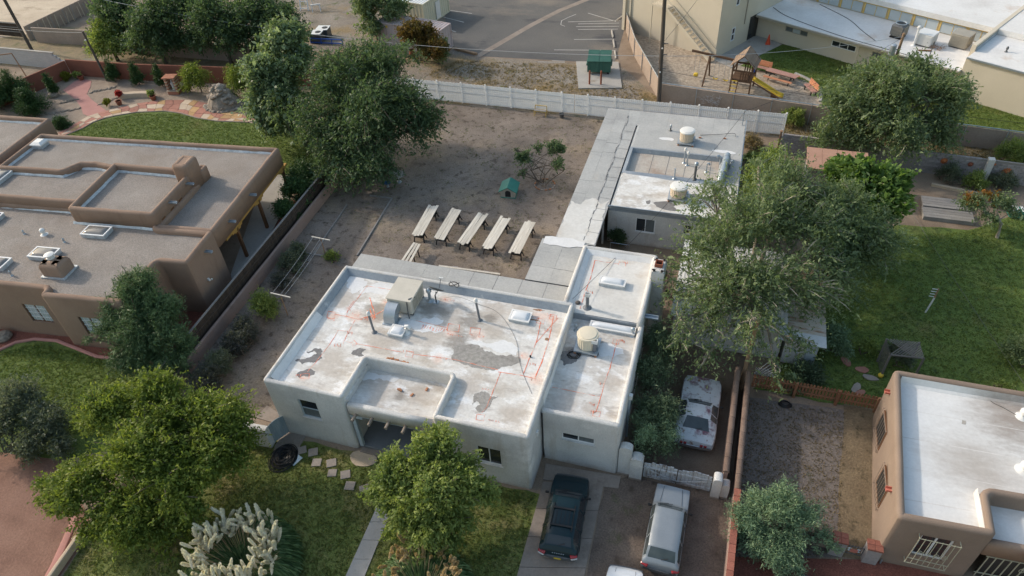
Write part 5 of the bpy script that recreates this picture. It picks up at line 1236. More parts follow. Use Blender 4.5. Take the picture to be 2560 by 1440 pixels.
boxcooler(cw(15.7,10.3,WZ), 1.45, 1.0, 'white ribbed box cooler on the church wing roof', 'white_metal', CR)
boxcooler(cw(18.2,11.9,WZ), 1.55, 1.1, 'beige louvered box cooler beside the church parapet', 'louver', CR)
vent(cw(15.1,9.4,WZ), .1, 1.7, 'tall white vent pipe beside the white box cooler', 'white_metal', 'white_metal')
vent(cw(17.2,7.9,WZ), .04, 1.3, 'thin mast near the eave of the church wing', 'steel_dark', 'steel_dark')
vent(cw(22.4,10.2,SZ), .06, .3, 'small dark vent on the white sanctuary roof', 'steel_dark', 'steel_dark')
tag(obj('roof_plank', MB().bar(cw(15.9,8.6,WZ+.05),cw(16.8,9.2,WZ+.05),.18,.08), 'brown_wood'), 'short brown plank lying on the church wing roof', 'plank')
brush = MB(); rs = random.Random(3)
for k in range(60): a = cw(17.0+rs.uniform(-.5,.5), 10.0+rs.uniform(-.4,.4), WZ+rs.uniform(.02,.2)); brush.tube([a,(a[0]+rs.uniform(-.4,.4),a[1]+rs.uniform(-.3,.3),a[2]+rs.uniform(0,.2))], .015, 3)
tag(obj('brush_pile', brush, 'rust'), 'small pile of dry brush between the two box coolers', 'brush pile')
cable('roof_conduit', [cw(.3,9.5,WZ+.03),cw(3,8.2,WZ+.03),cw(9,7.2,WZ+.03),cw(14,7.1,WZ+.03),cw(19,7.0,WZ+.03)], .03, 'cord_grey', 'grey conduit running along the church wing eave', 'conduit')
cable('roof_conduit', [cw(3.5,13.2,WZ+.03),cw(7.5,11.5,WZ+.03),cw(10,9.6,WZ+.03),cw(12.0,8.2,WZ+.03)], .03, 'cord_grey', 'grey conduit crossing the church wing roof diagonally', 'conduit')
# pergola behind the wing
t = thing('pergola', 'dark timber pergola behind the church wing', 'pergola', cw(9,25,0), CR)
for x in (0,2.6,5.2,7.8):
    for y in (0,2.8): obj('post', MB().bar((x,y,0),(x,y,2.7),.2,.2), 'play_wood', t, world=False)
for y in (0,2.8): obj('beam', MB().bar((-.6,y,2.8),(8.4,y,2.8),.15,.25), 'play_wood', t, world=False)
for k in range(34): obj('slat', MB().bar((-.5+.265*k,-.7,2.98),(-.5+.265*k,3.5,2.98),.06,.1), 'play_wood', t, world=False)
# ------------------------------------------------------------------ fences and garden walls
def wallpath(name, label, pts, t, h, mat, r=.04, cat='wall', jitter=.006, fil=.02, z0=-.02):
    o = thing(name, label, cat, (0,0,0)); pts = [p[:2] for p in pts]
    m = MB(); sweep(m, subdiv(pts, 1.5, False), roundprof(t, z0, h, r, 3), False, jitter=jitter, seed=len(label))
    obj('wall_body', m, mat, o, smooth=True); return o
# white vinyl fence
fy = lambda x: 57.65-.004*(x+10)
vf = thing('vinyl_fence', 'white vinyl privacy fence with capped posts along the back of the yard', 'fence', (0,0,0))
xs = [-31.5+2.44*k for k in range(15)]+[4.95]
gate_i = 7
for i, x in enumerate(xs):
    m = MB(); m.bar((x,fy(x),0),(x,fy(x),2.05),.13,.13); m.lathe((x,fy(x),2.05), [(.1,0),(.1,.03),(.02,.11)], 4); obj('post', m, 'vinyl', vf)
for i in range(len(xs)-1):
    a, b = xs[i]+.075, xs[i+1]-.075
    if i == gate_i: continue
    m = MB(); n = int((b-a)/.17)
    for k in range(n): u = a+(b-a)*k/n; m.box(u, u+(b-a)/n-.012, fy(a)-.012, fy(a)+.012, .1, 1.98+.02*(k%2))
    for z, hh in ((.05,.13),(1.0,.1),(1.62,.1)): m.box(a, b, fy(a)-.035, fy(a)+.03, z, z+hh)
    obj('picket_panel', m, 'vinyl', vf)
a, b = xs[gate_i]+.08, xs[gate_i+1]-.08
gt = thing('vinyl_gate', 'white vinyl double gate with cross braces in the back fence', 'gate', ((a+b)/2, fy(a), 0))
for s0, s1 in ((a,(a+b)/2-.02),((a+b)/2+.02,b)):
    m = MB(); n = 7
    for k in range(n): u = s0+(s1-s0)*k/n; m.box(u, u+(s1-s0)/n-.012, fy(a)-.012, fy(a)+.012, .1, 1.95)
    lf = obj('gate_leaf', m, 'vinyl', gt)
    m = MB()
    for z in (.12,.85,1.5): m.box(s0, s1, fy(a)-.045, fy(a)-.014, z, z+.09)
    m.bar((s0,fy(a)-.06,.2),(s1,fy(a)-.06,1.5),.03,.06) if s0 == a else m.bar((s0,fy(a)-.06,1.5),(s1,fy(a)-.06,.2),.03,.06)
    obj('brace', m, 'vinyl', lf)
# boundary between the tan house and the yard: dark board fence and low pinkish wall
df = thing('board_fence', 'dark weathered board fence along the tan house side yard', 'fence', (0,0,0))
fx_ = lambda y: -29.35-(y-20.7)*.03
y = 17.0; k = 0
while y < 43.6:
    w_ = .28; o = obj('board', MB().box(fx_(y)-.02,fx_(y)+.02,y,y+w_-.02,.05,1.72+.03*math.sin(k*2.3)), 'dark_wood', df); y += w_; k += 1
for z in (.4,1.3): obj('rail', MB().bar((fx_(17)+.05,17,z),(fx_(43.5)+.05,43.5,z),.06,.1), 'dark_wood', df)
obj('cap_rail', MB().bar((fx_(17),17,1.8),(fx_(43.5),43.5,1.8),.14,.05), 'grey_plank', df)
wallpath('pink_wall', 'low pinkish stucco wall beside the dark board fence', [(-28.75,17.4),(-29.5,42.5)], .22, .95, 'pink_wall', .08)
# rust-coloured wall round the garden
wallpath('rust_wall', 'rust red garden wall behind the garden shrine', [(-68.7,55.3),(-60.1,55.7),(-47,57.2),(-38,58.4)], .2, 1.8, 'rust_wall', .04)
wallpath('rust_wall', 'rust red garden wall stepping down beside the grey block wall', [(-68.75,55.2),(-69.9,51.0),(-71.0,47.0)], .2, 1.75, 'rust_wall', .04)
gb = thing('grey_block_wall', 'pale grey block wall with stepped end near the utility pole', 'wall', (0,0,0))
for i in range(7):
    obj('block_course', MB().box(-92,-70.05-.0-.35*max(0,i-2)*(i>3),56.35+.0,56.55,i*.26,i*.26+.25), 'grey_block_wall', gb)
obj('cap', MB().box(-92,-71.3,56.32,56.58,1.82,1.9), 'concrete', gb)
wallpath('tan_wall', 'long tan wall behind the utility poles at the sandy lot', [(-80.0,62.1),(-72.1,62.5),(-60,61.6),(-48,61.9)], .2, 1.8, 'block_wall_tan')
sf = thing('leaning_slat_fence', 'tan fence with leaning dry slats along the sandy lot', 'fence', (0,0,0))
m = MB(); sweep(m, [(-81.3,62.4),(-80.6,74),(-80,90)], roundprof(.15,0,1.7,.02,2), False); obj('fence_body', m, 'block_wall_tan', sf)
rs = random.Random(8)
for k in range(46):
    y = 62.8+k*.55+rs.uniform(-.15,.15); x = -81.2+(y-62.4)*.06
    obj('slat', MB().bar((x+.25+rs.uniform(0,.1),y-rs.uniform(0,.5),.0),(x+.17,y,rs.uniform(1.2,1.75)),.05,.07), 'sand' if k % 3 else 'grey_plank', sf)
ds = thing('slat_screen', 'dark brown slat screen with pale rails beside the leaning fence', 'fence', (0,0,0))
for k in range(22): obj('slat', MB().box(-88.0+k*.24,-87.82+k*.24,62.9,62.95,.1,1.85), 'dark_wood', ds)
for z in (.7,1.25,1.75): obj('rail', MB().box(-88.1,-82.7,62.8,62.88,z,z+.09), 'grey_plank', ds)
# church boundary wall with steel posts and top rail
cwpts = [(-12.4,78.6),(-10.0,71.0),(-6.1,61.75),(-6.0,61.55),(7.0,59.95),(24.5,58.2),(40,56.5)]
for lab, seg in (('tan wall slanting between the parking lot and playground', cwpts[:3]), ('long tan wall with steel posts below the playground', cwpts[3:])):
    w_ = wallpath('tan_wall', lab, seg, .12, 1.75, 'block_wall_tan', .02)
    q = subdiv(seg, 2.9, False)
    for p in q: obj('post', MB().bar((p[0],p[1]-.11,0),(p[0],p[1]-.11,1.95),.06,.06), 'galv', w_)
    m = MB(); m.tube([(p[0],p[1]-.08,1.93) for p in q], .035, 6); obj('top_rail', m, 'galv', w_)
    if lab.startswith('long'):
        m = MB(); r = random.Random(2)
        for k in range(46):
            x = -1.3+r.uniform(-.75,.75); z = .95+r.uniform(-.4,.4); y = 60.98-.123*(x+1.3)-.13
            L = [(x,y,z)]
            for _ in range(4): x += r.uniform(-.2,.2); z += r.uniform(-.16,.16); L.append((x,60.98-.123*(x+1.3)-.13,z))
            if all(.3 < q_[2] < 1.6 for q_ in L): m.tube(L, .013, 3)
        obj('graffiti', m, 'scrawl', w_)
# grey concrete block wall on the right with clay suns: single blocks
bw = thing('block_wall', 'grey concrete block wall with clay sun plaques', 'wall', (0,0,0))
by = lambda x: 54.55-(x-4.8)*.055
obj('mortar_core', MB().add([(4.8,by(4.8)+.03,0),(40,by(40)+.03,0),(40,by(40)+.17,0),(4.8,by(4.8)+.17,0),(4.8,by(4.8)+.03,1.78),(40,by(40)+.03,1.78),(40,by(40)+.17,1.78),(4.8,by(4.8)+.17,1.78)], [(0,3,2,1),(4,5,6,7),(0,1,5,4),(1,2,6,5),(2,3,7,6),(3,0,4,7)]), 'mortar', bw)
bsrc = None; nb = 0
for x_start, x_end in ((4.85,8.6),(15.0,24.4)):
    for r_ in range(9):
        x = x_start-(.2 if r_ % 2 else 0)
        while x < x_end and nb < 296:
            if bsrc is None:
                bsrc = obj('block', MB().bbox((0,0,0), .385,.2,.188,0,.008), 'block', bw, world=False); bsrc.location = (x+.2, by(x+.2)+.1, r_*.2)
            else: link_copy(bsrc, bw, (x+.2, by(x+.2)+.1+(.006 if nb % 7 == 0 else 0), r_*.2))
            nb += 1; x += .4
obj('pilaster', MB().bbox((19.6,by(19.6)-.02,0), .45,.45,1.95,0,.02), 'pale_block', bw)
for x, z, r_, lab in ((16.6,1.25,.26,'round clay sun plaque left of the block wall pilaster'),(18.4,1.25,.2,'small dark clay sun plaque beside the pilaster'),(19.9,1.55,.1,'tiny clay sun plaque on the pilaster'),(20.9,1.0,.36,'large orange clay sun plaque right of the pilaster')):
    m = MB(); v = []; n = 24; yy = by(x)-.05-(.1 if r_ < .15 else 0)
    for k in range(n): a = 2*math.pi*k/n; q = r_*(1 if k % 2 else .78); v.append((x+q*math.cos(a), yy, z+q*math.sin(a)))
    v += [(p[0], p[1]+.04, p[2]) for p in v]; f = [tuple(range(n)), tuple(range(2*n-1,n-1,-1))]+[(i,n+i,n+(i+1)%n,(i+1)%n) for i in range(n)]
    m.add(v, f); m.ball((x,yy-.01,z), r_*.5, 10, 6); o = obj('sun_plaque', m, 'sun_clay' if 'dark' not in lab else 'clay'); tag(o, lab, 'plaque', 'clay suns on the block wall')
p = (4.6,54.6); o = thing('fence_post', 'brown steel corner post between vinyl fence and block wall', 'post', (*p,0)); obj('shaft', MB().bar((0,0,0),(0,0,2.0),.16,.16), 'rust', o, world=False); obj('cap', MB().bbox((0,0,2.0),.22,.22,.05,0,.01), 'rust', o, world=False)
# two coped walls between the side drive and the vacant lot
for lab, x0, x1, y0, y1, mt in (('coped stucco wall along the old car drive', 2.92,3.05,21.4,28.4,'pink_wall'),('long coped stucco wall along the vacant lot', 3.42,3.62,13.0,28.2,'pink_wall')):
    w_ = wallpath('coped_wall', lab, [(x0,y0),(x1,y1)], .2, 1.62, mt, .02)
    y = y0; k = 0
    while y < y1-.05:
        red = y < 20.4 and x0 > 3.2; L = .42 if red else .85
        cx = x0+(x1-x0)*(y-y0)/(y1-y0)-.1
        m = MB(); n = 8; e = min(L-.015, y1-y)
        sec = [(.15*math.cos(a), .11*math.sin(a)) for a in np.linspace(0, math.pi, n)] if not red else [(.15,0),(.15,.09),(-.15,.09),(-.15,0)]
        if not red: sec = [(.15,-.04)]+sec+[(-.15,-.04)]
        ns = len(sec); v = [(cx+q[0], yy, 1.635+q[1]+.004*(k%3)) for yy in (y, y+e) for q in sec]
        m.add(v, [tuple(range(ns)), tuple(range(2*ns-1,ns-1,-1))]+[(i,ns+i,ns+(i+1)%ns,(i+1)%ns) for i in range(ns)])
        obj('coping_brick' if red else 'coping_piece', m, 'red_brick' if red else 'coping', w_, smooth=not red); y += L; k += 1
# entrance gate of the side drive
def pier(x0, x1, y0, y1, h, lab):
    t = thing('gate_pier', lab, 'pier', ((x0+x1)/2,(y0+y1)/2,0), 0, 'stucco gate piers')
    m = MB(); n = 8; w_ = (x1-x0)
    sec = [(x0,0),(x1,0)]+[((x0+x1)/2+w_/2*math.cos(a), h-w_*.35+w_*.35*math.sin(a)) for a in np.linspace(0, math.pi, n)]
    ns = len(sec); m.add([(p[0],y,p[1]) for y in (y0,y1) for p in sec], [tuple(range(ns)), tuple(range(2*ns-1,ns-1,-1))]+[(i,ns+i,ns+(i+1)%ns,(i+1)%ns) for i in range(ns)])
    obj('shaft', m, 'white_stucco', t); obj('foot', MB().box(x0-.02,x1+.02,y0-.02,y1+.02,0,.12), 'old_concrete', t)
pier(-2.4,-1.75,21.05,21.45,2.3,'tall rounded stucco pier against the garage wing'); pier(-1.78,-1.15,20.9,21.4,1.75,'shorter rounded stucco pier at the plank gate hinge')
pier(2.3,2.72,20.85,21.35,1.6,'rounded stucco pier at the latch end of the plank gate'); pier(2.74,3.12,20.95,21.35,1.15,'low square stucco pier joined to the coped wall')
for lab, x0, x1, sgn in (('weathered white plank gate leaf beside the garage piers',-1.1,.55,1),('weathered white plank gate leaf beside the latch pier',.6,2.25,-1)):
    t = thing('plank_gate', lab, 'gate', ((x0+x1)/2,21.15,0), 0, 'weathered drive gate'); r = random.Random(x0)
    n = 9
    for k in range(n):
        a = x0+(x1-x0)*k/n; h = 1.3+.12*math.sin(math.pi*(k/n if sgn > 0 else 1-k/n))+r.uniform(-.05,.05)
        obj('plank', MB().box(a+.008,a+(x1-x0)/n-.006,21.15+r.uniform(-.01,.01),21.19,.08,h), 'weathered_gate', t)
    for z in (.3,1.0): obj('rail', MB().box(x0,x1,21.08,21.135,z,z+.1), 'weathered_gate', t)
    obj('brace', MB().bar((x0 if sgn>0 else x1,21.1,1.0),(x1 if sgn>0 else x0,21.1,.35),.04,.1), 'weathered_gate', t)
# red picket fence
pf = thing('picket_fence', 'red-brown wooden picket fence between vacant lot and back lawn', 'fence', (0,0,0)); k = 0; x = 3.95; psrc = None
while x < 10.35:
    m = MB(); h = 1.12+.02*math.sin(k*1.7)
    if psrc is None:
        m.add([(-.06,-.012,.08),(.06,-.012,.08),(.06,-.012,1.05),(0,-.012,1.14),(-.06,-.012,1.05)]+[(-.06,.012,.08),(.06,.012,.08),(.06,.012,1.05),(0,.012,1.14),(-.06,.012,1.05)], [(0,1,2,3,4),(9,8,7,6,5)]+[(i,5+i,5+(i+1)%5,(i+1)%5) for i in range(5)])
        psrc = obj('picket', m, 'red_wood', pf, world=False); psrc.location = (x,28.62,0)
    else: link_copy(psrc, pf, (x,28.62+.004*(k%2),0), (0,.01*math.sin(k*3.1),0))
    x += .175; k += 1
for z in (.35,.85): obj('rail', MB().box(3.9,10.4,28.54,28.6,z,z+.09), 'red_wood', pf)
for x in (6.1,8.3,10.3): obj('post', MB().box(x,x+.14,28.4,28.53,0,1.2), 'red_wood', pf)
# brick piers and iron gate of the vacant lot
for x, lab in ((8.1,'grey pier with red brick cap beside the scrolled iron gate'),(9.55,'grey pier with red brick cap against the brown house')):
    t = thing('brick_pier', lab, 'pier', (x,19.5,0), 0, 'capped piers'); obj('shaft', MB().bbox((0,0,0),.62,.5,1.15,0,.02), 'block', t, world=False)
    for i in range(4): obj('cap_brick', MB().bbox((-.165+.33*(i%2),-.14+.28*(i//2),1.155),.32,.27,.12,0,.01), 'red_brick', t, world=False)
m = MB(); t = thing('iron_gate', 'low scrolled iron gate between two capped piers', 'gate', (8.83,19.5,0))
for k in range(7): m.bar((-.38+.127*k,0,.1),(-.38+.127*k,0,.8+.12*math.sin(math.pi*k/6)),.02,.02)
for z in (.12,.75): m.bar((-.4,0,z),(.4,0,z),.03,.03)
obj('bars', m, 'steel_dark', t, world=False); m = MB()
for s_ in (-.2,.2): m.tube([(s_+.14*math.cos(a)*(1-a/14),-.02,.5+.14*math.sin(a)*(1-a/14)) for a in np.linspace(0,11,20)], .014, 4)
obj('scrolls', m, 'chrome', t, world=False); obj('sign', MB().box(-.16,.16,-.06,-.04,.35,.6), 'canale_red', t, world=False)
wallpath('low_block_wall', 'low reddish block wall behind the blue-green bush', [(3.75,19.6),(7.75,19.55)], .2, .75, 'pink_wall', .02)
# ------------------------------------------------------------------ poles and wires
def pole(base, h, r, mat, label, lean=(0,0), arms=()):
    t = thing('utility_pole', label, 'pole', (*base,0))
    obj('shaft', MB().tube([(0,0,-.1),(lean[0]*.5,lean[1]*.5,h*.5),(lean[0],lean[1],h)], [r,r*.9,r*.75], 10), mat, t, world=False, smooth=True)
    return t
pole((-78.8,60.0), 11, .19, 'pole_wood', 'weathered utility pole behind the grey block wall', (-.6,.2))
t = pole((-63.6,54.9), 5.3, .13, 'pole_wood', 'short dark pole standing inside the rust garden wall', (-.4,.1)); obj('insulator', MB().ball((-.3,-.12,4.5), .09, 8, 5), 'white_metal', t, world=False)
t = pole((-6.0,60.9), 12, .2, 'pole_wood', 'tall dark utility pole at the corner of the playground wall', (-.4,0))
for z in (5.9,4.9,3.6): obj('insulator', MB().tube([(-.35,-.1,z),(.35,-.1,z)], .04, 6), 'steel_dark', t, world=False)
for z in (5.5,3.3): obj('clamp', MB().ball((-.12,-.22,z), .07, 8, 5), 'white_metal', t, world=False)
pole((3.3,28.35), 5.2, .13, 'brown_pole', 'brown wooden pole rising through the elm by the picket fence', (.06,.3))
t = pole((14.2,69.6), 4.6, .15, 'brown_pole', 'brown utility pole carrying a grey transformer', (.05,.1))
obj('transformer', MB().lathe((-.5,-.15,2.6), [(.05,0),(.28,.05),(.28,.95),(.2,1.02),(.06,1.05)], 16), 'galv', t, world=False, smooth=True); obj('bracket', MB().bar((-.3,-.1,3.1),(0,0,3.1),.08,.08), 'steel_dark', t, world=False)
def wire(name, a, b, sag, r, mat, label):
    pts = [(a[0]+(b[0]-a[0])*s, a[1]+(b[1]-a[1])*s, a[2]+(b[2]-a[2])*s-4*sag*s*(1-s)) for s in np.linspace(0,1,25)]
    tag(obj('overhead_wire', MB().tube(pts, r, 4), mat), label, 'wire')
wire('w', (-79.2,60.2,8.6), (-6.2,60.9,4.7), 2.2, .022, 'wire_pale', 'pale overhead wire from the weathered pole to the tall dark pole')
wire('w', (-6.2,60.9,4.7), (14.2,69.6,4.3), .5, .02, 'wire_pale', 'pale overhead wire from the tall dark pole to the transformer pole')
wire('w', (-6.2,60.9,3.4), (45,56,4.0), 1.0, .016, 'wire_dark', 'dark overhead wire along the playground wall')
wire('w', (-64.0,55.0,5.2), (-85.0,57.0,4.2), .3, .016, 'wire_pale', 'thin wire between the short dark pole and the sandy lot')
wire('w', (14.2,69.6,4.2), (1.5,53.2,4.2), .5, .016, 'wire_dark', 'service wire from the transformer pole to the guest house mast')
wire('w', (-6.2,60.9,5.8), (-1.5,84,8), .5, .016, 'wire_dark', 'dark wire from the tall pole to the cream hall')
wire('w', (1.5,53.2,4.2), (-6.6,28.7,4.5), .7, .014, 'wire_dark', 'service wire from the guest house mast to the main house')
wire('w', (14.0,48,.3), (19,30,.2), .15, .012, 'cord_grey', 'thin line stretched low over the dark back lawn')
t = thing('pipe_frame', 'rusty pipe frame leaning beside the grey block wall', 'frame', (-72.9,53.4,0))
obj('leg', MB().tube([(0,0,0),(-.5,.1,2.9)], .06, 6), 'rust', t, world=False); obj('crossbar', MB().tube([(-.5,.1,2.9),(-5,-2.4,2.9)], .06, 6), 'rust', t, world=False); obj('leg', MB().tube([(-5,-2.4,2.9),(-4.5,-2.6,0)], .06, 6), 'rust', t, world=False)
# ------------------------------------------------------------------ boards on trestles in the back yard
def trestle(loc, rot, label, col='black_plastic'):
    t = thing('sawhorse', label, 'sawhorse', loc, rot, 'black sawhorses under the boards')
    obj('beam', MB().bbox((0,0,.7), .82,.12,.1,0,.01), col, t, world=False)
    for sx in (-1,1):
        for sy in (-1,1): obj('leg', MB().bar((sx*.3,sy*.03,.72),(sx*.4,sy*.3,0),.07,.05), col, t, world=False)
    for sy in (-1,1): obj('brace', MB().bar((-.36,sy*.16,.38),(.36,sy*.16,.38),.04,.1), col, t, world=False)
    obj('tray', MB().bbox((0,0,.3), .6,.3,.03,0,.005), col, t, world=False)
rs = random.Random(12)
quads = [((1030,586),(1053,592),(1073,512),(1095,515)),((1085,592),(1110,598),(1130,521),(1155,525)),((1145,607),(1170,612),(1195,532),(1216,536)),((1205,618),(1232,623),(1250,542),(1273,545)),((1272,629),(1298,634),(1315,552),(1338,557))]
tname = ['farthest from the dog house','second from the bare garden bed','in the middle of the five','second from the link wing','next to the link wing']
for i, q in enumerate(quads):
    a, b, c, d = [Vector(G(x, y, .82)) for x, y in q]
    f0 = (a+b)/2; f1 = (c+d)/2; ax = (f1-f0).normalized(); sd_ = Vector((ax.y,-ax.x,0)); L = 3.75; mid = (f0+f1)/2
    ya = rs.uniform(-.045,.045); ax = Matrix.Rotation(ya,3,'Z') @ ax; sd_ = Vector((ax.y,-ax.x,0)); rot = math.atan2(sd_.y, sd_.x)
    for e, w_ in ((-1.35,'house end'),(1.35,'yard end')):
        p = mid+ax*e; trestle((p.x,p.y,0), rot, f'black sawhorse under the {w_} of the boards {tname[i]}')
    for k in range(4):
        o_ = (k-1.5)*.205; p = mid+sd_*o_+ax*rs.uniform(-.12,.12)
        m = MB(); m.obox((0,0,0), .19, L, .035); o = obj('painted_board', m, 'board'); o.location = (p.x,p.y,.802); o.rotation_euler.z = rot+rs.uniform(-.014,.014)
        tag(o, f'long primed white board laid out {tname[i]}', 'board', 'boards drying on sawhorses')
for k in range(3):
    a = Vector(G(1006+k*9.5,652+k*1.6,.7)); b = Vector(G(1036+k*6.5,607+k*1.8,.7)); mid = (a+b)/2; ax = (b-a).normalized()
    o = obj('painted_board', MB().obox((0,0,0),.17,(b-a).length,.035), 'board'); o.location = (mid.x,mid.y,.702); o.rotation_euler.z = math.atan2(ax.y,ax.x)-math.pi/2
    tag(o, 'short white board on the low bench behind the carport roof', 'board', 'short boards behind the carport')
t = thing('low_trestle', 'low dark trestle under the short boards behind the carport', 'trestle', (*G2(1030,640,.4),0))
for e in (-.3,.45): obj('beam', MB().bbox((-.0,e,.6),.7,.1,.1,0,.01), 'black_plastic', t, world=False); [obj('leg', MB().bar((s_*.28,e,.6),(s_*.33,e,0),.06,.06), 'black_plastic', t, world=False) for s_ in (-1,1)]
a, b = G(1097,665,.2), G(1250,686,.2)
tag(obj('long_beam', MB().bar(a,b,.16,.09), 'board'), 'single long white board lying low behind the carport roof', 'board')
for x, y in ((1138,672),(1215,684)):
    p = G(x,y,0); tag(obj('support_block', MB().bbox((p[0],p[1],0),.4,.25,.15,.1,.01), 'block'), 'concrete block propping the single long board', 'block', 'blocks under the long board')
# dog house
p = G(1274,484); t = thing('dog_house', 'small tan dog house with green gabled roof', 'dog house', (p[0],p[1],0), math.radians(6))
m = MB(); hw, hd = .55,.6
m.add([(-hw,-hd,.06),(hw,-hd,.06),(hw,-hd,.68),(0,-hd,1.0),(-hw,-hd,.68),(-hw,hd,.06),(hw,hd,.06),(hw,hd,.68),(0,hd,1.0),(-hw,hd,.68)], [(0,1,2,3,4),(9,8,7,6,5),(0,5,6,1),(1,6,7,2),(4,9,5,0)])
obj('walls', m, 'dog_tan', t, world=False)
dm = [(-.22,-hd-.006,.1),(.22,-hd-.006,.1)]+[(.22*math.cos(a),-hd-.006,.48+.2*math.sin(a)) for a in np.linspace(0,math.pi,8)]
obj('doorway', MB().add(dm,[tuple(range(len(dm)))]), 'black_plastic', t, world=False)
for s_ in (-1,1):
    m = MB(); v = [(0,-hd-.15,1.06),(s_*.72,-hd-.15,.62),(s_*.72,hd+.15,.62),(0,hd+.15,1.06)]; v += [(x,y,z-.06) for x,y,z in v]
    obj('roof_panel', m.add(v,[(0,1,2,3),(7,6,5,4),(0,4,5,1),(1,5,6,2),(2,6,7,3),(3,7,4,0)]), 'dog_green', t, world=False)
obj('base', MB().bbox((0,0,0),1.2,1.3,.06,0,.01), 'dog_green', t, world=False)
p = G(998,455); t = thing('round_table', 'round white pedestal table in the back yard', 'table', (p[0],p[1],0)); obj('top', MB().lathe((0,0,.7),[(.55,0),(.58,.02),(.56,.05),(.1,.06)],28), 'concrete', t, world=False, smooth=True); obj('pedestal', MB().lathe((0,0,0),[(.22,0),(.2,.04),(.05,.1),(.045,.7)],12), 'galv', t, world=False)
p = G(970,467); t = thing('bird_bath', 'small blue bird bath near the big elm', 'bird bath', (p[0],p[1],0)); obj('bowl', MB().lathe((0,0,.3),[(.1,0),(.25,.06),(.3,.12),(.27,.13),(.18,.08),(.05,.06)],18), 'ac_blue', t, world=False, smooth=True); obj('pedestal', MB().cyl((0,0,0),.12,.06,.3,10), 'galv', t, world=False)
# clothesline
pa, pb = Vector(G(736,785)), Vector(G(806,672)); 
for pz, lab in ((Vector((-25.6,27.4,0)),'clothesline T-post near the green shrub'),(Vector((-25.9,33.4,0)),'clothesline T-post by the bare garden bed')):
    t = thing('clothesline_post', lab, 'clothesline post', tuple(pz), math.radians(-3), 'clothesline posts'); obj('post', MB().tube([(0,0,0),(0,0,1.8)],.035,6), 'brown_pole', t, world=False); obj('crossarm', MB().bar((-.75,0,1.82),(.75,0,1.82),.06,.06), 'board', t, world=False)
for k in (-.6,0,.3):
    wire('l', (-25.6+k,27.4,1.86), (-25.9+k,33.4,1.86), .12, .012, 'wire_pale', f'clothesline strand {["over the fence side","in the middle","over the yard side"][[-.6,0,.3].index(k)]} of the T-posts')
p = (-16.2,57.0); t = thing('metal_bench_frame', 'rusty yellow metal bench frame against the vinyl gate', 'frame', (*p,0))
m = MB(); 
for x in (-.55,.55): m.bar((x,0,0),(x,0,.9),.06,.06); m.bar((x,-.4,0),(x,-.4,.5),.06,.06); m.bar((x,-.4,.5),(x,0,.5),.05,.05)
for z in (.5,.9): m.bar((-.55,0,z),(.55,0,z),.06,.06)
m.bar((-.55,-.4,.5),(.55,-.4,.5),.06,.06); obj('frame', m, 'mustard', t, world=False); obj('seat_plank', MB().box(-.55,.55,-.42,-.1,.54,.58), 'grey_plank', t, world=False)
p = (-14.2,56.8); t = thing('flower_pot', 'dark pot standing by the vinyl fence', 'pot', (*p,0)); obj('pot', MB().lathe((0,0,0),[(.16,0),(.24,.4),(.26,.42),(.22,.42),(.2,.36)],14), 'steel_dark', t, world=False); obj('soil', MB().cyl((0,0,.33),.2,.2,.02,14), 'junk', t, world=False)
# brick ring round the small shrub
p = G(1362,462); t = thing('brick_ring', 'ring of old bricks round the small bare-stemmed tree', 'edging', (p[0],p[1],0))
for k in range(16): a = 2*math.pi*k/16; obj('brick', MB().bbox((.8*math.cos(a),.8*math.sin(a),0),.1,.22,.08,a,.01), 'loose_brick' if k % 3 else 'paver', t, world=False)
# beside the front: hose pile, stub wall, blue gate
p = G(712,1146); m = MB(); rs = random.Random(2)
for k in range(30):
    r_ = .1+.023*k+rs.uniform(-.03,.03); z = .05+.16*math.sin(math.pi*min(1,k/26))+rs.uniform(0,.06); cx, cy = rs.uniform(-.08,.08), rs.uniform(-.08,.08)
    m.tube([(p[0]+cx+r_*.95*math.cos(a), p[1]+cy+r_*1.15*math.sin(a), z+.03*math.sin(3*a+k)) for a in np.linspace(0,2*math.pi,26)], .022, 5, False)
tag(obj('hose_pile', m, 'hose_black'), 'big coil of black irrigation tubing on the entry slab', 'hose')
p = G(741,1152); tag(obj('tarp_sheet', MB().obox((p[0],p[1],.04),.35,.62,.03,-.35), 'tarp'), 'small pale blue-white panel lying beside the hose coil', 'panel')
tt = thing('stub_wall', 'short white stucco wall beside the blue side gate', 'wall', (-21.5,17.8,0))
m = MB(); sweep(m, [(-23.6,17.6),(-20.95,17.75)], roundprof(.45,-.02,1.55,.2,4), False); obj('wall_body', m, 'white_stucco', tt, smooth=True)
t = thing('side_gate', 'open blue-grey plank side gate at the house corner', 'gate', (-21.0,18.1,0), math.radians(62))
for k in range(8): obj('plank', MB().box(.13*k,.13*k+.122,-.015,.015,.08,1.5+.1*math.sin(math.pi*k/7)), 'blue_gate', t, world=False)
for z in (.3,1.2): obj('rail', MB().box(0,1.04,.017,.06,z,z+.09), 'blue_gate', t, world=False)
obj('brace', MB().bar((0,.05,.35),(1.04,.05,1.2),.04,.09), 'blue_gate', t, world=False)
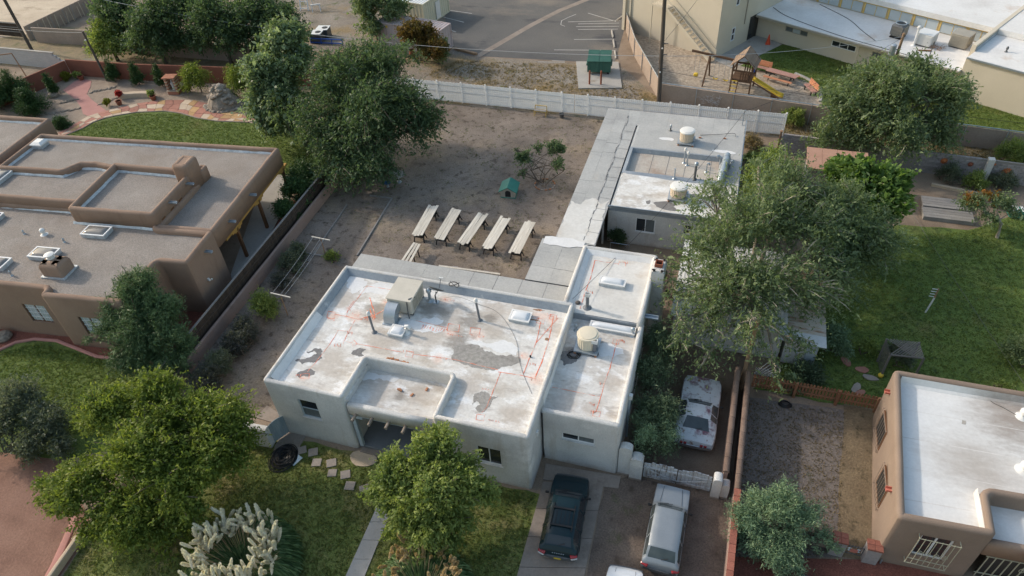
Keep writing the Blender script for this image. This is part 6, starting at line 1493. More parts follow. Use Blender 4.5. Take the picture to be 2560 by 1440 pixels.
# ------------------------------------------------------------------ garden of the tan house
p = G(440,232); t = thing('garden_shrine', 'brick niche shrine sheltering a small white statue', 'shrine', (p[0],p[1],0), math.radians(12))
rs = random.Random(3)
obj('plinth', MB().bbox((0,0,0),1.15,.95,.35,0,.02), 'shrine_brick', t, world=False)
for k in range(9):
    for x in (-.45,.45): obj('brick', MB().bbox((x+rs.uniform(-.01,.01),0,.352+.15*k),.24,.8,.14,0,.012), 'shrine_brick' if k % 2 else 'flag_tan', t, world=False)
obj('back_panel', MB().box(-.33,.33,.3,.38,.352,1.7), 'flag_tan', t, world=False); obj('roof_slab', MB().bbox((0,0,1.71),1.35,1.05,.12,0,.03), 'shrine_brick', t, world=False)
obj('ledge', MB().bbox((0,-.2,.352),1.3,.6,.06,0,.01), 'flag_tan', t, world=False)
s_ = thing('garden_statue', 'white robed statuette standing inside the brick niche', 'statue', (p[0]+.02,p[1]-.05,.41), math.radians(12))
obj('figure', MB().lathe((0,0,0),[(.16,0),(.17,.04),(.13,.1),(.15,.3),(.13,.55),(.16,.68),(.13,.78),(.05,.83),(.07,.9),(.085,.97),(.06,1.04),(.02,1.07)],16), 'statue', s_, world=False, smooth='all')
obj('arm', MB().tube([(-.13,0,.72),(-.14,-.1,.6),(-.02,-.16,.66),(.12,-.1,.6),(.13,0,.72)],.035,6), 'statue', s_, world=False)
t = thing('rock_fountain', 'tall stacked rock waterfall beside the flagstone terrace', 'fountain', G(562,262), 0)
rs = random.Random(6)
for k in range(62):
    u = rs.random(); z = u*2.1; R0 = (1.75*(1-u)**.75+.18); a = rs.uniform(0,2*math.pi); rr = R0*rs.uniform(.55,1)
    m = MB(); sx, sy, sz = rs.uniform(.25,.55), rs.uniform(.22,.45), rs.uniform(.12,.26)
    m.ball((0,0,0),1,9,6); m.v = [(x*sx*rs.uniform(.8,1.15), y*sy*rs.uniform(.8,1.15), zz*sz*rs.uniform(.8,1.1)) for x,y,zz in m.v]
    o = obj('rock', m, 'rock', t, world=False); o.location = (rr*math.cos(a), rr*math.sin(a)*.8, max(.05,z)); o.rotation_euler = (rs.uniform(-.3,.3),rs.uniform(-.3,.3),a)
m = MB(); m.lathe((0,0,0),[(1.7,0),(1.5,.5),(1.1,1.1),(.6,1.7),(.15,2.05)],14); obj('core', m, 'rock', t, world=False)
for k in range(26):
    a = -2.7+2.3*k/25+rs.uniform(-.08,.08); o = obj('rock', MB().ball((0,0,0),rs.uniform(.14,.28),8,5,.6), 'rock', t, world=False); o.location = (1.95*math.cos(a), 1.6*math.sin(a), .08)
p = G(340,246); t = thing('garden_bench', 'curved cream stone bench with flower pots in the gravel garden', 'bench', (p[0],p[1],0), math.radians(17))
m = MB(); sweep(m, [(-1.6,-.15),(-.6,.05),(.5,.08),(1.6,-.1)], roundprof(.55,0,.5,.05,3), False); obj('seat', m, 'cream_stone', t, world=False, smooth=True)
def bush_simple(): pass
for x, y, mt, lab in ((300,262,'clay','small clay flower pot beside the stone bench'),(385,250,'clay','low clay bowl planter at the end of the stone bench'),(205,200,'clay','clay urn at the head of the pink path')):
    p = G(x,y); t = thing('flower_pot', lab, 'pot', (p[0],p[1],0)); obj('pot', MB().lathe((0,0,0),[(.2,0),(.3,.42),(.33,.46),(.27,.46),(.25,.4)],14), mt, t, world=False); obj('soil', MB().cyl((0,0,.38),.25,.25,.02,14), 'junk', t, world=False)
p = G(135,242); tag(obj('boulder', MB().ball((p[0],p[1],.2),.5,10,6,.7), 'rock'), 'pale boulder in the gravel beside the pink path', 'boulder')
rs = random.Random(15); m = MB()
for (a0,b0) in (((245,262),(330,232)),((150,258),(195,248)),((100,290),(200,272)),((225,232),(290,218))):
    for k in range(26):
        q = lerp(a0,b0,k/25); p = G(q[0],q[1]+rs.uniform(-2,2)); m.ball((p[0],p[1],.04), rs.uniform(.07,.16), 6, 4, .6)
o = obj('river_stones', m, 'rock'); o['kind'] = 'stuff'; o['label'] = 'lines of small river stones in the garden gravel'; o['category'] = 'stones'
# rocks at the foot of the tan house and front curb
p = G(12,845); tag(obj('boulder', MB().ball((p[0],p[1],.15),.55,10,6,.6), 'rock'), 'rounded rock at the foot of the tan house wall', 'boulder')
p = G(202,1338); tag(obj('pale_log', MB().tube([(p[0]-.15,p[1]-.35,.09),(p[0],p[1],.11),(p[0]+.2,p[1]+.4,.09)],[.1,.08,.12],7), 'cream_stone'), 'pale knobbly log lying in the red gravel by the curb', 'log')
# ------------------------------------------------------------------ shipping containers, yard odds and ends
def container(name, label, c, L, W, H, rot, mat, top, door=False):
    t = thing(name, label, 'container', c, rot)
    def corr(a, b, n, off):
        a = Vector(a); b = Vector(b); d = (b-a); nrm = Vector((d.y,-d.x,0)).normalized(); v = []; m = MB()
        for k in range(n*4+1):
            s_ = k/(n*4); o = off if (k % 4) in (1,2) else 0; p = a+d*s_-nrm*o; v += [(p.x,p.y,.15),(p.x,p.y,H-.1)]
        return m.add(v, [(2*k,2*k+2,2*k+3,2*k+1) for k in range(n*4)])
    l, w_ = L/2, W/2
    for a, b, n in (((-l,-w_),(l,-w_),int(L/.45)),((l,-w_),(l,w_),int(W/.4)),((l,w_),(-l,w_),int(L/.45)),((-l,w_),(-l,-w_),int(W/.4))): obj('side_panel', corr((*a,0),(*b,0),n,.05), mat, t, world=False)
    m = MB(); n = int(L/.36); v = []
    for k in range(n*4+1): s_ = -l+L*k/(n*4); z = H-(.04 if (k%4) in (1,2) else 0); v += [(s_,-w_,z),(s_,w_,z)]
    obj('roof_panel', m.add(v, [(2*k,2*k+2,2*k+3,2*k+1) for k in range(n*4)]), top, t, world=False)
    fr = MB()
    for x in (-l,l):
        for y in (-w_,w_): fr.bar((x,y,0),(x,y,H+.01),.14,.14)
    for y in (-w_,w_):
        for z in (.08,H-.05): fr.bar((-l,y,z),(l,y,z),.1,.14)
    for x in (-l,l):
        for z in (.08,H-.05): fr.bar((x,-w_,z),(x,w_,z),.1,.14)
    obj('corner_frame', fr, mat, t, world=False)
    if door: obj('side_door', MB().box(l+.06,l+.09,-.2,.7,.15,2.1), 'white_metal', t, world=False)
    obj('placard', MB().box(-l+1.2,-l+1.45,-w_-.02,-w_-.01,H-.5,H-.25), 'plate_yellow', t, world=False)
    return t
container('shipping_container', 'faded pink shipping container with rust-streaked roof', (-33.9,69.4,0), 8.0, 2.5, 2.55, math.radians(-11.5), 'container_pink', 'container_top')
container('shipping_container', 'cream corrugated container with a white side door', (-36.9,77.2,0), 5.6, 5.2, 2.7, math.radians(-11.5), 'container_cream', 'white_metal', True)
for x, y, dz, lab in ((795,103,0,'white-topped condenser unit in front of its twin in the gravel yard'),(812,92,0,'white-topped condenser unit behind its twin in the gravel yard')):
    p = G(x,y); t = thing('condenser_unit', lab, 'air conditioner', (p[0],p[1],0), .15, 'condensers in the gravel yard'); obj('cabinet', MB().bbox((0,0,0),1.35,1.2,1.0,0,.03), 'steel_dark', t, world=False); obj('lid', MB().bbox((0,0,1.002),1.45,1.3,.08,0,.02), 'white_metal', t, world=False); obj('fan', MB().cyl((.25,.0,1.085),.34,.34,.012,20), 'black_plastic', t, world=False)
p = G(815,112); t = thing('blue_rack', 'blue pipe rack beside the two condensers', 'rack', (p[0],p[1],0)); m = MB()
for z in (.15,.6): m.bar((-1.9,0,z),(2.0,.3,z),.1,.1)
for x in (-1.9,-.6,.7,2.0): m.bar((x,.07*(x+1.9),0),(x,.07*(x+1.9),.65),.08,.08)
obj('frame', m, 'blue_plastic', t, world=False)
p = G(765,22); t = thing('white_ladder', 'white step ladder standing in the gravel yard', 'ladder', (p[0],p[1],0), .2); m = MB()
for x in (-.5,.5): obj('rail', MB().bar((x,-.6,0),(x*.8,.5,2.9),.12,.12), 'white_metal', t, world=False); obj('back_leg', MB().bar((x,1.4,0),(x*.8,.5,2.9),.08,.08), 'white_metal', t, world=False)
for k in range(4): obj('rung', MB().bar((-.48,-.6+.27*(k+.5),.75*(k+.3)),(.48,-.6+.27*(k+.5),.75*(k+.3)),.1,.08), 'white_metal', t, world=False)
p = G(792,28); t = thing('white_sawhorse', 'small white sawhorse beside the step ladder', 'sawhorse', (p[0],p[1],0), .5); obj('beam', MB().bar((-.6,0,.8),(.6,0,.8),.14,.12), 'white_metal', t, world=False); [obj('leg', MB().bar((x,0,.8),(x*1.1,y,0),.08,.08), 'white_metal', t, world=False) for x in (-.45,.45) for y in (-.4,.4)]
a, b = G(1138,124), G(1192,138); tag(obj('timber_beam', MB().bar((a[0],a[1],.12),(b[0],b[1],.12),.3,.22), 'brown_pole'), 'tan timber beam on the ground beside the pink container', 'timber')
p = (-33.0,66.3); t = thing('oil_drum', 'rusty drum at the foot of the pink container', 'drum', (*p,0)); obj('barrel', MB().lathe((0,0,0),[(.3,0),(.31,.3),(.3,.32),(.31,.6),(.3,.62),(.3,.9),(.27,.88)],16), 'clay', t, world=False); obj('lid', MB().cyl((0,0,.87),.27,.27,.01,16), 'rust', t, world=False)
# dumpster on its pad
t = thing('dumpster', 'dark green dumpster with sloped lid on the concrete pad', 'dumpster', (-12.75,66.6,.12), math.radians(8))
m = MB(); sec = [(-.85,.25),(.75,.25),(.75,1.75),(-.85,1.35)]; v = [(x,y,z) for x in (-1.15,1.15) for y,z in sec]; obj('body', m.add(v,[(0,1,2,3),(7,6,5,4),(0,4,5,1),(1,5,6,2),(2,6,7,3),(3,7,4,0)]), 'dumpster_green', t, world=False)
for x in (-.58,.58): m = MB(); v = [(x-.56,-.95,1.36),(x+.56,-.95,1.36),(x+.56,.78,1.8),(x-.56,.78,1.8)]; v += [(a_,b_,c_+.05) for a_,b_,c_ in v]; obj('lid', m.add(v,[(3,2,1,0),(4,5,6,7),(0,1,5,4),(1,2,6,5),(2,3,7,6),(3,0,4,7)]), 'dumpster_green', t, world=False)
for x in (-1.2,1.2): obj('fork_pocket', MB().bbox((x,0,.8),.14,1.2,.2,0,.02), 'dumpster_green', t, world=False)
for k in range(5): obj('rib', MB().bbox((-.9+.45*k,-.88,.3),.06,.06,1.0,0,.01), 'dumpster_green', t, world=False)
for x in (-.9,.9):
    for y in (-.6,.55): obj('caster', MB().cyl((x,y,0),.1,.1,.25,10), 'black_plastic', t, world=False)
for x, lab in ((-13.1,'rusty bollard in front of the dumpster beside its twin'),(-12.0,'rusty bollard in front of the dumpster nearer the pole')):
    o = obj('bollard', MB().lathe((0,0,0),[(.09,0),(.09,1.35),(.05,1.4)],10), 'clay'); o.location = (x,63.6+.14*(x+13),.12); tag(o, lab, 'bollard', 'bollards of the dumpster pad')
# ------------------------------------------------------------------ playground
t = thing('play_tower', 'wooden play tower with gabled roof, ladder and yellow slide', 'playset', (1.1,65.6,0), math.radians(-10))
for x in (-.9,.9):
    for y in (-.9,.9): obj('post', MB().bar((x,y,0),(x,y,2.7),.13,.13), 'play_wood', t, world=False)
for k in range(8): obj('deck_plank', MB().box(-.95,.95,-.95+.24*k,-.74+.24*k,1.2,1.26), 'play_wood', t, world=False)
for y in (-.9,.9):
    for z in (1.15,2.1): obj('rail', MB().bar((-.95,y,z),(.95,y,z),.08,.16), 'play_wood', t, world=False)
    for k in range(5): obj('slat', MB().box(-.15+.22*k,-.05+.22*k,y-.05,y-.01,1.25,2.1), 'play_wood', t, world=False)
for x in (-.9,.9): obj('rail', MB().bar((x,-.95,2.1),(x,.95,2.1),.08,.16), 'play_wood', t, world=False)
for s_ in (-1,1):
    for k in range(8):
        u0, u1 = k/8, (k+1)/8-.01; m = MB(); v = []
        for u in (u0,u1):
            for y in (-1.2,1.2): v.append((s_*(0.02+1.15*u), y, 3.7-1.15*u+.02*(k%2)))
        v += [(x,y,z-.05) for x,y,z in v]; obj('roof_board', m.add(v,[(0,2,3,1),(5,7,6,4),(0,1,5,4),(2,6,7,3),(0,4,6,2),(1,3,7,5)]), 'play_roof', t, world=False)
m = MB()
for y in (-1.0,1.0): m.bar((-1.0,y,2.7),(0,y,3.6),.08,.1); m.bar((1.0,y,2.7),(0,y,3.6),.08,.1)
obj('rafter', m, 'play_wood', t, world=False)
for x in (-.85,-.25): obj('ladder_rail', MB().bar((x,-1.5,0),(x,-.95,1.3),.1,.08), 'play_wood', t, world=False)
for k in range(4): obj('ladder_rung', MB().bar((-.83,-1.42+.13*k,.25+.3*k),(-.27,-1.42+.13*k,.25+.3*k),.07,.05), 'yellow_plastic', t, world=False)
m = MB(); v = []
for k in range(11):
    s_ = k/10; x = .95+3.0*s_; y = -.4-.5*s_; z = 1.3-1.12*s_+(.12*(s_-.85)/.15 if s_ > .85 else 0)
    for o_, dz in ((-.3,.2),(-.26,0),(.26,0),(.3,.2)): v.append((x,y+o_,z+dz))
obj('slide', m.add(v,[(4*k+j,4*k+j+1,4*k+j+5,4*k+j+4) for k in range(10) for j in range(3)]), 'yellow_plastic', t, world=False, smooth=True).modifiers.new('s','SOLIDIFY').thickness = .03
obj('slide_support', MB().bar((3.1,-.75,0),(3.1,-.75,.5),.5,.1), 'play_wood', t, world=False); obj('slide_rail', MB().bar((.95,-.72,1.2),(3.6,-1.1,.2),.06,.12), 'play_wood', t, world=False)
obj('telescope', MB().cyl((.95,-.8,2.2),.12,.12,.3,10), 'blue_plastic', t, world=False)
obj('swing_beam', MB().bar((-.9,.2,2.55),(-5.2,.5,2.75),.14,.2), 'play_wood', t, world=False)
for y0 in (-.9,1.6): obj('swing_leg', MB().bar((-3.4,.35,2.7),(-3.5,y0,0),.13,.13), 'play_wood', t, world=False)
for k, x in enumerate((-1.6,-2.6,-4.5)):
    m = MB()
    for s_ in (-.22,.22): m.tube([(x+s_,.3,2.6),(x+s_,.25,.5)],.012,4)
    sw_ = obj('swing_chain', m, 'galv', t, world=False)
    obj('swing_seat', MB().tube([(x-.22,.25,.52),(x-.1,.25,.42),(x+.1,.25,.42),(x+.22,.25,.52)],.06,6) if k < 2 else MB().bbox((x,.25,.4),.4,.35,.3,0,.05), 'yellow_plastic', sw_, world=False)
t = thing('picnic_table', 'pink-topped picnic table with orange side bench in the playground', 'picnic table', (4.6,68.0,0), math.radians(-24))
for k in range(4): obj('top_plank', MB().box(-1.5,1.5,-.38+.2*k,-.2+.2*k,.72,.77), 'pink_bench', t, world=False)
for y in (-.85,.85):
    for k in range(2): obj('seat_plank', MB().box(-1.4,1.4,y-.17+.18*k,y-.01+.18*k,.42,.46), 'orange_bench', t, world=False)
for x in (-1.0,1.0): obj('frame_leg', MB().bar((x,-.85,.4),(x,.85,.4),.08,.06), 'black_plastic', t, world=False); obj('frame_leg', MB().bar((x,-.7,0),(x,-.2,.7),.08,.08), 'black_plastic', t, world=False); obj('frame_leg', MB().bar((x,.7,0),(x,.2,.7),.08,.08), 'black_plastic', t, world=False)
def pbench(c, rot, lab, L=1.8):
    t = thing('park_bench', lab, 'bench', c, rot, 'playground benches')
    for k in range(3): obj('seat_plank', MB().box(-L/2,L/2,-.25+.17*k,-.1+.17*k,.42,.46), 'pink_bench', t, world=False)
    for k in range(3): obj('back_plank', MB().box(-L/2,L/2,.28+.03*k,.33+.03*k,.5+.17*k,.65+.17*k), 'orange_bench', t, world=False)
    for x in (-L*.35,L*.35): obj('leg', MB().bar((x,-.2,0),(x,-.2,.42),.1,.08), 'black_plastic', t, world=False); obj('leg', MB().bar((x,.25,0),(x,.4,.95),.08,.08), 'black_plastic', t, world=False)
pbench((2.7,69.6,0), math.radians(-22), 'orange-backed bench behind the play tower'); pbench((7.2,66.0,0), math.radians(-65), 'orange-backed bench by the curved playground kerb')
p = cw(2.1,6.4,.06); t = thing('traffic_cone', 'red traffic cone standing by the church wing wall', 'traffic cone', p); obj('base', MB().bbox((0,0,0),.5,.5,.05,0,.02), 'red_cone', t, world=False); obj('cone', MB().lathe((0,0,.05),[(.24,0),(.05,.95),(.03,.97)],16), 'red_cone', t, world=False)
# ------------------------------------------------------------------ sheds and things of the right-hand yard
sh = thing('block_shed', 'pale block shed with white tin roof half hidden under the elm', 'shed', (0,0,0))
XA, XB, YA, YB = -.95, 5.2, 31.2, 37.9
m = MB(); m.box(XA+.04,XB,YA+.04,YB,0,2.3); obj('core', m, 'mortar', sh)
bs2 = None
for r_ in range(11):
    for k in range(17):
        for side in ((0,) if k < 17 else ()):
            y = YA+.2+.4*k-(.2 if r_ % 2 else 0)
            if y > YB-.1: continue
            if bs2 is None: bs2 = obj('block', MB().bbox((0,0,0),.12,.385,.19,0,.008), 'pale_block', sh, world=False); bs2.location = (XA,y,r_*.205)
            else: link_copy(bs2, sh, (XA,y,r_*.205))
obj('front_wall', MB().box(XA-.02,XB+.02,YA-.05,YA+.03,0,2.28), 'white_stucco', sh)
for k in range(9):
    a = XA-.25+.73*k; m = MB(); v = []
    for j in range(7): v += [(a+.12*j,YA-.35,2.42+.02*(j%2)+.0),(a+.12*j,YB+.2,2.55+.02*(j%2))]
    obj('roof_sheet', m.add(v,[(2*j,2*j+2,2*j+3,2*j+1) for j in range(6)]), 'white_tin', sh)
t2 = thing('tin_shed', 'small shed with rusty banded tin roof and white panels', 'shed', (0,0,0))
obj('walls', MB().box(5.4,7.2,31.0,34.4,0,2.05), 'white_stucco', t2); obj('blue_panel', MB().box(6.6,7.18,30.95,30.995,.2,1.7), 'porch_blue', t2); obj('blue_panel', MB().box(7.205,7.25,33.6,35.0,.5,2.0), 'glass_pale', t2)
for k in range(14):
    y = 30.6+.29*k; obj('roof_strip', MB().add([(4.9,y,2.2),(7.5,y,2.12),(7.5,y+.285,2.15),(4.9,y+.285,2.23),(4.9,y,2.17),(7.5,y,2.09),(7.5,y+.285,2.12),(4.9,y+.285,2.2)],[(0,1,2,3),(7,6,5,4),(0,4,5,1),(1,5,6,2),(2,6,7,3),(3,7,4,0)]), 'white_tin' if k < 3 else 'rusty_tin', t2)
obj('stovepipe', MB().tube([(6.3,30.5,.1),(6.1,30.3,.9),(6.0,30.3,1.7),(5.6,30.5,1.9)],.06,7), 'galv', t2)
la = thing('lattice_screen', 'white diamond lattice leaning beside the block shed', 'lattice', (4.6,29.6,0)); m = MB()
for k in range(9): m.bar((-.6+.15*k,0,.1),(min(.6,-.6+.15*k+.6),0,.1+min(1.2,(.6-(-.6+.15*k))/.6*.6*1.0+.0)),.03,.02)
for k in range(9): m.bar((.6-.15*k,-.02,.1),(max(-.6,.6-.15*k-.6),-.02,.1+min(.6,(1.2-.15*k))),.03,.02)
obj('strips', m, 'white_lattice', la, world=False)
rsd = thing('red_roof_shed', 'old plank shed with faded red roof behind the guest house', 'shed', (0,0,0))
for k in range(17): obj('plank', MB().box(6.6+.24*k,6.82+.24*k,48.9,48.95,0,2.35+.02*(k%3)), 'grey_plank', rsd)
obj('side_wall', MB().box(6.55,6.65,48.95,51.2,0,2.5), 'grey_plank', rsd)
for k in range(4): obj('roof_sheet', MB().add([(6.4+1.08*k,48.7,2.5),(7.46+1.08*k,48.7,2.5),(7.46+1.08*k,51.4,2.68),(6.4+1.08*k,51.4,2.68),(6.4+1.08*k,48.7,2.42),(7.46+1.08*k,48.7,2.42),(7.46+1.08*k,51.4,2.6),(6.4+1.08*k,51.4,2.6)],[(0,1,2,3),(7,6,5,4),(0,4,5,1),(1,5,6,2),(2,6,7,3),(3,7,4,0)]), 'red_shed_roof', rsd)
rs = random.Random(30)
for k in range(46):
    x, y = rs.uniform(2.4,6.2), rs.uniform(49.0,53.5); kind = rs.choice(['plank','pipe','crate'])
    if kind == 'crate': o = obj('junk_crate', MB().bbox((x,y,0),rs.uniform(.4,.8),rs.uniform(.4,.7),rs.uniform(.3,.7),rs.uniform(0,3),.02), 'junk')
    else: o = obj('junk_board' if kind == 'plank' else 'junk_pipe', MB().bar((x,y,rs.uniform(.05,.5)),(x+rs.uniform(-1.2,1.2),y+rs.uniform(-1.2,1.2),rs.uniform(.1,.9)),.12 if kind=='plank' else .05,.05), 'junk' if k % 5 else 'grey_plank')
    tag(o, {'plank':'dark board','pipe':'thin dark pipe','crate':'dark crate'}[kind]+' in the scrap heap between guest house and red-roofed shed', 'scrap', 'scrap heap')
t = thing('green_bin', 'green wheeled bin beside the red-roofed shed', 'bin', (5.5,48.6,0)); obj('body', MB().lathe((0,0,0),[(.26,0),(.32,.95)],12), 'dog_green', t, world=False); obj('lid', MB().lathe((0,0,.95),[(.36,0),(.36,.05),(.1,.12)],12), 'dumpster_green', t, world=False)
def rbed(x0,x1,y0,y1,lab):
    t = thing('raised_bed', lab, 'raised bed', ((x0+x1)/2,(y0+y1)/2,0))
    for k in range(4): y = y0+(y1-y0)*k/4; obj('plank', MB().box(x0,x1,y+.01,y+(y1-y0)/4-.01,.0,.3), 'grey_plank', t)
rbed(14.9,18.0,48.9,50.2,'weathered plank platform nearer the block wall'); rbed(14.8,18.1,47.5,48.75,'weathered plank platform nearer the lawn')
tag(obj('garden_kerb', MB().bar((15.9,52.2,.1),(20.2,51.4,.1),.25,.2), 'cream_stone'), 'pale stone kerb below the block wall', 'kerb')
t = thing('toy_house', 'green and white plastic toy crate in the far garden', 'toy', (21.0,49.4,0), .1); obj('body', MB().bbox((0,0,0),1.0,.8,.6,0,.1), 'dog_green', t, world=False); [obj('slat', MB().bbox((-.3+.3*k,0,.602),.16,.7,.03,0,.01), 'white_metal', t, world=False) for k in range(3)]
t = thing('plant_pot', 'dark round pot by the orange-flowered tree', 'pot', (19.9,50.3,0)); obj('pot', MB().lathe((0,0,0),[(.25,0),(.36,.5),(.38,.52),(.32,.52),(.3,.45)],14), 'black_plastic', t, world=False); obj('soil', MB().cyl((0,0,.42),.3,.3,.02,14), 'junk', t, world=False)
t = thing('lawn_post', 'leaning white post with insulators on the dark lawn', 'post', (13.9,37.4,0)); obj('shaft', MB().tube([(0,0,0),(.15,.1,1.2)],.05,7), 'white_metal', t, world=False); obj('upper', MB().tube([(.15,.1,1.2),(.16,.15,1.9)],.045,7), 'rust', t, world=False); [obj('peg', MB().bar((-.18,.12,1.25+.2*k),(.14,.12,1.25+.2*k),.03,.03), 'white_metal', t, world=False) for k in range(4)]
t = thing('lattice_arbor', 'small weathered lattice arbor beside the brown house', 'arbor', (10.9,31.2,0), math.radians(5))
for x in (0,1.7):
    for y in (0,1.2): obj('post', MB().bar((x,y,0),(x,y,1.9),.09,.09), 'lattice', t, world=False)
m = MB()
for k in range(11): m.bar((.17*k,0,1.9),(min(1.7,.17*k+1.2),min(1.2,1.7-.17*k),1.9),.04,.02); m.bar((.17*k,1.2,1.92),(min(1.7,.17*k+1.2),max(0,1.2-(1.7-.17*k)),1.92),.04,.02)
obj('lattice_top', m, 'lattice', t, world=False); obj('frame', MB().bar((-.05,0,1.86),(1.75,0,1.86),.06,.08), 'lattice', t, world=False)
m = MB()
for k in range(8): m.bar((0,.15*k,.05),(0,.15*k,1.85),.02,.04)
obj('side_slats', m, 'lattice', t, world=False)
t = thing('patio_ball', 'red and yellow ball under the lattice arbor', 'ball', (*G2(2202,938,.15),.15)); obj('ball', MB().ball((0,0,0),.15,12,8), 'yellow_plastic', t, world=False, smooth='all')
for k,(x,y) in enumerate(((2155,925),(2140,970),(2115,905),(2175,945),(2148,985))):
    p = G(x,y); o = obj('garden_flagstone', MB().prism(blobpoly(0,0,.4,.22,k,10,.15), 0,.05), 'paver' if k % 2 else 'flag_red'); o.location = (p[0],p[1],.008); o.rotation_euler.z = k; tag(o, 'loose flagstone in the dark grass near the lattice arbor', 'paving stone', 'loose flagstones')
for x, y in ((1660,690),(1668,740),(1655,720)):
    p = G(x,y); t = thing('plant_pot', 'dark pot beside the fireplace chimney', 'pot', (p[0],p[1],0), 0, 'pots by the chimney'); obj('pot', MB().lathe((0,0,0),[(.18,0),(.25,.35),(.26,.36),(.21,.36),(.2,.3)],12), 'junk', t, world=False); obj('soil', MB().cyl((0,0,.28),.2,.2,.02,12), 'black_plastic', t, world=False)
tag(obj('wire_pen', MB().tube([(-6.2,38.6,1.0),(-4.9,38.6,1.0),(-4.9,38.6,.05),(-6.2,38.6,.05),(-6.2,38.6,1.0)],.02,4), 'galv'), 'small wire pen frame below the guest house window', 'pen')
p = G(1962,1012); m = MB()
for k in range(5): m.tube([(p[0]+(.35-.03*k)*math.cos(a),p[1]+(.25-.02*k)*math.sin(a),.04+.03*k) for a in np.linspace(0,6.28,16)],.03,5,False)
tag(obj('garden_hose', m, 'hose_black'), 'small dark hose coil below the picket fence', 'hose')
# ------------------------------------------------------------------ cars: lofted bodies, +Y is forward
CAR = {   # y, half width, z low, z belt, z top, half width of the top
 'wagon': [(-2.18,.68,.36,.60,.64,.50),(-2.13,.80,.28,.80,.84,.62),(-2.02,.84,.25,.90,.97,.62),(-1.95,.845,.24,.915,1.06,.60),(-1.58,.85,.22,.93,1.40,.54),(-1.0,.85,.2,.93,1.46,.56),(0,.85,.2,.92,1.475,.57),(.42,.85,.2,.92,1.43,.56),(1.02,.85,.2,.91,1.0,.66),(1.12,.85,.2,.90,.945,.68),(1.6,.84,.22,.86,.90,.64),(1.98,.81,.25,.75,.79,.58),(2.12,.74,.30,.62,.65,.48),(2.18,.64,.36,.54,.56,.42)],
 'box':   [(-2.2,.76,.36,.62,.66,.60),(-2.17,.82,.28,.84,.88,.70),(-2.08,.83,.25,.93,.98,.69),(-2.02,.835,.24,.945,1.04,.665),(-1.6,.84,.22,.97,1.50,.60),(-1.0,.84,.2,.97,1.54,.61),(0,.84,.2,.96,1.55,.61),(.42,.84,.2,.95,1.51,.60),(.95,.84,.2,.92,1.0,.66),(1.05,.84,.2,.91,.95,.70),(1.6,.83,.22,.88,.91,.68),(2.08,.81,.25,.82,.85,.66),(2.18,.79,.30,.66,.68,.60),(2.2,.76,.38,.58,.6,.56)],
 'coupe': [(-2.35,.78,.38,.60,.64,.60),(-2.32,.84,.32,.78,.82,.66),(-2.2,.88,.28,.84,.87,.66),(-1.75,.92,.24,.88,.92,.66),(-1.65,.925,.23,.885,.95,.64),(-.95,.92,.22,.88,1.24,.52),(-.55,.91,.21,.87,1.28,.53),(-.15,.91,.21,.87,1.24,.52),(.38,.91,.21,.87,.94,.62),(.48,.91,.21,.87,.905,.66),(1.2,.92,.23,.84,.89,.66),(1.9,.90,.26,.78,.83,.62),(2.25,.80,.30,.70,.74,.54),(2.35,.68,.36,.60,.63,.46)],
 'sedan': [(-2.2,.7,.36,.66,.7,.54),(-2.14,.82,.28,.84,.88,.64),(-1.7,.86,.24,.94,.98,.66),(-1.55,.865,.23,.95,1.03,.63),(-1.0,.87,.22,.94,1.36,.54),(-.4,.87,.2,.93,1.44,.56),(.15,.87,.2,.92,1.41,.55),(.85,.87,.2,.91,1.0,.64),(.95,.87,.2,.90,.95,.68),(1.6,.85,.22,.84,.89,.62),(2.0,.80,.26,.72,.77,.54),(2.14,.72,.3,.62,.65,.46),(2.2,.62,.38,.55,.57,.4)]}
GLZ = {'wagon': ((-1.92,-1.6),(.46,1.0),[(-1.78,-1.08),(-1.0,-.1),(-.02,.78)]), 'box': ((-1.98,-1.64),(.45,.92),[(-1.9,-1.05),(-.97,-.05),(.03,.72)]),
       'coupe': ((-1.62,-1.0),(-.1,.36),[(-.98,-.62),(-.56,.2)]), 'sedan': ((-1.5,-1.05),(.2,.82),[(-1.25,-.45),(-.37,.6)])}
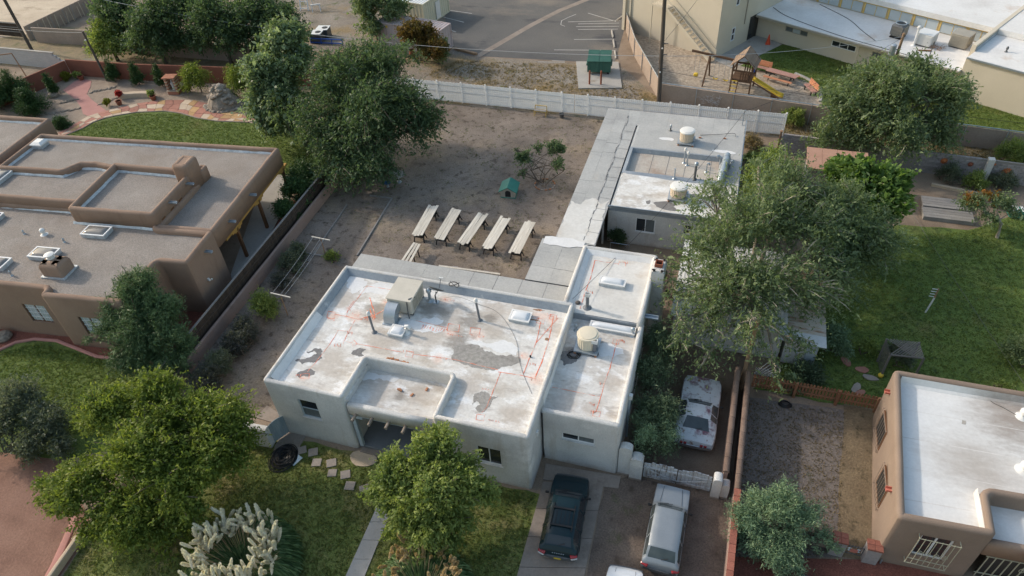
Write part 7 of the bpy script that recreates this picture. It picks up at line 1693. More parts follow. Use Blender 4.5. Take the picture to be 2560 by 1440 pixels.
def car(name, label, loc, rot, kind, paint, wide=1.0, two_tone=None, rack=False, plate=True, glass='glass_dark'):
    t = thing(name, label, 'car', loc, rot)
    st = CAR[kind]; ys = [s[0] for s in st]; (r0,r1), (f0,f1), sides = GLZ[kind]
    cuts = sorted(set([r0,r1,f0,f1]+[q for s in sides for q in s]+ys+list(np.linspace(ys[0],ys[-1],46))))
    def at(y):
        for i in range(len(st)-1):
            if y <= st[i+1][0]:
                a, b = st[i], st[i+1]; u = (y-a[0])/(b[0]-a[0]); u2 = u*u*(3-2*u)*.35+u*.65
                q = [a[k]+(b[k]-a[k])*u2 for k in range(1,6)]; q[0] *= wide; q[4] *= wide; return q
        return list(st[-1][1:])
    rings = []
    for y in cuts:
        w, zl, zb, zt, wt = at(y); cab = zt-zb
        half = [(w*.9,zl),(w*.985,zl+.1),(w,zl+(zb-zl)*.45),(w*.985,zl+(zb-zl)*.8),(w*.945,zb),(wt+.05*min(1,cab/.3),zb+cab*.86),(wt-.06,zt-.008),(wt*.5,zt+.012),(0,zt+.018)]
        rings.append([(x,y,z) for x,z in half]+[(-x,y,z) for x,z in half[-2::-1]])
    n = len(rings[0]); V = [p for r in rings for p in r]
    groups = {}
    for i in range(len(cuts)-1):
        ym = (cuts[i]+cuts[i+1])/2
        for j in range(n-1):
            key = 'body'
            if j in (4,11):
                for k, (a, b) in enumerate(sides):
                    if a < ym < b: key = ('side', k, j)
            elif 5 < j < 10:
                if r0 < ym < r1: key = 'rear'
                elif f0 < ym < f1: key = 'front'
            if two_tone and j in (0,1,14,15) : key = 'lower' if key == 'body' else key
            groups.setdefault(key, []).append((i*n+j, i*n+j+1, (i+1)*n+j+1, (i+1)*n+j))
    groups['body'] += [tuple(range(n)), tuple(range((len(cuts)-1)*n+n-1, (len(cuts)-1)*n-1, -1))]
    def sub(faces):
        ids = sorted(set(v for f in faces for v in f)); mp = {v: i for i, v in enumerate(ids)}; m = MB(); m.v = [V[v] for v in ids]; m.f = [tuple(mp[v] for v in f)[::-1] for f in faces]; return m
    for k, fs_ in groups.items():
        nm = {'body':'body','lower':'lower_cladding','rear':'rear_window','front':'windshield'}.get(k, 'side_window')
        obj(nm, sub(fs_), paint if k == 'body' else (two_tone if k == 'lower' else glass), t, world=False, smooth=True)
    yb, yf = ys[0], ys[-1]; W = st[6][1]*wide
    obj('underbody', MB().box(-W*.85,W*.85,yb+.15,yf-.15,.2,.3), 'black_plastic', t, world=False)
    for y in (yb+.82, yf-.85):
        for s_ in (-1,1):
            x = s_*(W-.11); m = MB(); pr = [(.2,-.1),(.29,-.1),(.31,-.06),(.31,.06),(.29,.1),(.2,.1)]; v = []
            for r_, o in pr: v += [(x+o,y+r_*math.cos(a),.31+r_*math.sin(a)) for a in np.linspace(0,2*math.pi,20,endpoint=False)]
            f = [(k*20+i,k*20+(i+1)%20,(k+1)*20+(i+1)%20,(k+1)*20+i) for k in range(5) for i in range(20)]
            wh = obj('wheel', m.add(v,f), 'rubber', t, world=False, smooth=True)
            c = [(x+s_*.07,y+.2*math.cos(a),.31+.2*math.sin(a)) for a in np.linspace(0,2*math.pi,16,endpoint=False)]; obj('rim', MB().add(c+[(x+s_*.09,y,.31)],[(i,(i+1)%16,16) for i in range(16)]), 'galv', wh, world=False)
            arch = MB(); av = []
            for a in np.linspace(-.3,math.pi+.3,14):
                for rr in (.33,.38): av.append((s_*(W+.004),y+rr*math.cos(a),.31+rr*math.sin(a)))
            obj('wheel_arch', arch.add(av,[(2*i,2*i+2,2*i+3,2*i+1) for i in range(13)]), 'black_plastic', t, world=False)
    for nm, y, d in (('rear_bumper',yb,-1),('front_bumper',yf,1)):
        m = MB(); q = [(-W*.93,y-d*.32),(-W*.86,y+d*.02),(-W*.4,y+d*.07),(W*.4,y+d*.07),(W*.86,y+d*.02),(W*.93,y-d*.32)]
        if d > 0: q = q[::-1]
        sweep(m, q, [(0,.36),(0,.56),(.12,.58),(.12,.34)], False); obj(nm, m, two_tone or ('chrome' if kind == 'coupe' else 'steel_dark'), t, world=False, smooth=True)
    for s_ in (-1,1):
        if kind == 'coupe':
            for k in (0,1): obj('tail_light', MB().bbox((s_*(.42+.2*k),yb-.03,.60),.15,.06,.1,0,.01), 'lamp_red', t, world=False)
        else:
            obj('tail_light', MB().bbox((s_*W*.79,yb+.06,.66),.34,.22,.13,s_*.35,.03), 'lamp_red', t, world=False)
            if kind == 'wagon': obj('indicator', MB().bbox((s_*W*.81,yb+.04,.56),.3,.22,.09,s_*.35,.02), 'lamp_clear', t, world=False)
        obj('headlight', MB().bbox((s_*W*.64,yf-.1,.47),.34,.14,.12,-s_*.3,.03), 'lamp_clear', t, world=False)
        mb_ = MB(); mb_.bbox((s_*(W+.1),f1-.22,.95),.2,.1,.13,0,.03); obj('mirror', mb_, 'black_plastic', t, world=False)
    if plate: obj('license_plate', MB().box(-.16,.16,yb-.085,yb-.072,.4,.52), 'plate_yellow', t, world=False)
    w0 = at(r0); obj('wiper', MB().bar((.0,r0-.02,w0[3]+.03),(.3,r0+.06,w0[3]+.12),.02,.015), 'black_plastic', t, world=False)
    m = MB()
    for s_ in (-1,1): m.bar((s_*.1,f1+.06,at(f1)[3]+.03),(s_*.1-.42,f1-.06,at(f1)[3]+.09),.02,.015)
    obj('wiper', m, 'black_plastic', t, world=False)
    m = MB()
    for s_ in (-1,1): m.bar((s_*.52,f1+.1,at(f1+.1)[3]+.018),(s_*.44,yf-.2,at(yf-.2)[3]+.022),.012,.008)
    obj('hood_seam', m, 'black_plastic', t, world=False)
    for s_ in (-1,1):      # door gaps and handles
        for k, (a, b) in enumerate(sides):
            if k == 0 and kind in ('wagon','box'): continue
            for y in (a-.04, b+.05):
                w0, zl0, zb0, _, _ = at(y); obj('door_gap', MB().tube([(s_*(w0*.987+.003),y,zl0+.12),(s_*(w0+.004),y,zl0+(zb0-zl0)*.45),(s_*(w0*.985+.004),y,zl0+(zb0-zl0)*.8),(s_*(w0*.947+.003),y,zb0)], .008, 4), 'black_plastic', t, world=False)
            w0 = at(a+.12); obj('door_handle', MB().bbox((s_*(w0[0]*.985+.01),a+.12,w0[1]+(w0[2]-w0[1])*.78),.03,.16,.035,0,.008), 'black_plastic', t, world=False)
    w1 = at(yb+.1); obj('tailgate_gap', MB().box(-w1[4]*.95,w1[4]*.95,yb-.004+.02,yb+.03,w1[2]-.16,w1[2]-.145), 'black_plastic', t, world=False)
    obj('grille', MB().box(-.35,.35,yf-.03,yf+.012,.42,.52), 'black_plastic', t, world=False)
    if rack:
        for s_ in (-1,1): obj('roof_rail', MB().tube([(s_*.5,-1.35,1.42),(s_*.5,-1.2,1.5),(s_*.5,-.2,1.54),(s_*.5,.0,1.49)],.022,6), 'black_plastic', t, world=False)
        for y in (-1.15,-.25): obj('crossbar', MB().bbox((0,y,1.5),1.1,.1,.05,0,.015), 'black_plastic', t, world=False)
        for k in range(4): obj('roof_rib', MB().bar((-.3+.2*k,-1.1,1.492),(-.3+.2*k,-.3,1.5),.025,.012), 'black_plastic', t, world=False)
        m = MB()
        for k in range(6): m.box(-.26+.1*k,-.2+.1*k,yb+.015,yb+.03,.73,.78)
        obj('badge', m, 'galv', t, world=False)
    return t
car('parked_car', 'dark teal station wagon with roof rack on the concrete driveway', (-4.35,17.72,.05), math.radians(4), 'wagon', 'car_teal', 1.1, 'steel_dark', True)
car('parked_car', 'silver boxy hatchback wagon parked nose to the plank gate', (.46,18.35,0), math.radians(-1), 'box', 'car_silver', 1.03, plate=False, glass='glass_car')
car('parked_car', 'derelict chalky white coupe with peeling purple patches', (1.18,25.75,0), math.radians(-1), 'coupe', 'car_chalk', 1.17, plate=False, glass='glass_car')
car('parked_car', 'bright white car partly seen behind the silver wagon', (-.92,13.65,0), math.radians(3), 'sedan', 'car_white', plate=False)
car('parked_car', 'dark blue car seen from its rear beside the red gravel', (7.05,15.35,0), math.radians(-4), 'sedan', 'car_blue', plate=False)
# ------------------------------------------------------------------ trees and plants
def leafmesh(name, P, D, U, s, asp, V):
    """diamond leaves: P centres, D long axes, U side axes (unit), s lengths, asp width ratio, V shade value"""
    n = len(P); a = D*(s[:,None]*.5); b = U*(s[:,None]*.5*asp)
    nrm = np.cross(D, U)*(s[:,None]*.12)
    co = np.stack([P-a, P+b-nrm, P+a, P-b-nrm], 1).reshape(-1,3).astype(np.float32)
    me = bpy.data.meshes.new(name); me.vertices.add(4*n); me.loops.add(4*n); me.polygons.add(n)
    me.vertices.foreach_set('co', co.ravel()); me.loops.foreach_set('vertex_index', np.arange(4*n, dtype=np.int32))
    me.polygons.foreach_set('loop_start', np.arange(0,4*n,4, dtype=np.int32)); me.polygons.foreach_set('loop_total', np.full(n,4, dtype=np.int32))
    at = me.attributes.new('v','FLOAT','FACE'); at.data.foreach_set('value', np.clip(V,0,1).astype(np.float32))
    me.update(); return me
def unit(a): return a/np.maximum(1e-6, np.linalg.norm(a, axis=1, keepdims=True))
def foliage(blobs, rng, ntwig, per, s, asp, tw, droop, clump=.36, out=.8, flat=1.0, shell=.62, cpb=9, shoots=0):
    """blobs (x,y,z,rx,ry,rz): each carries clumps near its surface, each clump sprays of leaves"""
    cl = []; ctr = np.mean([b[:3] for b in blobs], axis=0)
    wts = np.array([b[3]*b[4]+b[3]*b[5] for b in blobs]); wts = wts/wts.sum()
    ncl = max(6, int(cpb*len(blobs)))
    for w_, b in zip(wts, blobs):
        k = max(4, int(round(w_*ncl)))
        d = unit(rng.normal(size=(k,3))); d[:,2] = np.where(d[:,2] < -.55, -d[:,2], d[:,2])
        r = rng.uniform(shell*.7, 1.0, k)[:,None]
        c = np.array(b[:3])+d*np.array(b[3:6])*r*.78
        rad = np.mean(b[3:6])*clump*rng.uniform(.75,1.35,k)
        for i in range(k): cl.append((*c[i], rad[i], rng.uniform()))
    cl = np.array(cl); pw = cl[:,3]**2; pw /= pw.sum()
    idx = rng.choice(len(cl), ntwig, p=pw); c = cl[idx]
    d = unit(rng.normal(size=(ntwig,3))); rr = c[:,3]*np.where(rng.uniform(size=ntwig) < .14, rng.uniform(1.1,1.75,ntwig), rng.uniform(.2,1.1,ntwig))
    p0 = c[:,:3]+d*rr[:,None]*np.array([1,1,flat*.85])
    od = unit(p0-ctr); td = unit(d*.55+od*out+np.array([0,0,-droop])+rng.normal(size=(ntwig,3))*.4)
    t = (np.arange(per)+.5)/per
    L = tw*rng.uniform(.6,1.3,ntwig)
    P = p0[:,None,:]+td[:,None,:]*(t[None,:,None]-.3)*L[:,None,None]
    P[:,:,2] -= droop*.35*(t[None,:]**2)*L[:,None]
    N = ntwig*per; P = P.reshape(-1,3)+rng.normal(size=(N,3))*s*.42
    T = np.repeat(td, per, 0); D = unit(T*.8+rng.normal(size=(N,3))*.75)
    upv = np.array([[0,0,1.0]])+rng.normal(size=(N,3))*.75; U = unit(np.cross(D, upv))
    V = .5*np.repeat(c[:,4],per)+.5*rng.uniform(0,1,N)
    S = s*np.exp(rng.normal(size=N)*.32)
    sh = []
    if shoots:      # long leafy shoots that break the outline
        k = rng.choice(len(cl), shoots, p=pw); c0 = cl[k,:3]; dd = unit(unit(c0-ctr)*1.0+rng.normal(size=(shoots,3))*.55+np.array([0,0,.25]))
        c0 = c0+dd*cl[k,3][:,None]*.5; LL = (cl[k,3]*rng.uniform(1.0,2.0,shoots)); pp = 22; tq = (np.arange(pp)+.5)/pp
        Q = c0[:,None,:]+dd[:,None,:]*tq[None,:,None]*LL[:,None,None]; Q[:,:,2] -= (droop*.55+.1)*(tq[None,:]**2)*LL[:,None]
        sh = [Q[i,::5] for i in range(shoots)]
        M_ = shoots*pp; Q = Q.reshape(-1,3)+rng.normal(size=(M_,3))*s*.5; D2 = unit(np.repeat(dd,pp,0)+rng.normal(size=(M_,3))*.7); U2 = unit(np.cross(D2, np.array([[0,0,1.0]])+rng.normal(size=(M_,3))*.6))
        P = np.vstack([P,Q]); D = np.vstack([D,D2]); U = np.vstack([U,U2]); S = np.concatenate([S, s*np.exp(rng.normal(size=M_)*.3)]); V = np.concatenate([V, .35+.65*rng.uniform(0,1,M_)])
    P[:,2] = np.maximum(P[:,2], .04)
    return P, D, U, S, V, cl, sh
def tree(name, label, base, blobs, leaf, ntwig, per=9, s=.16, asp=.5, tw=.7, droop=.25, trunk=.2, bark='bark', seed=1, cat='tree', stems=1, group=None, limbs=True, **kw):
    rng = np.random.default_rng(seed); t = thing(name, label, cat, (base[0],base[1],0), 0, group)
    P, D, U, S, V, cl, sh = foliage(blobs, rng, ntwig, per, s, asp, tw, droop, **kw)
    P = P-np.array([base[0],base[1],0])
    me = leafmesh('crown', P, D, U, S, asp, V); me.materials.append(MATS[leaf]); o = bpy.data.objects.new('crown', me); C.objects.link(o); o.parent = t
    r = random.Random(seed); m = MB()
    ctr = np.mean([b[:3] for b in blobs], axis=0); bz = min(b[2]-b[5]*.5 for b in blobs)
    for s_ in range(stems):
        bx, by_ = (r.uniform(-.35,.35), r.uniform(-.35,.35)) if stems > 1 else (0,0)
        fork = Vector((bx+(ctr[0]-base[0])*.35+r.uniform(-.2,.2)*stems, by_+(ctr[1]-base[1])*.35+r.uniform(-.2,.2)*stems, max(.4, bz)))
        m.tube([(bx,by_,-.1),(bx*.9+fork.x*.3,by_*.9+fork.y*.3,fork.z*.45),tuple(fork)], [trunk*1.15,trunk*.9,trunk*.75], 9)
        if not limbs: continue
        for b in blobs:
            if stems > 1 and r.random() < .45: continue
            q = Vector((b[0]-base[0], b[1]-base[1], b[2])); mid = fork*.45+q*.55+Vector((r.uniform(-.3,.3),r.uniform(-.3,.3),r.uniform(-.1,.4)))
            m.tube([tuple(fork),tuple(mid),tuple(q)], [trunk*.55,trunk*.38,trunk*.2], 6)
            near = [c for c in cl if (c[0]-b[0])**2+(c[1]-b[1])**2+(c[2]-b[2])**2 < (max(b[3:6])*1.05)**2]
            for c in near[:9]:
                e = Vector((c[0]-base[0], c[1]-base[1], c[2])); m2 = q*.5+e*.5+Vector((r.uniform(-.15,.15),r.uniform(-.15,.15),r.uniform(0,.2)))
                m.tube([tuple(q.lerp(fork,.15)),tuple(m2),tuple(e)], [trunk*.24,trunk*.17,trunk*.07], 4)
    for q in sh: m.tube([(p[0]-base[0],p[1]-base[1],p[2]) for p in q], [trunk*.07+.006]*(len(q)-1)+[.004], 3, False)
    obj('trunk', m, bark, t, world=False, smooth=True)
    return t
def B(x, y, z, r, rz=None, ry=None):
    """blob whose centre is seen at pixel x,y at height z"""
    p = G(x, y, z); return (p[0], p[1], z, r, ry or r, rz or r*.85)
# big trees
tree('elm_tree', 'large dark green elm with drooping foliage in the back yard corner', G2(895,452), [B(905,300,4.6,3.6),B(1010,265,4.8,2.9),B(850,385,2.9,2.6),B(960,185,6.6,2.6),B(850,215,6.2,2.8),B(930,400,2.6,2.4),B(1035,320,3.4,2.2),B(800,300,4.6,2.2),B(1000,150,6.6,1.9),B(895,140,7.4,1.9)],
     'leaf_elm_dark', 4600, 13, .25, .36, 1.7, .5, .34, seed=1, cpb=10, shoots=150)
tree('ash_tree', 'pale bright green ash tree beside the dark elm', G2(706,322), [B(705,120,7.6,1.9,2.2),B(670,190,6.2,2.1),B(735,175,6.2,2.0),B(660,255,4.3,1.9),B(720,260,4.3,2.2),B(640,295,3.1,1.5),B(700,310,2.4,2.0),B(745,110,7.4,1.3,1.9)],
     'leaf_ash_pale', 3600, 9, .3, .55, .8, .2, .25, seed=2, cpb=10, shoots=60)
tree('pine_tree', 'bushy dark green pine in front of the tan house', G2(415,940), [B(352,690,5.2,.9,1.1),B(345,730,4.3,1.4,1.2),B(305,775,3.4,1.3),B(400,780,3.4,1.5),B(345,820,2.6,1.9),B(270,830,2.5,1.1),B(425,850,2.2,1.5),B(350,890,1.5,1.7),B(430,910,1.2,1.2),B(240,845,2.3,.7)],
     'leaf_pine', 6200, 14, .2, .16, .4, -.25, .2, seed=3, cpb=16, clump=.3, out=.9, shoots=60)
tree('locust_tree', 'broad yellow-green locust tree on the front lawn corner', G2(380,1290), [B(410,1000,4.6,1.9,1.3),B(280,1040,4.2,1.9,1.3),B(520,1060,4.0,1.9,1.3),B(370,1130,4.0,2.2,1.5),B(220,1190,3.2,1.9,1.2),B(480,1180,3.3,2.2,1.4),B(580,1120,3.0,1.4,1.0),B(330,1270,2.4,1.8,1.1),B(460,1280,2.0,1.4,.9),B(160,1240,2.4,1.2,.8),B(590,1050,3.6,1.0,.8),B(250,1320,1.8,1.1,.8),B(350,1345,1.4,1.5,.8),B(440,1350,1.2,1.1,.7),B(150,1210,2.8,1.1,.8)],
     'leaf_locust', 11500, 10, .165, .42, .6, .3, .2, seed=4, cpb=12, clump=.33, shoots=150)
tree('ash_tree', 'round green ash tree in front of the white house', G2(1085,1395), [B(1085,1120,4.6,1.2),B(1010,1190,3.7,1.3),B(1160,1190,3.7,1.3),B(1090,1220,3.5,1.8),B(990,1260,2.8,1.1),B(1180,1240,2.9,1.1),B(1080,1295,2.3,1.5),B(1010,1290,2.1,1.0),B(1140,1310,1.9,1.0),B(960,1225,3.0,.8)],
     'leaf_ash', 7200, 10, .165, .42, .5, .35, .16, seed=5, cpb=12, clump=.34, shoots=110)
tree('siberian_elm', 'huge feathery elm spreading over the block shed', (3.3,34.6), [B(1900,560,6.2,2.7),B(1800,600,5.6,2.3),B(2010,580,5.6,2.5),B(1840,720,4.6,2.5),B(1960,720,4.4,2.5),B(1760,780,4.2,1.9),B(1870,840,3.8,1.7),B(2060,690,3.9,2.0),B(1780,500,5.4,1.8),B(1960,470,6.6,2.2),B(1730,690,4.2,1.5),B(1970,860,3.0,1.3),B(1720,850,3.4,1.3),B(1940,930,2.6,.9),B(1900,420,5.8,1.4),B(1700,740,4.0,1.2),B(1700,800,3.8,1.1),B(1760,900,2.8,1.0),B(1885,800,5.2,1.0)],
     'leaf_elm', 2700, 15, .2, .36, 1.8, .4, .26, 'pale_bark', seed=6, cpb=8, clump=.33, shoots=240)
tree('siberian_elm', 'feathery elm with pale trunk at the edge of the dark lawn', G2(2190,655), [B(2120,540,4.8,2.3),B(2180,600,3.8,2.0),B(2060,520,5.4,2.0),B(2210,560,3.6,1.5),B(2100,640,3.4,1.8)],
     'leaf_elm', 2200, 14, .2, .36, 1.6, .5, .2, 'pale_bark', seed=7, cpb=10, shoots=90)
tree('siberian_elm', 'slim feathery elm saplings beside the guest house', (2.6,46.5), [B(1900,460,3.4,1.4,2.0),B(1930,420,4.2,1.3,2.0),B(1960,540,3.0,1.6),B(1880,530,2.6,1.3)], 'leaf_ash', 1900, 9, .18, .42, .85, .2, .1, 'pale_bark', seed=8, stems=3, cpb=12)
tree('elm_tree', 'many-stemmed elm behind the block wall below the church', G2(2272,396), [B(2230,240,5.2,2.6),B(2150,270,4.4,2.5),B(2330,240,4.8,2.3),B(2110,320,3.2,2.2),B(2390,240,4.2,1.7),B(2240,330,3.6,2.2),B(2330,310,3.4,2.0),B(2180,200,5.6,1.8),B(2290,190,5.6,1.7),B(2120,220,4.9,1.5)],
     'leaf_elm', 3900, 12, .24, .4, 1.5, .3, .16, 'pale_bark', seed=9, stems=5, cpb=10, shoots=150)
tree('mulberry_tree', 'bright green broad-leaved tree beside the red-roofed shed', G2(2205,600), [B(2150,450,4.4,1.7,1.2),B(2230,460,4.0,1.6,1.2),B(2190,510,3.4,1.7,1.2),B(2110,430,4.4,1.2,.9),B(2250,510,2.9,1.0,.8),B(2150,560,2.6,1.1,.8)],
     'leaf_mulberry', 2100, 7, .28, .75, .5, .25, .15, 'pale_bark', seed=10, cpb=12, shoots=40)
# the dark belt of trees behind the rust wall
belt = [(300,40,4.2,2.9),(380,70,4.0,3.0),(460,40,4.6,3.1),(545,60,4.4,3.2),(630,40,4.8,3.2),(700,75,3.8,2.8),(270,95,2.6,1.9)]
for i, (x, y, z, r_) in enumerate(belt):
    lab = ['dense dark elm beside the tan wall near the short pole','dense dark elm second along the belt behind the rust wall','dense dark elm third along the belt behind the rust wall','dense dark elm in the thick of the belt behind the rust wall','dense dark elm facing the white step ladder','dense dark elm nearest the pale ash tree','bright feathery young elm at the end of the tan wall'][i]
    c = B(x,y,z,r_); tree('elm_tree', lab, (c[0],c[1]), [c,(c[0]+r_*.7,c[1]-.6,z*.62,r_*.7,r_*.7,r_*.6),(c[0]-r_*.6,c[1]-.9,z*.6,r_*.65,r_*.65,r_*.55),(c[0]+.2,c[1]+.5,z*1.35,r_*.6,r_*.6,r_*.55)], 'leaf_ash' if i == 6 else 'leaf_elm_dark', 1500 if i < 6 else 800, 8, .27, .45, 1.0, .3, .2, seed=20+i, cat='tree', group='dark trees behind the rust wall', cpb=10)
c = B(930,15,3.8,2.4); tree('elm_tree', 'mid green elm beside the cream container', (c[0],c[1]), [c,(c[0]+2.4,c[1]+.4,3.4,1.9,1.9,1.7),(c[0]+.5,c[1]-1.5,2.2,1.6,1.6,1.3)], 'leaf_elm', 1500, 8, .27, .45, .9, .3, .2, seed=31)
c = B(1045,95,2.6,1.9); tree('sumac_tree', 'rust-tinged bushy tree leaning on the pink container', (c[0],c[1]), [c,(c[0]+2.2,c[1]-1.0,2.0,1.6,1.6,1.3),(c[0]-.8,c[1]+.3,3.4,1.3,1.3,1.1),(c[0]+.9,c[1]+.2,3.5,1.0,1.0,.9)], 'leaf_rust', 1300, 8, .24, .5, .7, .2, .12, seed=32, stems=3)
c = B(1100,120,1.7,1.2); tree('green_shrub', 'dark green shrub at the corner of the pink container', (c[0],c[1]), [c,(c[0]-1.6,c[1],1.4,1.1,1.1,1.0)], 'leaf_elm', 600, 8, .22, .5, .6, .2, .08, seed=33, cat='shrub', stems=3)
# small yard trees and shrubs
p = G2(1357,462); tree('small_tree', 'small bare-stemmed tree inside a ring of bricks', p, [B(1390,370,2.5,.75),B(1310,395,2.1,.7),B(1395,410,1.7,.6),B(1345,375,2.2,.5),B(1305,435,1.0,.45),B(1290,375,2.2,.35)], 'leaf_elm_dark', 420, 8, .15, .5, .45, .1, .04, seed=40, stems=9, cpb=8, shoots=16)
tree('wall_shrub', 'feathery dark juniper row along the garage wing wall', G2(1632,1090), [B(1645,860,2.3,1.1,1.2),B(1635,940,2.1,1.2,1.2),B(1635,1020,1.9,1.3,1.2),B(1640,1090,1.5,1.2,1.0),B(1645,1050,1.5,.9,.9),B(1645,900,1.7,1.0),B(1610,1060,2.2,.9)], 'leaf_juniper', 4600, 9, .13, .22, .5, .15, .09, seed=41, cat='shrub', stems=5, cpb=14)
tree('wall_shrub', 'pale feathery spray leaning from the juniper row toward the old coupe', G2(1640,1070), [B(1668,1075,2.2,.55,.5),B(1620,1090,2.3,.6,.5)], 'leaf_tamarisk', 420, 9, .12, .2, .5, .2, .04, seed=42, cat='shrub', stems=2)
tree('blue_green_bush', 'feathery blue-green bush at the front of the vacant lot', G2(1945,1395), [B(1940,1265,2.0,1.4,1.0),B(1880,1305,1.6,1.3,.9),B(1995,1305,1.6,1.4,.9),B(1930,1350,1.1,1.5,.8),B(2050,1345,1.1,1.0,.6),B(1865,1355,1.0,.9,.6),B(1960,1400,.7,1.1,.6)], 'leaf_tamarisk', 4600, 9, .13, .22, .48, .1, .07, seed=43, cat='shrub', stems=6, cpb=20, clump=.25, shoots=70)
tree('grey_shrub', 'large grey-green shrub at the corner of the red dirt yard', G2(70,1130), [B(40,1010,1.9,1.5,1.2),B(100,1050,1.5,1.3,1.0),B(0,1080,1.4,1.3,1.0),B(80,1110,1.0,1.2,.8)], 'leaf_grey', 3000, 9, .14, .3, .5, .1, .1, seed=44, cat='shrub', stems=5, cpb=14)
tree('dark_shrub', 'low dark shrub under the locust tree', G2(140,1090), [B(130,1075,1.0,1.1,.7),B(160,1110,.8,.9,.6)], 'leaf_grey', 800, 8, .14, .3, .5, .1, .06, seed=45, cat='shrub', stems=3)
sh_ = [(655,765,.9,.95,'leaf_ash','bright green shrub under the clothesline',1000),(612,820,.7,.85,'leaf_sage','purple-grey sage bush along the pink wall beside the green shrub',800),(585,855,.7,.8,'leaf_sage','purple-grey sage bush along the pink wall in mid row',700),(545,905,.8,.85,'leaf_grey','dark bush along the pink wall above the locust crown',700),(515,945,.7,.9,'leaf_sage','purple-grey sage bush at the end of the pink wall',700),
       (725,655,.6,.8,'leaf_grey','grey-green sage bush below the clothesline wires',700),(745,625,.5,.6,'leaf_grey','small grey sage bush behind the clothesline wires',450),(700,700,.5,.7,'leaf_sage','wispy sage bush between clothesline and pink wall',450),(735,480,1.4,1.25,'leaf_arbor','dark juniper between porch and board fence',1300),(755,435,1.7,1.25,'leaf_arbor','dark juniper beside the porch end of the tan house',1300),(712,525,1.2,1.0,'leaf_arbor','dark juniper at the red gravel beside the porch',900),(780,350,1.2,1.0,'leaf_grey','blue-grey spruce at the lawn edge under the elm',900),
       (1985,290,.8,.9,'leaf_ash','round bush against the long tan wall',700),(2540,385,1.1,1.4,'leaf_ash','leafy bush in the alley beyond the block wall',1300),(2375,430,.9,.7,'leaf_grey','climbing shrub below the round clay sun',500),(2440,450,.8,.7,'leaf_ash','grassy shrub below the small clay sun',600),(2510,450,.6,.8,'leaf_grey','dark low shrub below the large clay sun',600),(2555,880,.9,.9,'leaf_elm','leafy bush at the edge of the dark lawn',700),
       (2085,850,1.0,1.0,'leaf_tamarisk','feathery bush beside the tin shed',1100),(2020,930,.5,.8,'leaf_juniper','low dark bush in front of the tin shed',600),(1985,960,.4,.6,'leaf_elm','low leafy bush behind the picket fence',400),(2250,880,.9,.7,'leaf_grey','dry vine on the lattice arbor',400),(1545,590,.7,.55,'leaf_elm_dark','climbing shrub at the guest house breezeway corner',500),(150,310,.3,.8,'leaf_arbor','low dark green groundcover beside the tan house wing',700),
       (1880,360,.4,.9,'leaf_dry','dry yellow weeds behind the guest house',600),(1895,400,.7,.9,'leaf_ash','young leafy weeds behind the guest house',700),(830,640,.25,.4,'leaf_ash','green weed clump by the carport corner',250),(2170,862,.7,.45,'leaf_ash','sapling in a dark pot on the dark lawn',220),(2512,975,.3,.4,'leaf_ash','yellow flowering clump behind the brown house',250)]
for i, (x, y, z, r_, lf, lab, n) in enumerate(sh_):
    c = B(x,y,z,r_,max(.3,r_*.8)); pts = [c,(c[0]+r_*.6,c[1]-r_*.3,z*.7,r_*.65,r_*.65,r_*.55),(c[0]-r_*.55,c[1]+r_*.3,z*.7,r_*.6,r_*.6,r_*.5)]
    tree('garden_shrub', lab, (c[0],c[1]), pts, lf, n, 8, .13 if 'arbor' not in lf else .15, .3, .4, .05, .035, seed=60+i, cat='shrub', stems=4, cpb=10)
# columnar evergreens, weeping trees and other plants of the garden
for i, (x, y, h, lab) in enumerate(((290,205,2.6,'narrow arborvitae beside the short dark pole'),(350,212,2.5,'narrow arborvitae in mid row along the rust wall'),(408,217,2.4,'narrow arborvitae nearest the brick shrine'),(138,238,2.4,'narrow arborvitae beside the pink path head'),(55,255,3.6,'dark arborvitae in the clump left of the pink path'),(10,275,4.0,'broad dark evergreen in the clump behind the tan house'),(85,285,2.8,'low evergreen in the clump next to the gravel'))):
    p = G2(x,y); w_ = .62 if i < 4 else 1.7
    tree('arborvitae', lab, p, [(p[0],p[1],h*.25,w_,w_,h*.28),(p[0],p[1],h*.55,w_*.75,w_*.75,h*.28),(p[0],p[1],h*.82,w_*.4,w_*.4,h*.2)], 'leaf_arbor', 700 if i < 4 else 1900, 8, .15, .3, .3, -.6, .05, seed=100+i, cat='evergreen', group='evergreens of the garden', cpb=16)
for i, (x, y, lab) in enumerate(((505,232,'weeping tree behind the rock fountain near the shrine'),(612,238,'weeping tree between the rock fountain and pale ash'))):
    p = G2(x,y); tree('weeping_tree', lab, p, [(p[0]-.5,p[1],2.4,1.3,1.2,.6),(p[0]+.8,p[1],2.2,1.2,1.1,.6),(p[0],p[1]-.4,1.7,1.5,1.3,.6)], 'leaf_yellow' if i == 9 else 'leaf_locust', 700, 10, .16, .3, .9, 1.1, .06, seed=110+i, cat='tree')
for i, (x, y, r_, lf, lab) in enumerate(((170,200,.7,'leaf_yellow','bright yellow-green bush at the head of the pink path'),(275,264,.35,'leaf_yellow','small yellow bush beside the flagstone terrace'),(302,248,.3,'leaf_red','red flowers in the pot at the stone bench'),(470,233,.5,'leaf_yellow','low yellow-green plant beside the brick shrine'),(382,244,.35,'leaf_ash','green plants in the bowl at the stone bench'),(198,195,.4,'leaf_ash','plants in the clay urn by the pink path'))):
    p = G(x,y); z = .45 if lf != 'leaf_red' else .6; tree('flower_bush', lab, p[:2], [(p[0],p[1],z,r_,r_,r_*.7)], lf, 220, 7, .13, .6, .2, 0, .02, seed=120+i, cat='plant')
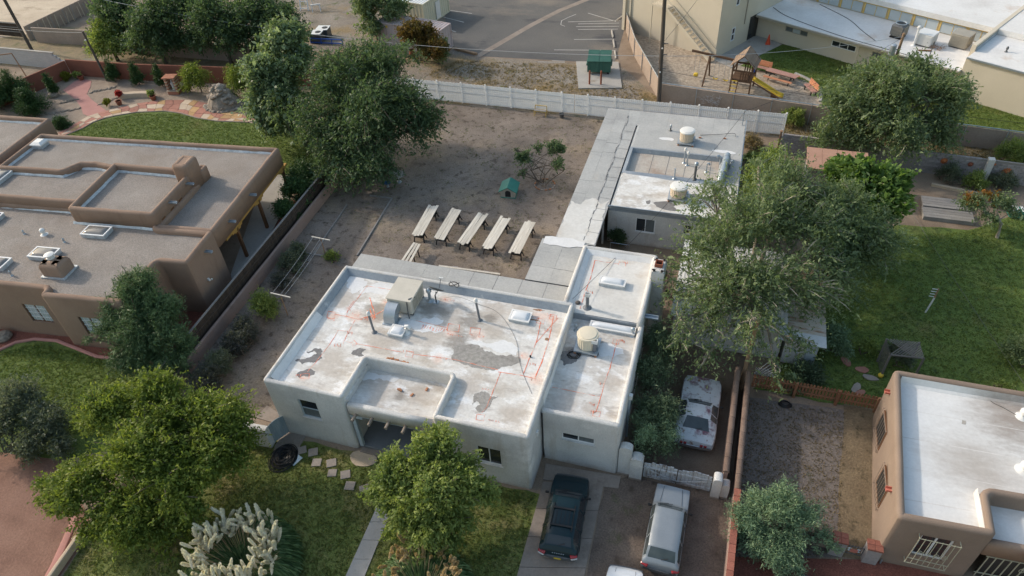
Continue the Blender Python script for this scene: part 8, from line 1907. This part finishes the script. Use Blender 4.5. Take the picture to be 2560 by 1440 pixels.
p = G2(2492,592); tt1 = tree('trumpet_tree', 'small tree with orange blossoms leaning over the plank platforms', p, [B(2440,510,2.0,1.1,.7),B(2500,505,1.9,1.1,.7),B(2470,545,1.5,.9,.6),B(2410,510,1.8,.6,.5),B(2530,530,1.5,.8,.6)], 'leaf_elm', 460, 8, .15, .5, .5, .1, .08, 'pale_bark', seed=130, stems=2)
tt2 = tree('trumpet_tree', 'cluster of orange blossoms on the leaning small tree', p, [B(2425,500,2.3,.8,.4),B(2470,490,2.3,.7,.4),B(2490,520,2.0,.5,.3)], 'leaf_orange', 70, 7, .13, .7, .25, 0, .01, seed=131, limbs=False, cat='blossom')
for ch_ in list(tt2.children):
    if ch_.name.startswith('crown'): ch_.parent = tt1; ch_.name = 'blossoms'; ch_['kind'] = 'stuff'
    else: bpy.data.objects.remove(ch_)
bpy.data.objects.remove(tt2)
# pampas grass: a fountain of leaves and single plumes
def pampas(c, R, n_leaf, label, plumes, plume_mat, seed, ring=.75, hgt=1.9, feather='leaf_plume'):
    t = thing('pampas_grass', label, 'pampas grass', (c[0],c[1],0)); rng = np.random.default_rng(seed); r = random.Random(seed)
    K = 6; a = rng.uniform(0,2*np.pi,n_leaf); out = R*rng.uniform(.75,1.15,n_leaf); r0 = rng.uniform(.05,.45,n_leaf)*R; h = rng.uniform(.8,1.3,n_leaf)
    Ps = []; Ds = []; Ss = []
    tt_ = np.linspace(0,1,K+1)
    rad = r0[:,None]+(out-r0)[:,None]*tt_[None,:]; z = h[:,None]*(4*tt_*(1-tt_)*.85+tt_*.12)[None,:]+.05
    X = rad*np.cos(a)[:,None]; Y = rad*np.sin(a)[:,None]; pts = np.stack([X,Y,z],2)
    mid = (pts[:,1:]+pts[:,:-1])/2; d = pts[:,1:]-pts[:,:-1]; L = np.linalg.norm(d,axis=2)
    P = mid.reshape(-1,3); S = L.reshape(-1)*1.25; D = unit(d.reshape(-1,3)); U = unit(np.cross(D, np.array([[0,0,1.]])+rng.normal(size=D.shape)*.3)); V = np.repeat(rng.uniform(0,1,n_leaf),K)
    me = leafmesh('leaves', P, D, U, S, .11, V); me.materials.append(MATS['leaf_pampas']); o = bpy.data.objects.new('leaves', me); C.objects.link(o); o.parent = t; o['kind'] = 'stuff'
    g_ = np.random.default_rng(3); nf = 240; u_ = g_.uniform(0,1,nf); an = g_.uniform(0,6.283,nf); rad0 = .085*np.sin(np.pi*np.clip(u_*.9+.05,0,1))**.8
    Pf = np.column_stack([rad0*np.cos(an)*.6, rad0*np.sin(an)*.6, .06+u_*.62]); Df = unit(np.column_stack([np.cos(an)*.42, np.sin(an)*.42, np.full(nf,1.0)])+g_.normal(size=(nf,3))*.12); Uf = unit(np.cross(Df, g_.normal(size=(nf,3))))
    sf = g_.uniform(.12,.22,nf); co = MB(); co.lathe((0,0,0), [(.012,0),(.04,.08),(.062,.24),(.06,.4),(.04,.56),(.01,.7)], 8)
    for i in range(nf):
        a_ = Df[i]*sf[i]*.5; b_ = Uf[i]*sf[i]*.14; co.add([Pf[i]-a_, Pf[i]+b_, Pf[i]+a_, Pf[i]-b_], [(0,1,2,3)])
    fm = mesh('plume', co); at_ = fm.attributes.new('v','FLOAT','FACE'); at_.data.foreach_set('value', g_.uniform(0,1,len(fm.polygons)).astype(np.float32)); fm.materials.append(MATS[feather]); src = None
    for k in range(plumes):
        q = r.random()*2*math.pi; rad_ = R*ring*r.uniform(.55,1.05); zb = hgt*r.uniform(.62,1.0)*(1.05-.35*abs(rad_/R-.5)); tx = r.uniform(.15,.75)
        loc = (rad_*math.cos(q), rad_*math.sin(q), zb); rot = (tx*-math.sin(q)*1.0, tx*math.cos(q), r.uniform(0,6)); sc = r.uniform(.95,1.4)
        if src is None: src = bpy.data.objects.new('plume', fm); C.objects.link(src); src.parent = t; src.location = loc; src.rotation_euler = rot
        else: link_copy(src, t, loc, rot, (sc*.82,sc*.82,sc*r.uniform(.75,1.0)))
    st_ = MB(); r = random.Random(seed)
    for k in range(plumes):
        q = r.random()*2*math.pi; rad_ = R*ring*r.uniform(.55,1.05); zb = hgt*r.uniform(.62,1.0)*(1.05-.35*abs(rad_/R-.5)); [r.random() for _ in range(4)]
        st_.tube([(rad_*.35*math.cos(q),rad_*.35*math.sin(q),.1),(rad_*.7*math.cos(q),rad_*.7*math.sin(q),zb*.6),(rad_*math.cos(q),rad_*math.sin(q),zb)], .012, 3)
    o = obj('stems', st_, 'plume_gold', t, world=False); o['kind'] = 'stuff'
    return t
pampas(G2(615,1425), 2.45, 4200, 'pampas grass clump with cream plumes on the front lawn', 230, 'plume', 5, .82, 2.1)
pampas(G2(1055,1492), 2.2, 2200, 'pampas grass clump with golden plumes below the ash tree', 80, 'plume_gold', 6, .8, 2.1, 'leaf_plume_gold')
# grass tufts and weeds: uncountable ground cover
def tufts(name, label, poly, n, s, leaf, seed, zmin=0.0, clus=0):
    rng = np.random.default_rng(seed); q = np.array([G2(*p) for p in poly]); lo, hi = q.min(0), q.max(0); out = []
    def inside(p):
        c = False; j = len(q)-1
        for i in range(len(q)):
            if (q[i][1] > p[1]) != (q[j][1] > p[1]) and p[0] < (q[j][0]-q[i][0])*(p[1]-q[i][1])/(q[j][1]-q[i][1])+q[i][0]: c = not c
            j = i
        return c
    while len(out) < n:
        p = rng.uniform(lo, hi)
        if inside(p): out += [p] if not clus else [p+rng.normal(size=2)*.28*rng.uniform(.4,1.6) for _ in range(clus)]
    c = np.repeat(np.array(out), 5, 0); N = len(c); P = np.column_stack([c+rng.normal(size=(N,2))*s*.5, np.full(N, s*.3)+zmin])
    D = unit(rng.normal(size=(N,3))*np.array([.7,.7,.3])+np.array([0,0,.8])); U = unit(np.cross(D, rng.normal(size=(N,3))))
    me = leafmesh(name, P, D, U, s*rng.uniform(.6,1.4,N), .3, rng.uniform(0,1,N)); me.materials.append(MATS[leaf]); o = bpy.data.objects.new(name, me); C.objects.link(o); o['kind'] = 'stuff'; o['label'] = label; o['category'] = 'grass'
tufts('lawn_grass', 'short rough grass of the front lawn', [(130,1480),(235,1322),(420,1160),(690,1092),(1340,1240),(1280,1500)], 15000, .085, 'leaf_grass', 1)
tufts('turf_grass', 'mown grass of the tan house back lawn', [(160,343),(235,308),(340,284),(450,286),(540,305),(640,308),(760,324),(835,436),(690,486),(680,425),(300,415)], 9000, .1, 'leaf_turf', 11, .01)
tufts('turf_grass', 'grass of the dark back lawn', [(1900,965),(2060,720),(2130,595),(2420,580),(2560,535),(2560,960),(2215,1020)], 12000, .08, 'leaf_dark_turf', 12)
tufts('turf_grass', 'grass of the tan house front lawn', [(0,885),(90,858),(190,882),(290,907),(400,920),(400,985),(300,1100),(0,1060)], 5000, .09, 'leaf_dark_turf', 13, .01)
tufts('turf_grass', 'grass of the church lawn', [(1952,112),(2200,160),(2560,260),(2560,330),(2062,300),(2036,214),(1960,190),(1890,165)], 6000, .12, 'leaf_turf', 14, .01)
tufts('yard_weeds', 'scattered dry weeds in the back yard dirt', [(835,480),(1085,255),(1500,300),(1390,600),(1300,690),(900,630)], 1900, .06, 'leaf_grass', 2, 0, 14)
tufts('verge_grass', 'dry grass of the gravel verge behind the vinyl fence', [(1050,190),(1150,150),(1440,165),(1640,240),(1640,262),(1300,225)], 1600, .16, 'leaf_dry', 3)
tufts('alley_grass', 'dry grass of the alley below the tan wall', [(1660,262),(2560,385),(2560,420),(1960,345),(1700,275)], 1500, .16, 'leaf_dry', 4)
tufts('vacant_lot_grass', 'dead grass of the vacant lot', [(1860,1000),(2110,1030),(2098,1388),(1832,1392)], 2600, .08, 'leaf_dry', 5)
